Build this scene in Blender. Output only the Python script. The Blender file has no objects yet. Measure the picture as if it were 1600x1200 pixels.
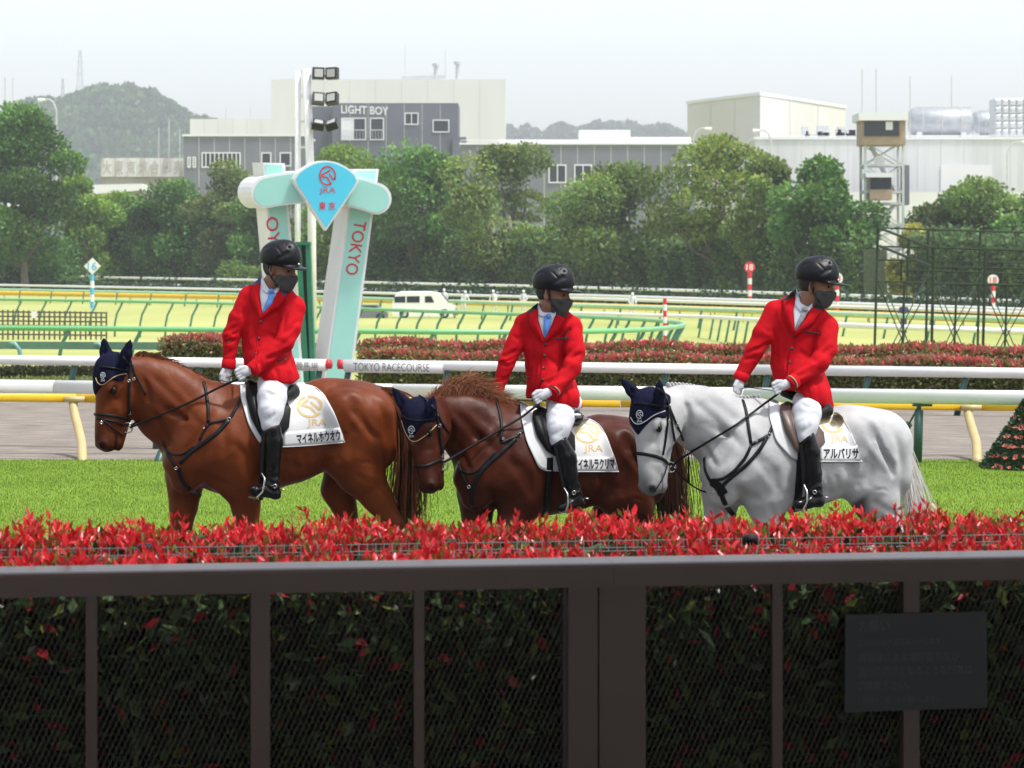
import bpy, math, random
import numpy as np
from mathutils import Vector, Matrix
from mathutils.bvhtree import BVHTree

SC = bpy.context.scene
COL = SC.collection
rng = np.random.default_rng(7)
random.seed(7)
R_ = math.radians

# ------------------------------------------------------------------ camera
FPX, YH, EYE = 4500.0, 425.0, 2.4          # focal length in 1600-px pixels, horizon row, eye height
cam = bpy.data.cameras.new('camera')
cam.sensor_width = 36.0
cam.lens = FPX / 1600 * 36
cam.shift_y = -(600 - YH) / 1600
cam.clip_start, cam.clip_end = 0.3, 9000
cam.dof.use_dof = True
cam.dof.focus_distance = 19.2
cam.dof.aperture_fstop = 8.0
CAM = bpy.data.objects.new('camera', cam)
CAM.location = (0, 0, EYE)
CAM.rotation_euler = (R_(90), 0, 0)
COL.objects.link(CAM)
SC.camera = CAM

# ------------------------------------------------------------------ sky, sun, exposure
SUN_EL, SUN_AZ = 66.0, 118.0               # high sun from the right, a little on the viewer's side
w = bpy.data.worlds.new('World'); SC.world = w; w.use_nodes = True
nt = w.node_tree; nt.nodes.clear()
sky = nt.nodes.new('ShaderNodeTexSky'); sky.sky_type = 'NISHITA'; sky.sun_disc = False
sky.sun_elevation = R_(SUN_EL); sky.sun_rotation = R_(SUN_AZ)
sky.air_density = 1.0; sky.dust_density = 2.2; sky.ozone_density = 1.0; sky.altitude = 60
hs = nt.nodes.new('ShaderNodeHueSaturation'); hs.inputs['Saturation'].default_value = 0.38
bg = nt.nodes.new('ShaderNodeBackground'); bg.inputs['Strength'].default_value = 0.15
wo = nt.nodes.new('ShaderNodeOutputWorld')
nt.links.new(sky.outputs[0], hs.inputs['Color']); nt.links.new(hs.outputs[0], bg.inputs[0]); nt.links.new(bg.outputs[0], wo.inputs[0])
sl = bpy.data.lights.new('sun', 'SUN'); sl.energy = 2.2; sl.angle = R_(5.0); sl.color = (1.0, 0.975, 0.94)
SUN = bpy.data.objects.new('sun', sl)
_sd = Vector((math.sin(R_(SUN_AZ)) * math.cos(R_(SUN_EL)), math.cos(R_(SUN_AZ)) * math.cos(R_(SUN_EL)), math.sin(R_(SUN_EL))))
SUN.rotation_euler = _sd.to_track_quat('Z', 'Y').to_euler()
SUN.location = (0, 40, 60)
COL.objects.link(SUN)
SC.view_settings.view_transform = 'Standard'; SC.view_settings.look = 'None'
SC.view_settings.exposure = 0.92; SC.view_settings.gamma = 1.0
SC.view_settings.use_curve_mapping = False
SC.cycles.use_denoising = True
SC.cycles.max_bounces = 7; SC.cycles.volume_bounces = 0
SC.cycles.transparent_max_bounces = 8
HAZE = 0.00026

# ------------------------------------------------------------------ helpers: projection and terrain
def P(px, py, d):
    return np.array([(px - 800) / FPX * d, d, EYE - (py - YH) / FPX * d])
def sstep(a, b, t):
    t = np.clip((t - a) / (b - a), 0, 1); return t * t * (3 - 2 * t)
def g(x, y):                                # height of the ground
    return sstep(62, 140, y) * (-0.7 - 0.010 * np.clip(x, -90, 70))
def depth_for(px, py, h, lo=56, hi=460):    # distance at which a point h above the ground is seen at that place
    ds = np.linspace(lo, hi, 1600)
    x = (px - 800) / FPX * ds
    yy = YH + (EYE - (g(x, ds) + h)) * FPX / ds
    return float(ds[np.argmin(np.abs(yy - py))])
def at_ground(px, py, h=0.0, lo=56):
    d = depth_for(px, py, h, lo); x = (px - 800) / FPX * d
    return np.array([x, d, float(g(x, d))])
def DFAR(px): return 385 - 150 * px / 1600.0

# ------------------------------------------------------------------ helpers: materials
def mat(name, c, c2=None, scale=6.0, rough=0.6, bump=0.0, bscale=60.0, metal=0.0, spec=0.5, coat=0.0,
        sheen=0.0, attr=None, detail=4.0, stretch=None, trans=0.0, lo=0.35, hi=0.65, bdist=.01):
    m = bpy.data.materials.new(name); m.use_nodes = True
    t = m.node_tree; n = t.nodes; L = t.links
    b = n['Principled BSDF']; out = n['Material Output']
    b.inputs['Roughness'].default_value = rough; b.inputs['Metallic'].default_value = metal
    b.inputs['Specular IOR Level'].default_value = spec
    b.inputs['Coat Weight'].default_value = coat; b.inputs['Sheen Weight'].default_value = sheen
    b.inputs['Base Color'].default_value = (*c, 1)
    tc = n.new('ShaderNodeTexCoord'); vec = tc.outputs['Object']
    if stretch:
        mp = n.new('ShaderNodeMapping'); mp.inputs['Scale'].default_value = stretch
        L.new(vec, mp.inputs[0]); vec = mp.outputs[0]
    col = None
    if c2 is not None:
        nz = n.new('ShaderNodeTexNoise'); nz.inputs['Scale'].default_value = scale; nz.inputs['Detail'].default_value = detail
        L.new(vec, nz.inputs['Vector'])
        cr = n.new('ShaderNodeValToRGB')
        cr.color_ramp.elements[0].position = lo; cr.color_ramp.elements[0].color = (*c, 1)
        cr.color_ramp.elements[1].position = hi; cr.color_ramp.elements[1].color = (*c2, 1)
        L.new(nz.outputs['Fac'], cr.inputs[0]); col = cr.outputs[0]
    if attr:
        at = n.new('ShaderNodeAttribute'); at.attribute_name = attr
        if col is None: col = at.outputs['Color']
        else:
            mx = n.new('ShaderNodeMix'); mx.data_type = 'RGBA'; mx.blend_type = 'MULTIPLY'; mx.inputs[0].default_value = 1
            L.new(col, mx.inputs[6]); L.new(at.outputs['Color'], mx.inputs[7]); col = mx.outputs[2]
    if col is not None: L.new(col, b.inputs['Base Color'])
    if bump:
        nb = n.new('ShaderNodeTexNoise'); nb.inputs['Scale'].default_value = bscale; nb.inputs['Detail'].default_value = 5
        L.new(vec, nb.inputs['Vector'])
        bp = n.new('ShaderNodeBump'); bp.inputs['Strength'].default_value = bump; bp.inputs['Distance'].default_value = bdist
        L.new(nb.outputs['Fac'], bp.inputs['Height']); L.new(bp.outputs[0], b.inputs['Normal'])
    if trans:
        tr = n.new('ShaderNodeBsdfTranslucent'); ms = n.new('ShaderNodeMixShader'); ms.inputs[0].default_value = trans
        if col is not None: L.new(col, tr.inputs[0])
        else: tr.inputs[0].default_value = (*c, 1)
        L.new(b.outputs[0], ms.inputs[1]); L.new(tr.outputs[0], ms.inputs[2]); L.new(ms.outputs[0], out.inputs['Surface'])
    return m

# ------------------------------------------------------------------ helpers: objects
def tag(o, label=None, cat=None, group=None, kind=None):
    if label: o['label'] = label
    if cat: o['category'] = cat
    if group: o['group'] = group
    if kind: o['kind'] = kind
    return o
def link(name, data, parent=None, m=None):
    o = bpy.data.objects.new(name, data); COL.objects.link(o)
    if parent is not None: o.parent = parent
    if m is not None and data is not None and not data.materials: data.materials.append(m)
    return o
def empty(name, loc=(0, 0, 0), label=None, cat=None, group=None, kind=None):
    o = link(name, None); o.location = loc; o.empty_display_size = 0.2
    return tag(o, label, cat, group, kind)
def fix(o):                                 # keep world coordinates of a child under a moved empty
    if o.parent is not None:
        o.matrix_parent_inverse = Matrix.Translation(-Vector(o.parent.location))
    return o
class MB:                                   # collects boxes, tubes and sheets into one mesh
    def __init__(s): s.v = []; s.f = []
    def add(s, v, f):
        k = len(s.v); s.v += [tuple(map(float, p)) for p in v]; s.f += [tuple(int(i) + k for i in q) for q in f]; return s
    def box(s, a, b):
        (x0, y0, z0), (x1, y1, z1) = np.minimum(a, b), np.maximum(a, b)
        return s.add([(x0,y0,z0),(x1,y0,z0),(x1,y1,z0),(x0,y1,z0),(x0,y0,z1),(x1,y0,z1),(x1,y1,z1),(x0,y1,z1)],
                     [(0,3,2,1),(4,5,6,7),(0,1,5,4),(1,2,6,5),(2,3,7,6),(3,0,4,7)])
    def bar(s, p, q, w, h=None, up=(0, 0, 1)):          # box-section bar from p to q
        h = w if h is None else h
        p, q = np.array(p, float), np.array(q, float); d = q - p; d /= np.linalg.norm(d) + 1e-9
        u = np.array(up, float)
        if abs(d @ u) > 0.97: u = np.array([0, 1, 0.])
        a = np.cross(d, u); a /= np.linalg.norm(a); b = np.cross(a, d)
        c = [a*sx*w/2 + b*sy*h/2 for sx, sy in ((-1,-1),(1,-1),(1,1),(-1,1))]
        return s.add([p+k for k in c] + [q+k for k in c], [(0,3,2,1),(4,5,6,7),(0,1,5,4),(1,2,6,5),(2,3,7,6),(3,0,4,7)])
    def tube(s, pts, r, n=8, cap=True, flat=1.0):
        pts = [np.array(p, float) for p in pts]; rs = r if hasattr(r, '__len__') else [r]*len(pts)
        up = None; V = []; F = []
        for i, p in enumerate(pts):
            d = pts[min(i+1, len(pts)-1)] - pts[max(i-1, 0)]; d /= np.linalg.norm(d) + 1e-9
            if up is None:
                up = np.array([0, 0, 1.]) if abs(d[2]) < 0.9 else np.array([0, 1., 0])
            a = np.cross(d, up); a /= np.linalg.norm(a) + 1e-9; b = np.cross(a, d); up = b
            for k in range(n):
                t = 2*math.pi*k/n; V.append(p + rs[i]*(math.cos(t)*a + flat*math.sin(t)*b))
        for i in range(len(pts)-1):
            for k in range(n):
                F.append((i*n+k, i*n+(k+1)%n, (i+1)*n+(k+1)%n, (i+1)*n+k))
        if cap: F.append(tuple(range(n-1, -1, -1))); F.append(tuple((len(pts)-1)*n+k for k in range(n)))
        return s.add(V, F)
    def prism(s, poly, d):                              # polygon (3-D points) extruded by vector d
        n = len(poly); d = np.array(d); a = [np.array(p, float) for p in poly]
        return s.add(a + [p + d for p in a], [tuple(range(n)), tuple(range(2*n-1, n-1, -1))] + [(i, i+n, (i+1)%n+n, (i+1)%n) for i in range(n)])
    def mesh(s, name='mesh', m=None, smooth=False):
        me = bpy.data.meshes.new(name); me.from_pydata(s.v, [], s.f)
        if smooth: me.shade_smooth()
        if m: me.materials.append(m)
        me.update(); return me
    def build(s, name, m=None, parent=None, smooth=False):
        o = link(name, s.mesh(name, m, smooth), parent)
        return fix(o)
def fast_mesh(name, V, F, m=None, smooth=False, col=None):  # numpy arrays, all faces the same size
    me = bpy.data.meshes.new(name); V = np.asarray(V, np.float32); F = np.asarray(F, np.int32); k = F.shape[1]
    me.vertices.add(len(V)); me.vertices.foreach_set('co', V.ravel())
    me.loops.add(F.size); me.loops.foreach_set('vertex_index', F.ravel())
    me.polygons.add(len(F)); me.polygons.foreach_set('loop_start', np.arange(0, F.size, k, dtype=np.int32))
    try: me.polygons.foreach_set('loop_total', np.full(len(F), k, np.int32))
    except Exception: pass
    me.update(calc_edges=True)
    if smooth: me.shade_smooth()
    if col is not None:
        a = me.color_attributes.new('col', 'FLOAT_COLOR', 'POINT')
        c = np.ones((len(V), 4), np.float32); c[:, :3] = col; a.data.foreach_set('color', c.ravel())
    if m: me.materials.append(m)
    return me

# ------------------------------------------------------------------ helpers: leaves and hair
def unit(v): return v / (np.linalg.norm(v, axis=-1, keepdims=True) + 1e-9)
def leaf_mesh(name, c, up, size, colr, m, wid=0.42, fold=0.15, r=None):
    """c centres, up pointing direction of each leaf, size lengths, colr colours: pointed leaves of four triangles"""
    r = r or rng; n = len(c); up = unit(np.asarray(up, float))
    a = unit(np.cross(up, unit(r.normal(size=(n, 3))))); b = np.cross(a, up)
    L = np.asarray(size).reshape(-1, 1)
    V = np.stack([c, c + up*L*.5 + a*L*wid*.5 + b*L*fold, c + up*L, c + up*L*.5 - a*L*wid*.5 + b*L*fold], 1)
    k = np.arange(n)[:, None]*4
    F = np.concatenate([k + np.array([[0, 1, 2]]), k + np.array([[0, 2, 3]])], 0)
    return fast_mesh(name, V.reshape(-1, 3), F, m, False, np.repeat(np.asarray(colr), 4, 0))
def strips_mesh(name, lines, width, m, colr=None, side=None, flat=False):
    """lines (n,k,3): tapered ribbons along each line"""
    lines = np.asarray(lines, float); n, k, _ = lines.shape
    tan = np.gradient(lines, axis=1); tan = unit(tan)
    sd = np.broadcast_to(np.array([0, -1., 0]) if side is None else side, tan.shape)
    a = unit(np.cross(tan, sd)); wv = np.linspace(1, 0.15, k)[None, :, None] * np.asarray(width).reshape(-1, 1, 1) * .5
    wv[:, 0] *= .7
    V = np.stack([lines - a*wv, lines + a*wv], 2).reshape(-1, 3)
    base = (np.arange(n)[:, None]*k + np.arange(k-1)[None])*2
    base = base.reshape(-1, 1); F = base + np.array([[0, 1, 3, 2]])
    c = None if colr is None else np.repeat(np.asarray(colr), k*2, 0)
    return fast_mesh(name, V, F, m, True, c)

# ------------------------------------------------------------------ helpers: organic shapes by blended distance fields
class Field:
    def __init__(s, lo, hi, h):
        s.lo = np.array(lo, float); s.h = h
        s.n = np.ceil((np.array(hi) - s.lo) / h).astype(int) + 1
        s.f = np.full(s.n, 0.2, np.float32)
    def _sub(s, lo, hi):
        i0 = np.clip(np.floor((lo - s.lo)/s.h).astype(int), 0, s.n-1); i1 = np.clip(np.ceil((hi - s.lo)/s.h).astype(int)+1, 1, s.n)
        if np.any(i1 <= i0): return None, None
        ax = [(s.lo[k] + s.h*np.arange(i0[k], i1[k])).astype(np.float32) for k in range(3)]
        X = np.stack(np.meshgrid(*ax, indexing='ij'), -1)
        return tuple(slice(i0[k], i1[k]) for k in range(3)), X
    def _mix(s, sl, d, k, mode):
        a = s.f[sl]
        if mode == 'u':
            if k <= 0: s.f[sl] = np.minimum(a, d); return
            h = np.clip(.5 + .5*(a - d)/k, 0, 1); s.f[sl] = a*(1-h) + d*h - k*h*(1-h)
        elif mode == 's':
            d = -d; h = np.clip(.5 - .5*(a - d)/max(k, 1e-5), 0, 1); s.f[sl] = a*(1-h) + d*h + k*h*(1-h)
        else: s.f[sl] = np.maximum(a, d)
    def cone(s, a, b, ra, rb, k=.03, sc=(1, 1, 1), R=None, mode='u', infl=0.0):
        a, b, sc = np.array(a, float), np.array(b, float), np.array(sc, float)
        pad = max(ra, rb)*max(sc.max(), 1) + abs(infl) + k + 3*s.h
        sl, X = s._sub(np.minimum(a, b) - pad, np.maximum(a, b) + pad)
        if sl is None: return s
        M = np.eye(3) if R is None else np.array(R)
        q = (X - a.astype(np.float32)) @ (M / sc).astype(np.float32)
        ba = ((b - a) @ (M / sc)).astype(np.float32)
        bb = float(ba @ ba)
        t = np.clip((q @ ba)/bb, 0, 1) if bb > 1e-12 else np.zeros(q.shape[:-1], np.float32)
        d = np.linalg.norm(q - t[..., None]*ba, axis=-1) - (ra + (rb - ra)*t) - infl
        s._mix(sl, (d*min(1.0, sc.min()*1.15)).astype(np.float32), k, mode); return s
    def ell(s, c, r, R=None, k=.03, mode='u', infl=0.0):
        r = np.array(r, float); m = r.min()
        return s.cone(c, c, m, m, k, r/m, R, mode, infl)
    def cut(s, fn):                          # keep only where fn(X) < 0
        ax = [(s.lo[k] + s.h*np.arange(s.n[k])).astype(np.float32) for k in range(3)]
        X = np.stack(np.meshgrid(*ax, indexing='ij'), -1)
        s.f = np.maximum(s.f, fn(X).astype(np.float32)); return s
    def arrays(s):
        f = s.f; f[0] = f[-1] = .2; f[:, 0] = f[:, -1] = .2; f[:, :, 0] = f[:, :, -1] = .2
        ins = f < 0; n = np.array(f.shape) - 1
        cnt = np.zeros(n, np.int8); C = [(i, j, k) for i in (0, 1) for j in (0, 1) for k in (0, 1)]
        for i, j, k in C: cnt += ins[i:n[0]+i, j:n[1]+j, k:n[2]+k]
        act = (cnt > 0) & (cnt < 8); I = np.argwhere(act); idx = np.full(n, -1, np.int64); idx[act] = np.arange(len(I))
        val = np.stack([f[I[:, 0]+i, I[:, 1]+j, I[:, 2]+k] for i, j, k in C], 1)
        Cn = np.array(C, float); tot = np.zeros((len(I), 3)); m = np.zeros(len(I))
        for p in range(8):
            for q in range(p+1, 8):
                if abs(Cn[p]-Cn[q]).sum() != 1: continue
                va, vb = val[:, p], val[:, q]; x = (va < 0) != (vb < 0)
                t = np.where(x, va/np.where(x, va - vb, 1), 0)
                tot += np.where(x[:, None], Cn[p] + t[:, None]*(Cn[q]-Cn[p]), 0); m += x
        V = s.lo + s.h*(I + tot/m[:, None]); F = []
        for ax in range(3):
            a, b = [(1, 2), (2, 0), (0, 1)][ax]
            sl0 = [slice(None)]*3; sl1 = [slice(None)]*3; sl0[ax] = slice(0, -1); sl1[ax] = slice(1, None)
            d0 = ins[tuple(sl0)]; e = d0 != ins[tuple(sl1)]
            E = np.argwhere(e); fl = d0[e]
            ok = (E[:, a] > 0) & (E[:, b] > 0) & (E[:, a] < n[a]) & (E[:, b] < n[b]); E = E[ok]; fl = fl[ok]
            def cell(da, db):
                c = E.copy(); c[:, a] += da; c[:, b] += db; return idx[c[:, 0], c[:, 1], c[:, 2]]
            q = np.stack([cell(-1, -1), cell(0, -1), cell(0, 0), cell(-1, 0)], 1)
            q[~fl] = q[~fl][:, ::-1]; F.append(q)
        F = np.concatenate(F); F = F[(F >= 0).all(1)]
        return V, F
def relax(V, F, it=2, lam=.5):
    e = np.concatenate([F[:, [0, 1]], F[:, [1, 2]], F[:, [2, 3]], F[:, [3, 0]]])
    for _ in range(it):
        s = np.zeros_like(V); c = np.bincount(e[:, 0], minlength=len(V)).astype(float)
        for k in range(3): s[:, k] = np.bincount(e[:, 0], V[e[:, 1], k], len(V))
        V = V + lam*(s/np.maximum(c, 1)[:, None] - V)
    return V
def bvh_of(*vf):
    V = []; F = []
    for v, f in vf: F += (np.asarray(f) + len(V)).tolist(); V += np.asarray(v).tolist()
    return BVHTree.FromPolygons(V, F)
def inpoly(x, z, poly):
    """signed distance (negative inside) to a polygon, vectorised"""
    d = np.full(x.shape, 1e9, np.float32); inside = np.zeros(x.shape, bool); n = len(poly)
    for i in range(n):
        (ax, az), (bx, bz) = poly[i], poly[(i+1) % n]
        ex, ez = bx-ax, bz-az; wx, wz = x-ax, z-az
        t = np.clip((wx*ex + wz*ez)/(ex*ex + ez*ez + 1e-12), 0, 1)
        d = np.minimum(d, (wx-ex*t)**2 + (wz-ez*t)**2)
        c = ((az <= z) & (bz > z)) | ((bz <= z) & (az > z))
        with np.errstate(divide='ignore', invalid='ignore'):
            inside ^= c & (x < ax + (z-az)/(bz-az if bz != az else 1e-9)*ex)
    return np.where(inside, -1, 1)*np.sqrt(d)

# ------------------------------------------------------------------ helpers: cloth, straps and print laid on a surface
EYEV = Vector((0, 0, EYE))
def hit(bvh, px, py, off=0.0, dref=19.0):
    d = Vector(P(px, py, 1.0)) - EYEV; d.normalize()
    p, nrm, i, t = bvh.ray_cast(EYEV, d)
    if p is None:
        q = Vector(P(px, py, dref)); p, nrm, i, t = bvh.find_nearest(q)
        if p is None: return np.array(q), np.array([0, -1., 0])
        p = Vector((q.x, p.y, q.z))
    if nrm.dot(d) > 0: nrm = -nrm
    n2 = (nrm - 0.6*d).normalized()
    return np.array(p + n2*off), np.array(nrm)
def resample(pts, n):
    pts = np.asarray(pts, float); s = np.r_[0, np.cumsum(np.linalg.norm(np.diff(pts, axis=0), axis=1))]
    t = np.linspace(0, s[-1], n); return np.stack([np.interp(t, s, pts[:, k]) for k in range(pts.shape[1])], 1)
def smooth_line(pts, n):
    p = resample(pts, n)
    for _ in range(max(1, n//12)):
        p[1:-1] = .25*p[:-2] + .5*p[1:-1] + .25*p[2:]
    return p
def drape(name, bvh, top, bot, nu, nv, off, m, parent=None, thick=.004, bulge=0.0, smooth_y=2):
    T, B = smooth_line(top, nu), smooth_line(bot, nu); G = np.zeros((nu, nv, 3))
    for i in range(nu):
        for j in range(nv):
            t = j/(nv-1); q = T[i]*(1-t) + B[i]*t
            G[i, j], _ = hit(bvh, q[0], q[1], off + bulge*math.sin(math.pi*t)*math.sin(math.pi*i/(nu-1)))
    for _ in range(smooth_y):
        y = G[..., 1].copy(); y[1:-1, :] = np.minimum(y[1:-1, :], (y[:-2, :] + y[2:, :])/2 + .0); G[..., 1] = .5*(G[..., 1] + y)
    V = np.concatenate([G.reshape(-1, 3), G.reshape(-1, 3) + np.array([0, thick, 0])]); N = nu*nv
    F = []
    for i in range(nu-1):
        for j in range(nv-1):
            a, b, c, d = i*nv+j, i*nv+j+1, (i+1)*nv+j+1, (i+1)*nv+j
            F.append((a, b, c, d)); F.append((a+N, d+N, c+N, b+N))
    for i in range(nu-1):
        a, d = i*nv, (i+1)*nv; F.append((a, d, d+N, a+N)); a, d = i*nv+nv-1, (i+1)*nv+nv-1; F.append((d, a, a+N, d+N))
    for j in range(nv-1):
        F.append((j+1, j, j+N, j+1+N)); a = (nu-1)*nv+j; F.append((a, a+1, a+1+N, a+N))
    me = fast_mesh(name, V, np.array(F), m, True)
    o = fix(link(name, me, parent)); return o, (V, np.array(F))
def strap(name, bvh, pts, wpx, off, m, parent=None, n=None, thick=.006, mb=None):
    """leather strap wpx pixels wide lying on a surface along image points"""
    L = float(np.sum(np.linalg.norm(np.diff(np.asarray(pts, float), axis=0), axis=1)))
    n = n or max(4, int(L/3.5)); q = smooth_line(pts, n)
    C = []; N = []
    for a in q:                              # points past the outline are dropped, so the strap ends at the edge
        if bvh.ray_cast(EYEV, (Vector(P(a[0], a[1], 1.0)) - EYEV).normalized())[0] is None: continue
        c, nn = hit(bvh, a[0], a[1], off); C.append(c); N.append(nn)
    if len(C) < 3: return None
    C = np.array(C); N = np.array(N); n = len(C)
    for _ in range(2):
        C[1:-1] = .25*C[:-2] + .5*C[1:-1] + .25*C[2:]; N[1:-1] = N[:-2] + N[1:-1] + N[2:]; N = unit(N)
    T = unit(np.gradient(C, axis=0)); S = unit(np.cross(T, N)); w = wpx/237/2
    V = np.concatenate([C - S*w, C + S*w, C + S*w*.8 + N*thick, C - S*w*.8 + N*thick]); F = []
    for i in range(n-1):
        for a, b in ((0, 1), (1, 2), (2, 3), (3, 0)): F.append((a*n+i, a*n+i+1, b*n+i+1, b*n+i))
    F += [(0, n, 2*n, 3*n), (n-1, 4*n-1, 3*n-1, 2*n-1)]
    if mb is not None: mb.add(V, F); return None
    return fix(link(name, fast_mesh(name, V, np.array(F), m, False), parent))
def ring(mb, c, r, t=.004, n=16, axis=(0, 1, 0)):
    ax = unit(np.array(axis, float)); u = unit(np.cross(ax, [0.3, 0.2, 1])); v = np.cross(ax, u)
    mb.tube([np.array(c) + r*(math.cos(a)*u + math.sin(a)*v) for a in np.linspace(0, 2*math.pi, n)], t, 6, cap=False)
_tc = {}
def text_arrays(s, bold=0.0, space=1.0):
    key = (s, bold, space)
    if key not in _tc:
        c = bpy.data.curves.new('text', 'FONT'); c.body = s; c.offset = bold; c.space_character = space; c.resolution_u = 3
        o = bpy.data.objects.new('text', c); COL.objects.link(o)
        dg = bpy.context.evaluated_depsgraph_get(); me = bpy.data.meshes.new_from_object(o.evaluated_get(dg))
        V = np.array([v.co[:] for v in me.vertices]); F = [tuple(p.vertices) for p in me.polygons]
        bpy.data.objects.remove(o); bpy.data.curves.remove(c); bpy.data.meshes.remove(me)
        lo, hi = V.min(0), V.max(0); V = (V[:, :2] - lo[:2])/(hi[:2] - lo[:2] + 1e-9)
        _tc[key] = (V, F)
    return _tc[key]
def print_on(name, shape, tl, tr, bl, place, m, parent=None):
    """lay flat print (2-D outline 0..1, faces) on a surface: place(px, py) gives the 3-D point"""
    V, F = shape; tl, tr, bl = map(np.array, (tl, tr, bl))
    pts = [place(*(tl + (tr - tl)*u + (bl - tl)*(1 - v))) for u, v in V]
    return MB().add(pts, F).build(name, m, parent)
def stroke(lines, w):
    """polylines in 0..1 space -> thin quads"""
    V = []; F = []
    for ln in lines:
        ln = np.asarray(ln, float); t = unit(np.gradient(ln, axis=0)); nrm = np.stack([-t[:, 1], t[:, 0]], 1)
        k = len(V); n = len(ln); V += list(ln + nrm*w/2); V += list(ln - nrm*w/2)
        F += [(k+i, k+n+i, k+n+i+1, k+i+1) for i in range(n-1)]
    return np.array(V), F
_a = np.radians(np.linspace(-28, -292, 30))
EMBLEM = stroke([[(.5+.46*math.cos(a), .5+.46*math.sin(a)) for a in np.radians(np.linspace(-25, 262, 34))] + [(.52, .05), (.72, .08)],
                 resample([(.66, .78), (.16, .54)], 6).tolist() + resample([(.17, .44), (.48, .42), (.72, .08)], 10).tolist(),
                 resample([(.60, .60), (.86, .30), (.95, .40)], 8).tolist()], .085)

def vnormals(V, F):
    n = np.zeros_like(V); fn = np.cross(V[F[:, 2]] - V[F[:, 0]], V[F[:, 3]] - V[F[:, 1]])
    for k in range(4):
        for j in range(3): n[:, j] += np.bincount(F[:, k], fn[:, j], len(V))
    return unit(n)
def crease(V, N, lines):
    """press furrows (image polyline, width px, depth m) into the side of a surface that faces the viewer, with a swelling beside each"""
    px = 800 + V[:, 0]/V[:, 1]*FPX; py = YH + (EYE - V[:, 2])/V[:, 1]*FPX; disp = np.zeros(len(V)); near = np.clip(-N[:, 1]*2.2, 0, 1)
    for pts, w_, dep in lines:
        p = smooth_line(pts, 14); lo, hi = p.min(0) - 4*w_, p.max(0) + 4*w_
        m = np.where((px > lo[0]) & (px < hi[0]) & (py > lo[1]) & (py < hi[1]) & (near > 0))[0]
        if not len(m): continue
        d = np.full(len(m), 1e9); tt = np.zeros(len(m))
        for i in range(len(p)-1):
            e = p[i+1]-p[i]; wx, wy = px[m]-p[i][0], py[m]-p[i][1]; t = np.clip((wx*e[0] + wy*e[1])/(e @ e + 1e-9), 0, 1)
            q = np.hypot(wx-e[0]*t, wy-e[1]*t); k = q < d; d[k] = q[k]; tt[k] = (i + t[k])/(len(p)-1)
        fade = np.clip(np.minimum(tt, 1-tt)*6 + .15, 0, 1)
        disp[m] += near[m]*fade*dep*(-np.exp(-(d/w_)**2) + .5*np.exp(-((d-2.1*w_)/(1.2*w_))**2))
    return V + N*disp[:, None]
# ================================================================== materials
M = {}
M['lawn'] = mat('lawn', (.30, .335, .10), (.40, .41, .15), scale=.09, rough=.9, bump=.5, bscale=3, spec=.1, stretch=(1, .25, 1), detail=8)
M['turf'] = mat('turf', (.13, .215, .022), (.165, .26, .03), scale=.9, rough=.9, bump=.8, bscale=22, spec=.1, detail=8)
M['blade'] = mat('blade', (.16, .24, .03), attr='col', rough=.55, trans=.35, spec=.3)
M['dirt'] = mat('dirt', (.17, .147, .124), (.275, .245, .212), scale=3.6, rough=.95, bump=1.0, bscale=7, spec=.05, stretch=(.5, 1.6, 1), detail=12, bdist=.06)
M['path'] = mat('path', (.52, .50, .46), (.6, .58, .53), scale=1, rough=.9)
M['bark'] = mat('bark', (.10, .085, .068), (.16, .14, .115), scale=9, rough=.9, bump=.6, bscale=20, stretch=(1, 1, .2))
M['leaf'] = mat('leaf', (.07, .11, .035), attr='col', rough=.6, trans=.3, spec=.25)
M['redleaf'] = mat('redleaf', (.5, .02, .02), attr='col', rough=.3, trans=.28, spec=.5)
M['hedgecore'] = mat('hedge_core', (.03, .045, .018), (.06, .085, .03), scale=3, rough=.9)
M['white'] = mat('white_paint', (.78, .78, .77), (.72, .72, .71), scale=2.5, rough=.35, bump=.04, bscale=12)
M['whitewall'] = mat('white_wall', (.66, .655, .64), (.72, .715, .70), scale=.12, rough=.8, stretch=(1, 1, .25), detail=7)
M['greywall'] = mat('grey_wall', (.115, .125, .155), (.135, .145, .175), scale=.2, rough=.7)
M['darkgrey'] = mat('dark_grey_wall', (.14, .152, .18), (.17, .182, .21), scale=.2, rough=.7)
M['beige'] = mat('beige_wall', (.60, .58, .54), (.64, .62, .575), scale=.1, rough=.8, stretch=(1, 1, .2))
M['stainwall'] = mat('stained_wall', (.62, .625, .63), (.46, .47, .48), scale=.5, rough=.8, stretch=(1, 1, .06), lo=.45, hi=.8)
M['glass'] = mat('window_glass', (.02, .028, .038), rough=.1, spec=.5)
M['frame'] = mat('window_frame', (.72, .73, .74), rough=.5)
M['steel'] = mat('galvanised_steel', (.58, .60, .61), (.48, .50, .51), scale=3, rough=.45, metal=.3)
M['tank'] = mat('tank_steel', (.42, .44, .46), (.33, .35, .37), scale=.8, rough=.4, metal=.25)
M['tan'] = mat('tan_panel', (.34, .25, .17), (.38, .285, .20), scale=1, rough=.7)
M['roofbrown'] = mat('roof_metal', (.36, .33, .31), (.42, .39, .37), scale=1, rough=.6)
M['hoarding'] = mat('weathered_hoarding', (.70, .69, .67), (.38, .27, .22), scale=.55, rough=.8, stretch=(1, 1, .25), lo=.5, hi=.72)
M['lettergrey'] = mat('faded_lettering', (.47, .44, .43), rough=.8)
M['greenrail'] = mat('green_rail', (.14, .40, .17), (.16, .44, .20), scale=2, rough=.35)
M['palegreen'] = mat('pale_green_rail', (.30, .55, .34), (.36, .60, .40), scale=2, rough=.4)
M['dullgreen'] = mat('dull_green_rail', (.10, .215, .14), (.125, .25, .165), scale=3, rough=.4)
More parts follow.
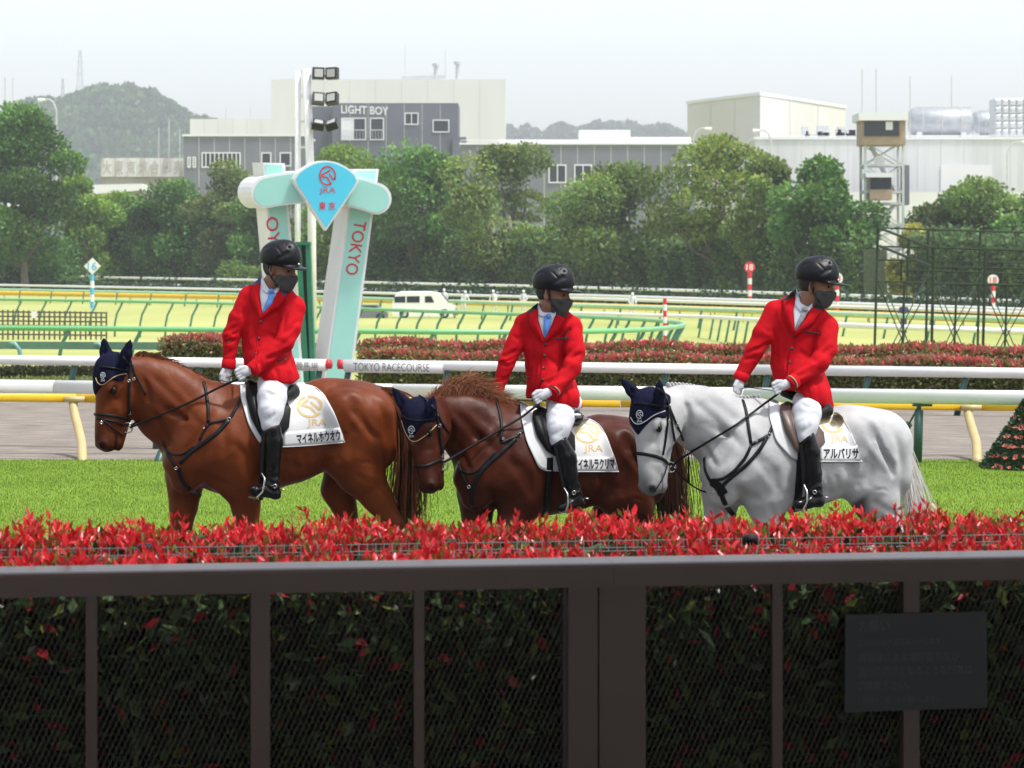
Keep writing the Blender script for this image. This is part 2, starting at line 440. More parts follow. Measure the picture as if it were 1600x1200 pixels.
M['teal'] = mat('teal_post', (.05, .19, .135), (.06, .22, .16), scale=4, rough=.45)
M['bluepost'] = mat('blue_green_post', (.16, .33, .32), rough=.4)
M['darkgreen'] = mat('dark_green_paint', (.014, .065, .048), (.02, .08, .06), scale=6, rough=.4)
M['scaffold'] = mat('scaffold_green', (.030, .042, .030), (.042, .055, .038), scale=5, rough=.8, spec=.1)
M['yellow'] = mat('yellow_rail', (.78, .47, .02), (.72, .42, .02), scale=4, rough=.4)
M['cream'] = mat('cream_post', (.52, .40, .19), (.47, .36, .17), scale=6, rough=.45)
M['red'] = mat('red_paint', (.62, .02, .035), rough=.4)
M['blueprint'] = mat('blue_paint', (.08, .42, .68), rough=.4)
M['mint'] = mat('mint_panel', (.33, .66, .58), (.36, .69, .61), scale=1.2, rough=.35)
M['cyan'] = mat('cyan_panel', (.09, .57, .76), (.10, .60, .79), scale=1.2, rough=.3)
M['redprint'] = mat('red_print', (.58, .025, .045), rough=.4)
M['greyprint'] = mat('grey_print', (.16, .16, .16), rough=.5)
M['black'] = mat('black_plastic', (.012, .012, .014), rough=.4)
M['lampglass'] = mat('lamp_glass', (.40, .40, .38), rough=.2, spec=.5)
M['carwhite'] = mat('car_paint', (.80, .80, .79), rough=.2, coat=.5)
M['tyre'] = mat('tyre', (.02, .02, .02), rough=.8)
M['whitecloth'] = mat('white_overall', (.66, .67, .68), (.55, .56, .57), scale=6, rough=.85)
M['skin'] = mat('skin', (.33, .17, .11), (.38, .20, .13), scale=18, rough=.5, bump=.05, bscale=120)
M['navycloth'] = mat('navy_overall', (.05, .06, .12), rough=.85)
M['hillsoil'] = mat('hill_soil', (.05, .08, .035), (.07, .10, .045), scale=.02, rough=.95)
M['fencebrown'] = mat('lattice_brown', (.10, .085, .075), rough=.6)

# ================================================================== ground
def sheet(name, xs, ys, m, dz=0.0, label=None):
    X, Y = np.meshgrid(xs, ys); Z = g(X, Y) + dz; n = len(xs)
    V = np.stack([X, Y, Z], -1).reshape(-1, 3)
    a = (np.arange(len(ys)-1)[:, None]*n + np.arange(n-1)[None]).reshape(-1, 1)
    o = link(name, fast_mesh(name, V, a + np.array([[0, 1, n+1, n]]), m, True)); tag(o, label, kind='structure'); return o
xs = np.r_[-1600, -800, -300, np.linspace(-100, 100, 41), 300, 800, 1600]
sheet('ground', xs, np.r_[-85, 0, 20, 40, np.linspace(55, 160, 40), 200, 260, 330, 400, 600, 1000, 2000, 4200], M['lawn'])
sheet('turf_strip', np.linspace(-14, 14, 8), np.r_[23.6, 30, 36.7], M['turf'], .006)
M['bounceground'] = mat('neutral_bounce', (.075, .070, .068), (.11, .105, .10), scale=2, rough=.9)
sheet('bounce_ground', np.linspace(-14, 14, 8), np.r_[11.4, 16, 23.6], M['bounceground'], .005)  # unseen neutral ground added to control the light bounced onto the horses
sheet('dirt_track', np.linspace(-30, 30, 8), np.r_[36.6, 45, 54.5], M['dirt'], .004)
sheet('path', np.linspace(-30, 30, 30), np.r_[78.5, 80, 82.0], M['path'], .03)

# grass blades of the near turf strip
def blades(n, x0, x1, y0, y1, h, r):
    x = r.uniform(x0, x1, n); y = y0 + (y1-y0)*r.uniform(0, 1, n)
    c = np.stack([x, y, np.full(n, .004)], 1); up = np.stack([r.normal(0, .22, n), r.normal(0, .22, n), np.ones(n)], 1)
    k = .72 + .3*np.sin(x*2.1 + np.sin(y*.9)*1.4)*np.sin(y*1.3 + x*.4) + r.uniform(-.16, .3, n)
    tone = np.clip(.9 + .2*(k-.75) + .10*np.sin(y*1.9), .65, 1.25)[:, None]
    col = np.array([[.125, .215, .020]])*tone + r.uniform(0, .05, (n, 1))*np.array([[1, .9, .1]])
    return leaf_mesh('grass', c, up, h*r.uniform(.6, 1.25, n), col, M['blade'], wid=.16, fold=.06, r=r)
r0 = np.random.default_rng(3)
o = link('grass', blades(270000, -8.5, 8.5, 23.5, 36.7, .027, r0)); tag(o, 'short bright green turf behind the three horses', 'grass', kind='stuff')

# ================================================================== far hills and masses of trees
def mound(name, pts_px, d0, dd, label):
    px = np.array([p[0] for p in pts_px]); py = np.array([p[1] for p in pts_px])
    xs = np.linspace(px[0], px[-1], 70); top = np.interp(xs, px, py)
    k = np.ones(5)/5; top = np.convolve(np.r_[[top[0]]*2, top, [top[-1]]*2], k, 'valid')
    V = []; rows = 9
    for j in range(rows):
        t = j/(rows-1); d = d0 + dd*t
        for x, y in zip(xs, top):
            z = EYE - (y - YH)/FPX*(d0+dd)
            V.append(((x-800)/FPX*(d0+dd), d, -2 + (z+2)*math.sin(t*math.pi/2)))
    n = len(xs); a = (np.arange(rows-1)[:, None]*n + np.arange(n-1)[None]).reshape(-1, 1)
    o = link(name, fast_mesh(name, V, a + np.array([[0, 1, n+1, n]]), M['hillsoil'], True)); tag(o, label, kind='structure'); return np.array(V).reshape(rows, n, 3)
def wood(name, G, n, size, label, r, tone):
    rows, cols, _ = G.shape
    u = r.uniform(0, rows-1.001, n)**1; v = r.uniform(0, cols-1.001, n); i = u.astype(int); j = v.astype(int); a = (u-i)[:, None]; b = (v-j)[:, None]
    c = G[i, j]*(1-a)*(1-b) + G[i+1, j]*a*(1-b) + G[i, j+1]*(1-a)*b + G[i+1, j+1]*a*b
    cr = size*r.uniform(.6, 1.35, n); per = 46
    dirs = unit(r.normal(size=(n, per, 3))); dirs[..., 2] = np.abs(dirs[..., 2])
    pts = c[:, None] + dirs*cr[:, None, None]*np.array([1, 1, 1.1]) + np.array([0, 0, size*.2])
    tn = r.uniform(.6, 1.35, (n, 1, 1))*r.uniform(.75, 1.25, (n, per, 1))
    col = np.array(tone)*tn*(1 + r.uniform(-.25, .25, (n, 1, 1))*np.array([1, .2, .3]))
    up = unit(dirs + r.normal(0, .6, dirs.shape))
    o = link(name, leaf_mesh(name, pts.reshape(-1, 3), up.reshape(-1, 3), np.repeat(cr*.75, per), col.reshape(-1, 3), M['leaf'], wid=1.0, r=r))
    tag(o, label, 'wood', kind='stuff')
rh = np.random.default_rng(11)
G = mound('hill', [(-120, 260), (0, 230), (50, 196), (70, 170), (90, 192), (120, 180), (150, 166), (190, 158), (235, 166), (275, 190), (310, 212), (350, 219), (420, 232), (520, 255)], 2000, 400, 'wooded hill far behind the racecourse on the left')
wood('hill_wood', G, 2200, 7.5, 'pale hazy woodland covering the far hill', rh, (.085, .185, .055))
G = mound('ridge', [(700, 240), (790, 222), (860, 215), (960, 210), (1010, 213), (1060, 220), (1140, 245)], 2900, 300, 'low distant wooded ridge between the white buildings')
wood('ridge_wood', G, 520, 8.0, 'thin line of distant trees between the two white halls', rh, (.075, .13, .055))

# ================================================================== buildings
def bx(parent, name, px0, py0, px1, py1, d, dep, m):       # box seen at those corners, front face at distance d
    a = P(px0, py0, d); b = P(px1, py1, d)
    return MB().box((a[0], d, b[2]), (b[0], d+dep, a[2])).build(name, m, parent)
def house(name, px0, px1, top, d, dep, m, label, cat='building', seams=0, cap=None, foot=470):
    c = P((px0+px1)/2, 470, d); e = empty(name, (c[0], d, -1), label, cat)
    bx(e, 'wall', px0, top, px1, foot, d, dep, m)
    a = P(px0, top, d); b = P(px1, top, d); w_ = b[0]-a[0]
    for i in range(1, seams):
        x = a[0] + w_*i/seams
        MB().box((x-.05, d-.03, -1), (x+.05, d+.02, a[2]-.2)).build('panel_joint', M['joint'], e)
    if cap: MB().box((a[0]-.25, d-.25, a[2]), (b[0]+.25, d+dep+.2, a[2]+cap)).build('parapet', M['frame'], e)
    return e
M['joint'] = mat('panel_joint', (.5, .5, .49), rough=.8)
def window(parent, x0, y0, x1, y1, d, mull=1, glass='glass', fr=.20, proud=.16):
    a = P(x0, y0, d); b = P(x1, y1, d); mb = MB(); y = d - proud
    mb.box((a[0], y, a[2]-fr), (b[0], d, a[2])); mb.box((a[0], y, b[2]), (b[0], d, b[2]+fr))
    mb.box((a[0], y+.002, b[2]+fr), (a[0]+fr, d, a[2]-fr)); mb.box((b[0]-fr, y+.002, b[2]+fr), (b[0], d, a[2]-fr))
    for i in range(1, mull+1):
        x = a[0] + (b[0]-a[0])*i/(mull+1); mb.box((x-fr*.4, y+.02, b[2]+fr), (x+fr*.4, d, a[2]-fr))
    wo_ = mb.build('window', M['frame'], parent)
    MB().box((a[0]+fr, d-.04, b[2]+fr), (b[0]-fr, d-.01, a[2]-fr)).build('pane', M[glass], wo_)
    return wo_
# big white hall
e = house('warehouse', 424, 790, 124, 620, 40, M['whitewall'], 'tall plain white hall behind the grey building', seams=9)
MB().bar(P(628, 122, 622), P(695, 120, 622), .7).build('roof_duct', M['steel'], e)
for x, y in ((681, 103), (715, 100)):
    p = P(x, 128, 622); q = P(x, y, 622); MB().tube([p, q], .45, 10).tube([q + [0, 0, -.1], q + [0, 0, .5]], .8, 10).build('chimney', M['steel'], e)
for x, y in ((633, 72), (696, 78)):
    MB().tube([P(x, 124, 622), P(x, y, 622)], .07, 5).build('antenna', M['steel'], e)
# grey building with white letters
e = house('grey_building', 519, 716, 161, 545, 18, M['greywall'], 'charcoal grey block with white rooftop-level letters and balcony windows', seams=7)
bx(e, 'side_wing', 484, 166, 520, 300, 552, 10, M['greywall']); bx(e, 'ledge', 707, 214, 728, 300, 543, 12, M['greywall'])
window(e, 632, 176, 654, 195, 545, 1); window(e, 676, 187, 702, 207, 545, 0)
for x0, x1 in ((533, 572), (578, 600)):
    wn = window(e, x0, 184, x1, 219, 545, 1 if x0 == 533 else 0)
    mb = MB(); a, b = P(x0, 203, 544.6), P(x1, 203, 544.6); mb.bar(a, b, .12)
    for t in np.linspace(0, 1, 9 if x0 == 533 else 6):
        q = a + (b-a)*t; mb.bar(q, P(0, 218, 544.6)*[0, 0, 1] + q*[1, 1, 0], .05)
    fix(mb.build('balcony_rail', M['frame'], e))
MB().add([P(533, 184, 544.9), P(553, 184, 544.9), P(553, 218, 544.9), P(533, 218, 544.9)], [(0, 3, 2, 1)]).build('blind', M['frame'], e)
print_on('lettering', text_arrays('LIGHT BOY', .02), (533, 164), (607, 167), (533, 177), lambda x, y: P(x, y, 544.8), M['frame'], e)
# dark grey low building on the left
e = house('office_block', 287, 478, 213, 500, 20, M['darkgrey'], 'low dark grey office block left of the finish gate', seams=8, cap=.35)
wn = window(e, 315, 238, 376, 262, 500, 8)
for x0 in (293, 301): window(e, x0, 245, x0+5, 262, 500, 0)
window(e, 408, 238, 424, 260, 500, 0); window(e, 437, 238, 455, 260, 500, 0)
# white low building
e = house('white_annex', 297, 430, 186, 700, 15, M['whitewall'], 'long low white flat-roofed annex left of the tall white hall', seams=6)
for x in (353, 392): MB().tube([P(x, 186, 700), P(x, 168, 700)], .08, 5).build('antenna', M['steel'], e)
# hoarding
c = P(222, 300, 520); e = empty('hoarding', (c[0], 520, -1), 'weathered white rooftop hoarding with large faded characters in front of the hill', 'hoarding')
for i in range(7):
    bx(e, 'panel', 158+i*18.6, 247, 158+i*18.6+18.2, 276, 520, .5, M['hoarding'])
    print_on('character', text_arrays('大東京綜合卸売'[i], .02), (160+i*18.6, 250), (174+i*18.6, 250), (160+i*18.6, 273), lambda x, y: P(x, y, 519.9), M['lettergrey'], e)
bx(e, 'base', 158, 276.5, 288, 330, 520.5, 6, M['roofbrown'])
for x in (248, 264, 281):
    MB().tube([P(x, 247, 521), P(x, 185 + (x == 248)*14 + (x == 281)*16, 521)], .1, 5).build('mast', M['steel'], e)
# low roofs
e = empty('shed', (P(180, 300, 420)[0], 420, -1), 'brown low-roofed shed above the clipped trees on the left', 'shed')
bx(e, 'wall', 142, 298, 222, 345, 420, 8, M['roofbrown'])
mb = MB(); mb.prism([P(128, 289, 418), P(222, 287, 418), P(222, 297, 418), P(150, 303, 418)], (0, 10, 0)); mb.build('roof', M['frame'], e)
e = house('concrete_store', -30, 52, 322, 410, 9, M['roofbrown'], 'grey store behind the big leafy tree at the left edge', seams=4)
MB().bar(P(-30, 320, 409), P(52, 320, 409), .5).build('eave', M['frame'], e)
# grey low factory behind the trees
e = house('low_factory', 720, 1085, 226, 480, 25, M['darkgrey'], 'long grey factory half hidden behind the row of trees', seams=14, cap=.3)
for x in (857, 897, 1052): window(e, x, 257, x+28, 286, 480, 1)
for x0, x1, y in ((780, 905, 218), (905, 985, 203), (985, 1080, 214)):
    bx(e, 'roof_unit', x0, y, x1, 227, 486, 8, M['whitewall'])
mb = MB(); mb.bar(P(720, 219, 481), P(1080, 222, 481), .1)
for t in np.linspace(0, 1, 22): q = P(720+360*t, 219+3*t, 481); mb.bar(q, q - [0, 0, 1.0], .06)
mb.build('guard_rail', M['frame'], e)
e = house('silver_shed', 1190, 1345, 300, 400, 8, M['whitewall'], 'white low shed seen between the tree trunks on the right', seams=5)
# beige box hall
c = P(1195, 300, 560); e = empty('beige_hall', (c[0], 560, -1), 'beige windowless box hall with a corner facing the track', 'building')
A, B, C = P(1074, 152, 585), P(1188, 150, 555), P(1321, 156, 600)
A[2] = B[2] = C[2] = P(0, 151, 560)[2]; Dp = A + C - B; mb = MB(); base = [p*[1, 1, 0] + [0, 0, -1] for p in (A, B, C, Dp)]
mb.prism(base, (0, 0, A[2]+1)); mb.build('wall', M['beige'], e)
mb = MB(); cen = (A+C)/2; mb.prism([(p-cen)*[1.015, 1.015, 0] + cen*[1, 1, 0] + [0, 0, A[2]] for p in (A, B, C, Dp)], (0, 0, .6)); mb.build('parapet', M['frame'], e)
for t in (.33, .66):
    for S, T in ((A, B), (B, C)):
        q = S + (T-S)*t + [0, -.08, 0]; MB().bar(q - [0, 0, 22], q - [0, 0, .3], .12).build('panel_joint', M['joint'], e)
# long white factory with tanks
e = house('factory', 1180, 1760, 218, 520, 40, M['stainwall'], 'long white streaked factory wall on the right with silver tanks on its roof', cap=.5, seams=16)
bx(e, 'roller_door', 1470, 258, 1550, 315, 519.8, .15, M['whitewall'])
bx(e, 'low_bay', 1280, 300, 1600, 420, 500, 12, M['whitewall'])
mb = MB(); mb.bar(P(1190, 213, 521), P(1745, 211, 521), .1)
for t in np.linspace(0, 1, 40): q = P(1190+555*t, 213-2*t, 521); mb.bar(q, q - [0, 0, .7], .07)
mb.build('guard_rail', M['frame'], e)
rt = np.random.default_rng(5); mb = MB()
for i in range(16):
    x = rt.uniform(1225, 1345); q = P(x, 215, 530); mb.box(q, q + [rt.uniform(.6, 2.2), 1.5, rt.uniform(.5, 2.4)])
mb.build('roof_plant', M['steel'], e)
def tank(x0, x1, yc, r, d, label):
    a, b = P(x0, yc, d), P(x1, yc, d); rr = r/FPX*d
    t = empty('tank', tuple(a*[1, 1, 0] + [0, 0, 20]), label, 'tank', 'silver tanks on the factory roof')
    MB().tube([a + [rr*.0, 0, 0], a + [rr*.25, 0, 0], b - [rr*.25, 0, 0], b], [rr*.75, rr, rr, rr*.75], 20).build('shell', M['tank'], t, True)
    mb = MB()
    for u in (.2, .5, .8): q = a + (b-a)*u; mb.tube([q + [rr*1.01*math.cos(k)*0, rr*1.01*math.cos(k), rr*1.01*math.sin(k)] for k in np.linspace(0, 2*math.pi, 18)], .1, 4, False)
    mb.build('band', M['steel'], t)
    mb = MB()
    for u in (.15, .85): q = a + (b-a)*u; mb.box(q - [.5, rr*.6, rr*1.4], q + [.5, rr*.6, -rr*.6])
    mb.build('cradle', M['frame'], t)
    MB().bar(a + [rr*.5, 0, rr*1.05], b + [0, 0, rr*1.05], .15).build('pipe', M['steel'], t)
tank(1420, 1519, 190, 21, 532, 'long silver cylindrical tank on the factory roof, nearer the tower')
tank(1519, 1556, 193, 19, 545, 'short silver tank half hidden beside the panelled roof tank')
c = P(1580, 180, 530); e = empty('panel_tank', (c[0], 530, 20), 'grey water tank of dimpled square panels on the factory roof', 'water tank')
for i in range(9):
    for j in range(5):
        a = P(1554+i*11.2, 154+j*11.8, 530); b = P(1554+i*11.2+10.8, 154+j*11.8+11.4, 530); m_ = (a+b)/2
        MB().add([a, [b[0], 530, a[2]], b, [a[0], 530, b[2]], m_ + [-.3, -.35, .3], m_ + [.3, -.35, .3], m_ + [.3, -.35, -.3], m_ + [-.3, -.35, -.3]],
                 [(0, 4, 5, 1), (1, 5, 6, 2), (2, 6, 7, 3), (3, 7, 4, 0), (4, 7, 6, 5)]).build('panel', M['steel'], e)
bx(e, 'core', 1554, 154, 1655, 218, 530.1, 6, M['steel'])
# lattice pylon, poles and lamps
def pylon(px, top, bot, d, w_, label):
    e = empty('pylon', (P(px, bot, d)[0], d, 0), label, 'pylon'); mb = MB(); s = d/FPX
    def c(t, k): return P(px + k*(w_/2)*(1-.75*t), bot + (top-bot)*t, d)
    for k in (-1, 1): mb.bar(c(0, k), c(1, k), .6)
    ts = np.linspace(0, 1, 9)
    for i in range(8):
        mb.bar(c(ts[i], -1), c(ts[i+1], 1), .35); mb.bar(c(ts[i], 1), c(ts[i+1], -1), .35); mb.bar(c(ts[i], -1), c(ts[i], 1), .35)
    mb.build('lattice', M['steel'], e)
    mb = MB()
    for t in (.55, .7, .85): q = P(px, bot + (top-bot)*t, d); mb.bar(q - [w_*s*.55, 0, 0], q + [w_*s*.55, 0, 0], .25)
    mb.build('cross_arm', M['steel'], e)
pylon(125, 78, 205, 2350, 15, 'pale lattice power pylon on the hill at the left'); pylon(98, 122, 205, 2380, 9, 'smallest far lattice pylon on the hill at the left')
def lamp(px, top, bot, d, arm, label):
    e = empty('street_lamp', tuple(P(px, bot, d)), label, 'street lamp')
    pts = [P(px, bot, d), P(px, top+18, d), P(px + arm*.25, top+5, d), P(px+arm*.7, top, d), P(px+arm, top+1, d)]
    MB().tube(pts, .12, 6).build('pole', M['steel'], e); q = pts[-1]
    MB().tube([q, q + [np.sign(arm)*1.0, 0, -.1]], [.2, .32], 8).build('lamp_head', M['frame'], e)
lamp(88, 155, 330, 400, -17, 'curved street lamp above the big tree at the left'); lamp(1083, 200, 300, 420, 18, 'curved street lamp left of the beige hall wall')
lamp(1205, 203, 300, 420, -18, 'curved street lamp in front of the beige hall'); lamp(1574, 221, 320, 420, 22, 'curved street lamp in front of the factory wall at the right')
for x, y0, y1, lb in ((8, 120, 200, 'thin grey mast rising behind the big tree, left one'), (20, 122, 200, 'thin grey mast rising behind the big tree, right one'),
                      (1347, 108, 215, 'thin whip antenna left of the tower cabin'), (1369, 108, 215, 'thin whip antenna above the tower cabin'), (1422, 120, 215, 'thin pole by the left end of the long tank'), (1487, 118, 168, 'thin pole standing over the long tank')):
    o = MB().tube([P(x, y1, 480), P(x, y0, 480)], .09, 6).build('mast', M['steel']); tag(o, lb, 'mast')

# ================================================================== observation tower
M['towerpaint'] = mat('tower_paint', (.46, .50, .49), (.54, .57, .56), scale=1.5, rough=.6)
d = 262; e = empty('patrol_tower', tuple(P(1380, 445, d)), 'white steel observation tower with two tan cabins', 'tower')
for x in (1352, 1411):
    for dy in (0, 3.4): MB().bar(P(x, 455, d) + [0, dy, 0], P(x, 220, d) + [0, dy, 0], .22).build('leg', M['towerpaint'], e)
for yy in (222, 258, 300, 318, 352, 388, 425):
    mb = MB()
    for dy in (0, 3.4): mb.bar(P(1352, yy, d) + [0, dy, 0], P(1411, yy, d) + [0, dy, 0], .2)
    for x in (1352, 1411): mb.bar(P(x, yy, d), P(x, yy, d) + [0, 3.4, 0], .2)
    mb.build('deck_frame', M['towerpaint'], e)
for a, b in ((425, 388), (388, 352), (352, 318), (258, 222), (300, 258), (445, 425)):
    mb = MB()
    for dy in (0, 3.4):
        MB().bar(P(1352, a, d) + [0, dy, 0], P(1411, b, d) + [0, dy, 0], .10).build('brace', M['towerpaint'], e); MB().bar(P(1411, a, d) + [0, dy+.14, 0], P(1352, b, d) + [0, dy+.14, 0], .10).build('brace', M['towerpaint'], e)
mb = MB()
for k, (a, b) in enumerate(((440, 388), (388, 318), (300, 222))):
    for o_ in (0, .7): mb.bar(P(1362 if k % 2 else 1400, a, d) + [0, 1.2+o_, 0], P(1400 if k % 2 else 1362, b, d) + [0, 1.2+o_, 0], .12, .3)
mb.build('stair', M['towerpaint'], e)
cb = bx(e, 'upper_cabin', 1347, 186, 1415, 226, d-.4, 4.2, M['tan']); bx(cb, 'cabin_roof', 1342, 176, 1419, 188, d-.9, 5.2, M['frame'])
bx(cb, 'cabin_glass', 1350.5, 190, 1405, 212.5, d-.5, .15, M['glass']); bx(cb, 'notice', 1384, 190, 1395, 203, d-.6, .06, M['frame'])
cb = bx(e, 'lower_cabin', 1359, 296, 1394, 312, d-.5, 3, M['tan']); bx(cb, 'cabin_glass', 1360, 277, 1393, 295.5, d-.45, 2.8, M['glass']); bx(cb, 'cabin_roof', 1353, 270, 1396, 277, d-.8, 3.6, M['frame'])
MB().tube([P(1374, 251, d-.3), P(1374, 251, d-.8)], [.3, .5], 12).build('loudspeaker', M['steel'], e)
bx(e, 'side_panel', 1411.5, 258, 1421, 320, d+.5, 2, M['darkgrey'])

# ================================================================== trees and clipped tall hedges along the far side
def tree(name, label, px, top, wid, d, seed, n=3600, cb=.34, tone=(.075, .12, .032), trunks=1, spread=1.0, leaf=.5, lobes=17, group='trees along the far side of the course'):
    r = np.random.default_rng(seed)
    if 150 < px < 1345: d = DFAR(px) - 4.6; cb = cb*1.15
    x0 = (px-800)/FPX*d; z0 = float(g(x0, d)); zt = P(px, top, d)[2]; H = zt - z0; W = wid*1.3/FPX*d/2; cb = cb*.62
    e = empty(name, (x0, d, z0), label, 'tree', group); base = np.array([x0, d, z0])
    L = []                                                # lobes
    for i in range(lobes):
        t = r.uniform(0, 1)**.9; a = r.uniform(0, 2*math.pi); prof = math.sqrt(max(.05, 1 - (2*t-.95)**2))*.9 + .12
        rad = W*prof*r.uniform(.25, .85)*spread
        L.append((base + [rad*math.cos(a), rad*math.sin(a)*.8, H*(cb + (1-cb)*t*.86)], r.uniform(.22, .42)*W, r.uniform(.5, 1.5)))
    L.append((base + [0, 0, H - .32*W], .32*W, 1.1))
    mb = MB()
    for k in range(trunks):
        off = np.array([r.uniform(-.3, .3)*W*(trunks > 1), r.uniform(-.5, .5), 0])
        fork = base + off*.5 + [r.uniform(-.3, .3), 0, H*cb*.75]
        mb.tube([base + off*.3 + [0, 0, -.3], (base + fork)/2 + [r.uniform(-.2, .2), 0, 0], fork], [.026*H, .02*H, .017*H], 7)
        for c, rr, _ in L[k::trunks]:
            mid = fork*.45 + c*.55 + [0, 0, -.06*H]; mb.tube([fork, mid, c], [.011*H, .007*H, .002*H], 5)
    mb.build('trunk', M['bark'], e)
    per = int(n*4.6)//len(L); pts = []; cols = []; ups = []
    for c, rr, tn in L:
        dr = unit(r.normal(size=(per, 3))); q = rr*r.uniform(.35, 1.08, (per, 1))**.6
        clump = unit(r.normal(size=(10, 3))); w_ = (dr @ clump.T).max(1)
        keep = w_ > r.uniform(.1, .72, per); dr, q = dr[keep], q[keep]
        pts.append(c + dr*q*np.array([1.15, 1.05, .82])); ups.append(dr*.7 + r.normal(0, .7, dr.shape) + [0, 0, .2])
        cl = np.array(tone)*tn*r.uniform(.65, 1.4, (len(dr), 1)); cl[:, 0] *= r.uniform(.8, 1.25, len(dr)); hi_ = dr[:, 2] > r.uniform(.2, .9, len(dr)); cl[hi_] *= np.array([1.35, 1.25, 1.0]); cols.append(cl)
    pts = np.concatenate(pts); cols = np.concatenate(cols); ups = np.concatenate(ups)
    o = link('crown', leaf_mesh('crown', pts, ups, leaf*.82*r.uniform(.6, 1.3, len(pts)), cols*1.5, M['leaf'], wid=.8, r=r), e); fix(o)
    return e
def clipped(name, label, px0, px1, top0, top1, seed, thick=3.0, tone=(.055, .095, .028), n=None, leaf=.42, dd=0.0, group='clipped tall hedges'):
    r = np.random.default_rng(seed); pc = (px0+px1)/2; d0, d1 = DFAR(px0)-6+dd, DFAR(px1)-6+dd
    A = P(px0, top0, d0); B = P(px1, top1, d1); za, zb = float(g(A[0], d0)), float(g(B[0], d1))
    e = empty(name, tuple(P(pc, 0, (d0+d1)/2)*[1, 1, 0] + [0, 0, (za+zb)/2]), label, 'hedge', group)
    dirv = unit((B-A)*[1, 1, 0]); nrm = np.array([dirv[1], -dirv[0], 0])
    if nrm[1] > 0: nrm = -nrm
    k = .5; mb = MB()
    mb.add([A*[1,1,0]+[0,0,za]-nrm*thick, B*[1,1,0]+[0,0,zb]-nrm*thick, B*[1,1,0]+[0,0,zb]-nrm*k, A*[1,1,0]+[0,0,za]-nrm*k,
            A-[0,0,.6]-nrm*thick, B-[0,0,.6]-nrm*thick, B-[0,0,.6]-nrm*k, A-[0,0,.6]-nrm*k], [(0,3,2,1),(4,5,6,7),(0,1,5,4),(1,2,6,5),(2,3,7,6),(3,0,4,7)])
    mb.build('hedge_core', M['hedgecore'], e)
    Lh = np.linalg.norm((B-A)[:2]); n = n or int(Lh*190)
    u = r.uniform(0, 1, n); v = r.uniform(0, 1, n)**.9; q = A[None]*(1-u[:, None]) + B[None]*u[:, None]
    zg = za + (zb-za)*u; c = q.copy(); c[:, 2] = zg + (q[:, 2]-zg)*v
    bulge = .35*np.sin(u*Lh*1.1 + seed) * np.sin(v*5 + seed*2) + .25*np.sin(u*Lh*2.7)*np.cos(v*9)
    c += nrm*(bulge + r.normal(0, .28, n))[:, None]
    tp = r.uniform(0, 1, n) < .16; c[tp, 2] = q[tp, 2] + r.normal(0, .22, tp.sum()) + .7*np.sin(u[tp]*Lh*.8+seed)*np.sin(u[tp]*Lh*.31) + .2*np.sin(u[tp]*Lh*2.3); c[tp] -= nrm*(r.uniform(0, thick, tp.sum()))[:, None]
    cl = np.array(tone)*1.9*(1 + .25*np.sin(u*Lh*.9 + seed)*np.sin(v*4))[:, None]*r.uniform(.55, 1.5, (n, 1)); up = np.broadcast_to(nrm, c.shape)*.6 + r.normal(0, .7, c.shape)
    o = link('foliage', leaf_mesh('foliage', c, up, leaf*r.uniform(.6, 1.3, n), cl, M['leaf'], wid=.8, r=r), e); fix(o); o['kind'] = 'stuff'
    return e
G1, G2, G3 = (.058, .128, .030), (.105, .180, .034), (.046, .105, .030)
tree('broadleaf_tree', 'biggest leafy tree standing at the far left edge', 40, 160, 165, 335, 21, 5200, .36, G1, leaf=.55, lobes=24)
tree('broadleaf_tree', 'round yellowish-green tree right of the big left tree', 118, 268, 100, 352, 22, 2600, .2, G2)
tree('broadleaf_tree', 'rounded bushy tree crown over the left clipped hedge', 186, 296, 95, 356, 23, 2400, .25, G2)
tree('broadleaf_tree', 'bushy tree right of centre over the left clipped hedge', 268, 280, 120, 352, 24, 2800, .3, G1)
tree('slender_tree', 'slender open tree just left of the finish gate', 352, 246, 105, 345, 25, 2300, .35, (.10, .145, .05), spread=1.1)
tree('broadleaf_tree', 'dark tree showing between the legs of the finish gate', 430, 268, 110, 344, 26, 2400, .3, G1)
tree('broadleaf_tree', 'full green tree right behind the fan sign', 545, 222, 165, 340, 27, 3900, .28, G2)
tree('broadleaf_tree', 'dense dark tree right of the gate top', 655, 226, 170, 330, 28, 4200, .3, G1, lobes=22)
tree('broadleaf_tree', 'pale spreading tree left of the middle rider', 795, 220, 165, 322, 29, 3300, .36, (.10, .15, .042), spread=1.15, trunks=2)
tree('broadleaf_tree', 'wide tree with low crown between middle and right riders', 985, 246, 190, 302, 30, 4200, .28, (.078, .128, .032), spread=1.05, trunks=2)
tree('open_tree', 'tallest open-branched tree with visible forking limbs', 1128, 213, 150, 292, 31, 2500, .42, (.115, .165, .036), spread=1.15, trunks=3, lobes=19)
tree('open_tree', 'thin loose tree right of the tallest open-branched tree', 1192, 238, 95, 290, 32, 1800, .38, (.10, .15, .04), spread=1.1, trunks=2)
tree('broadleaf_tree', 'dense round tree left of the observation tower', 1285, 240, 130, 276, 33, 4300, .25, G1, lobes=24)
tree('broadleaf_tree', 'leafy tree behind the scaffold right of the tower', 1520, 281, 165, 262, 34, 4200, .25, (.085, .14, .04), lobes=22)
tree('broadleaf_tree', 'tree cut off by the right edge', 1622, 290, 100, 255, 35, 2300, .25, G1)
tree('broadleaf_tree', 'small yellow-leaved tree at the foot of the tower', 1428, 350, 60, 252, 36, 1300, .15, (.24, .25, .06))
tree('broadleaf_tree', 'low bushy tree below the big tree at the left edge', 65, 362, 150, 345, 37, 2600, .1, G3)
clipped('clipped_hedge', 'tall clipped hedge left of the finish gate', 152, 338, 312, 325, 41, tone=G1)
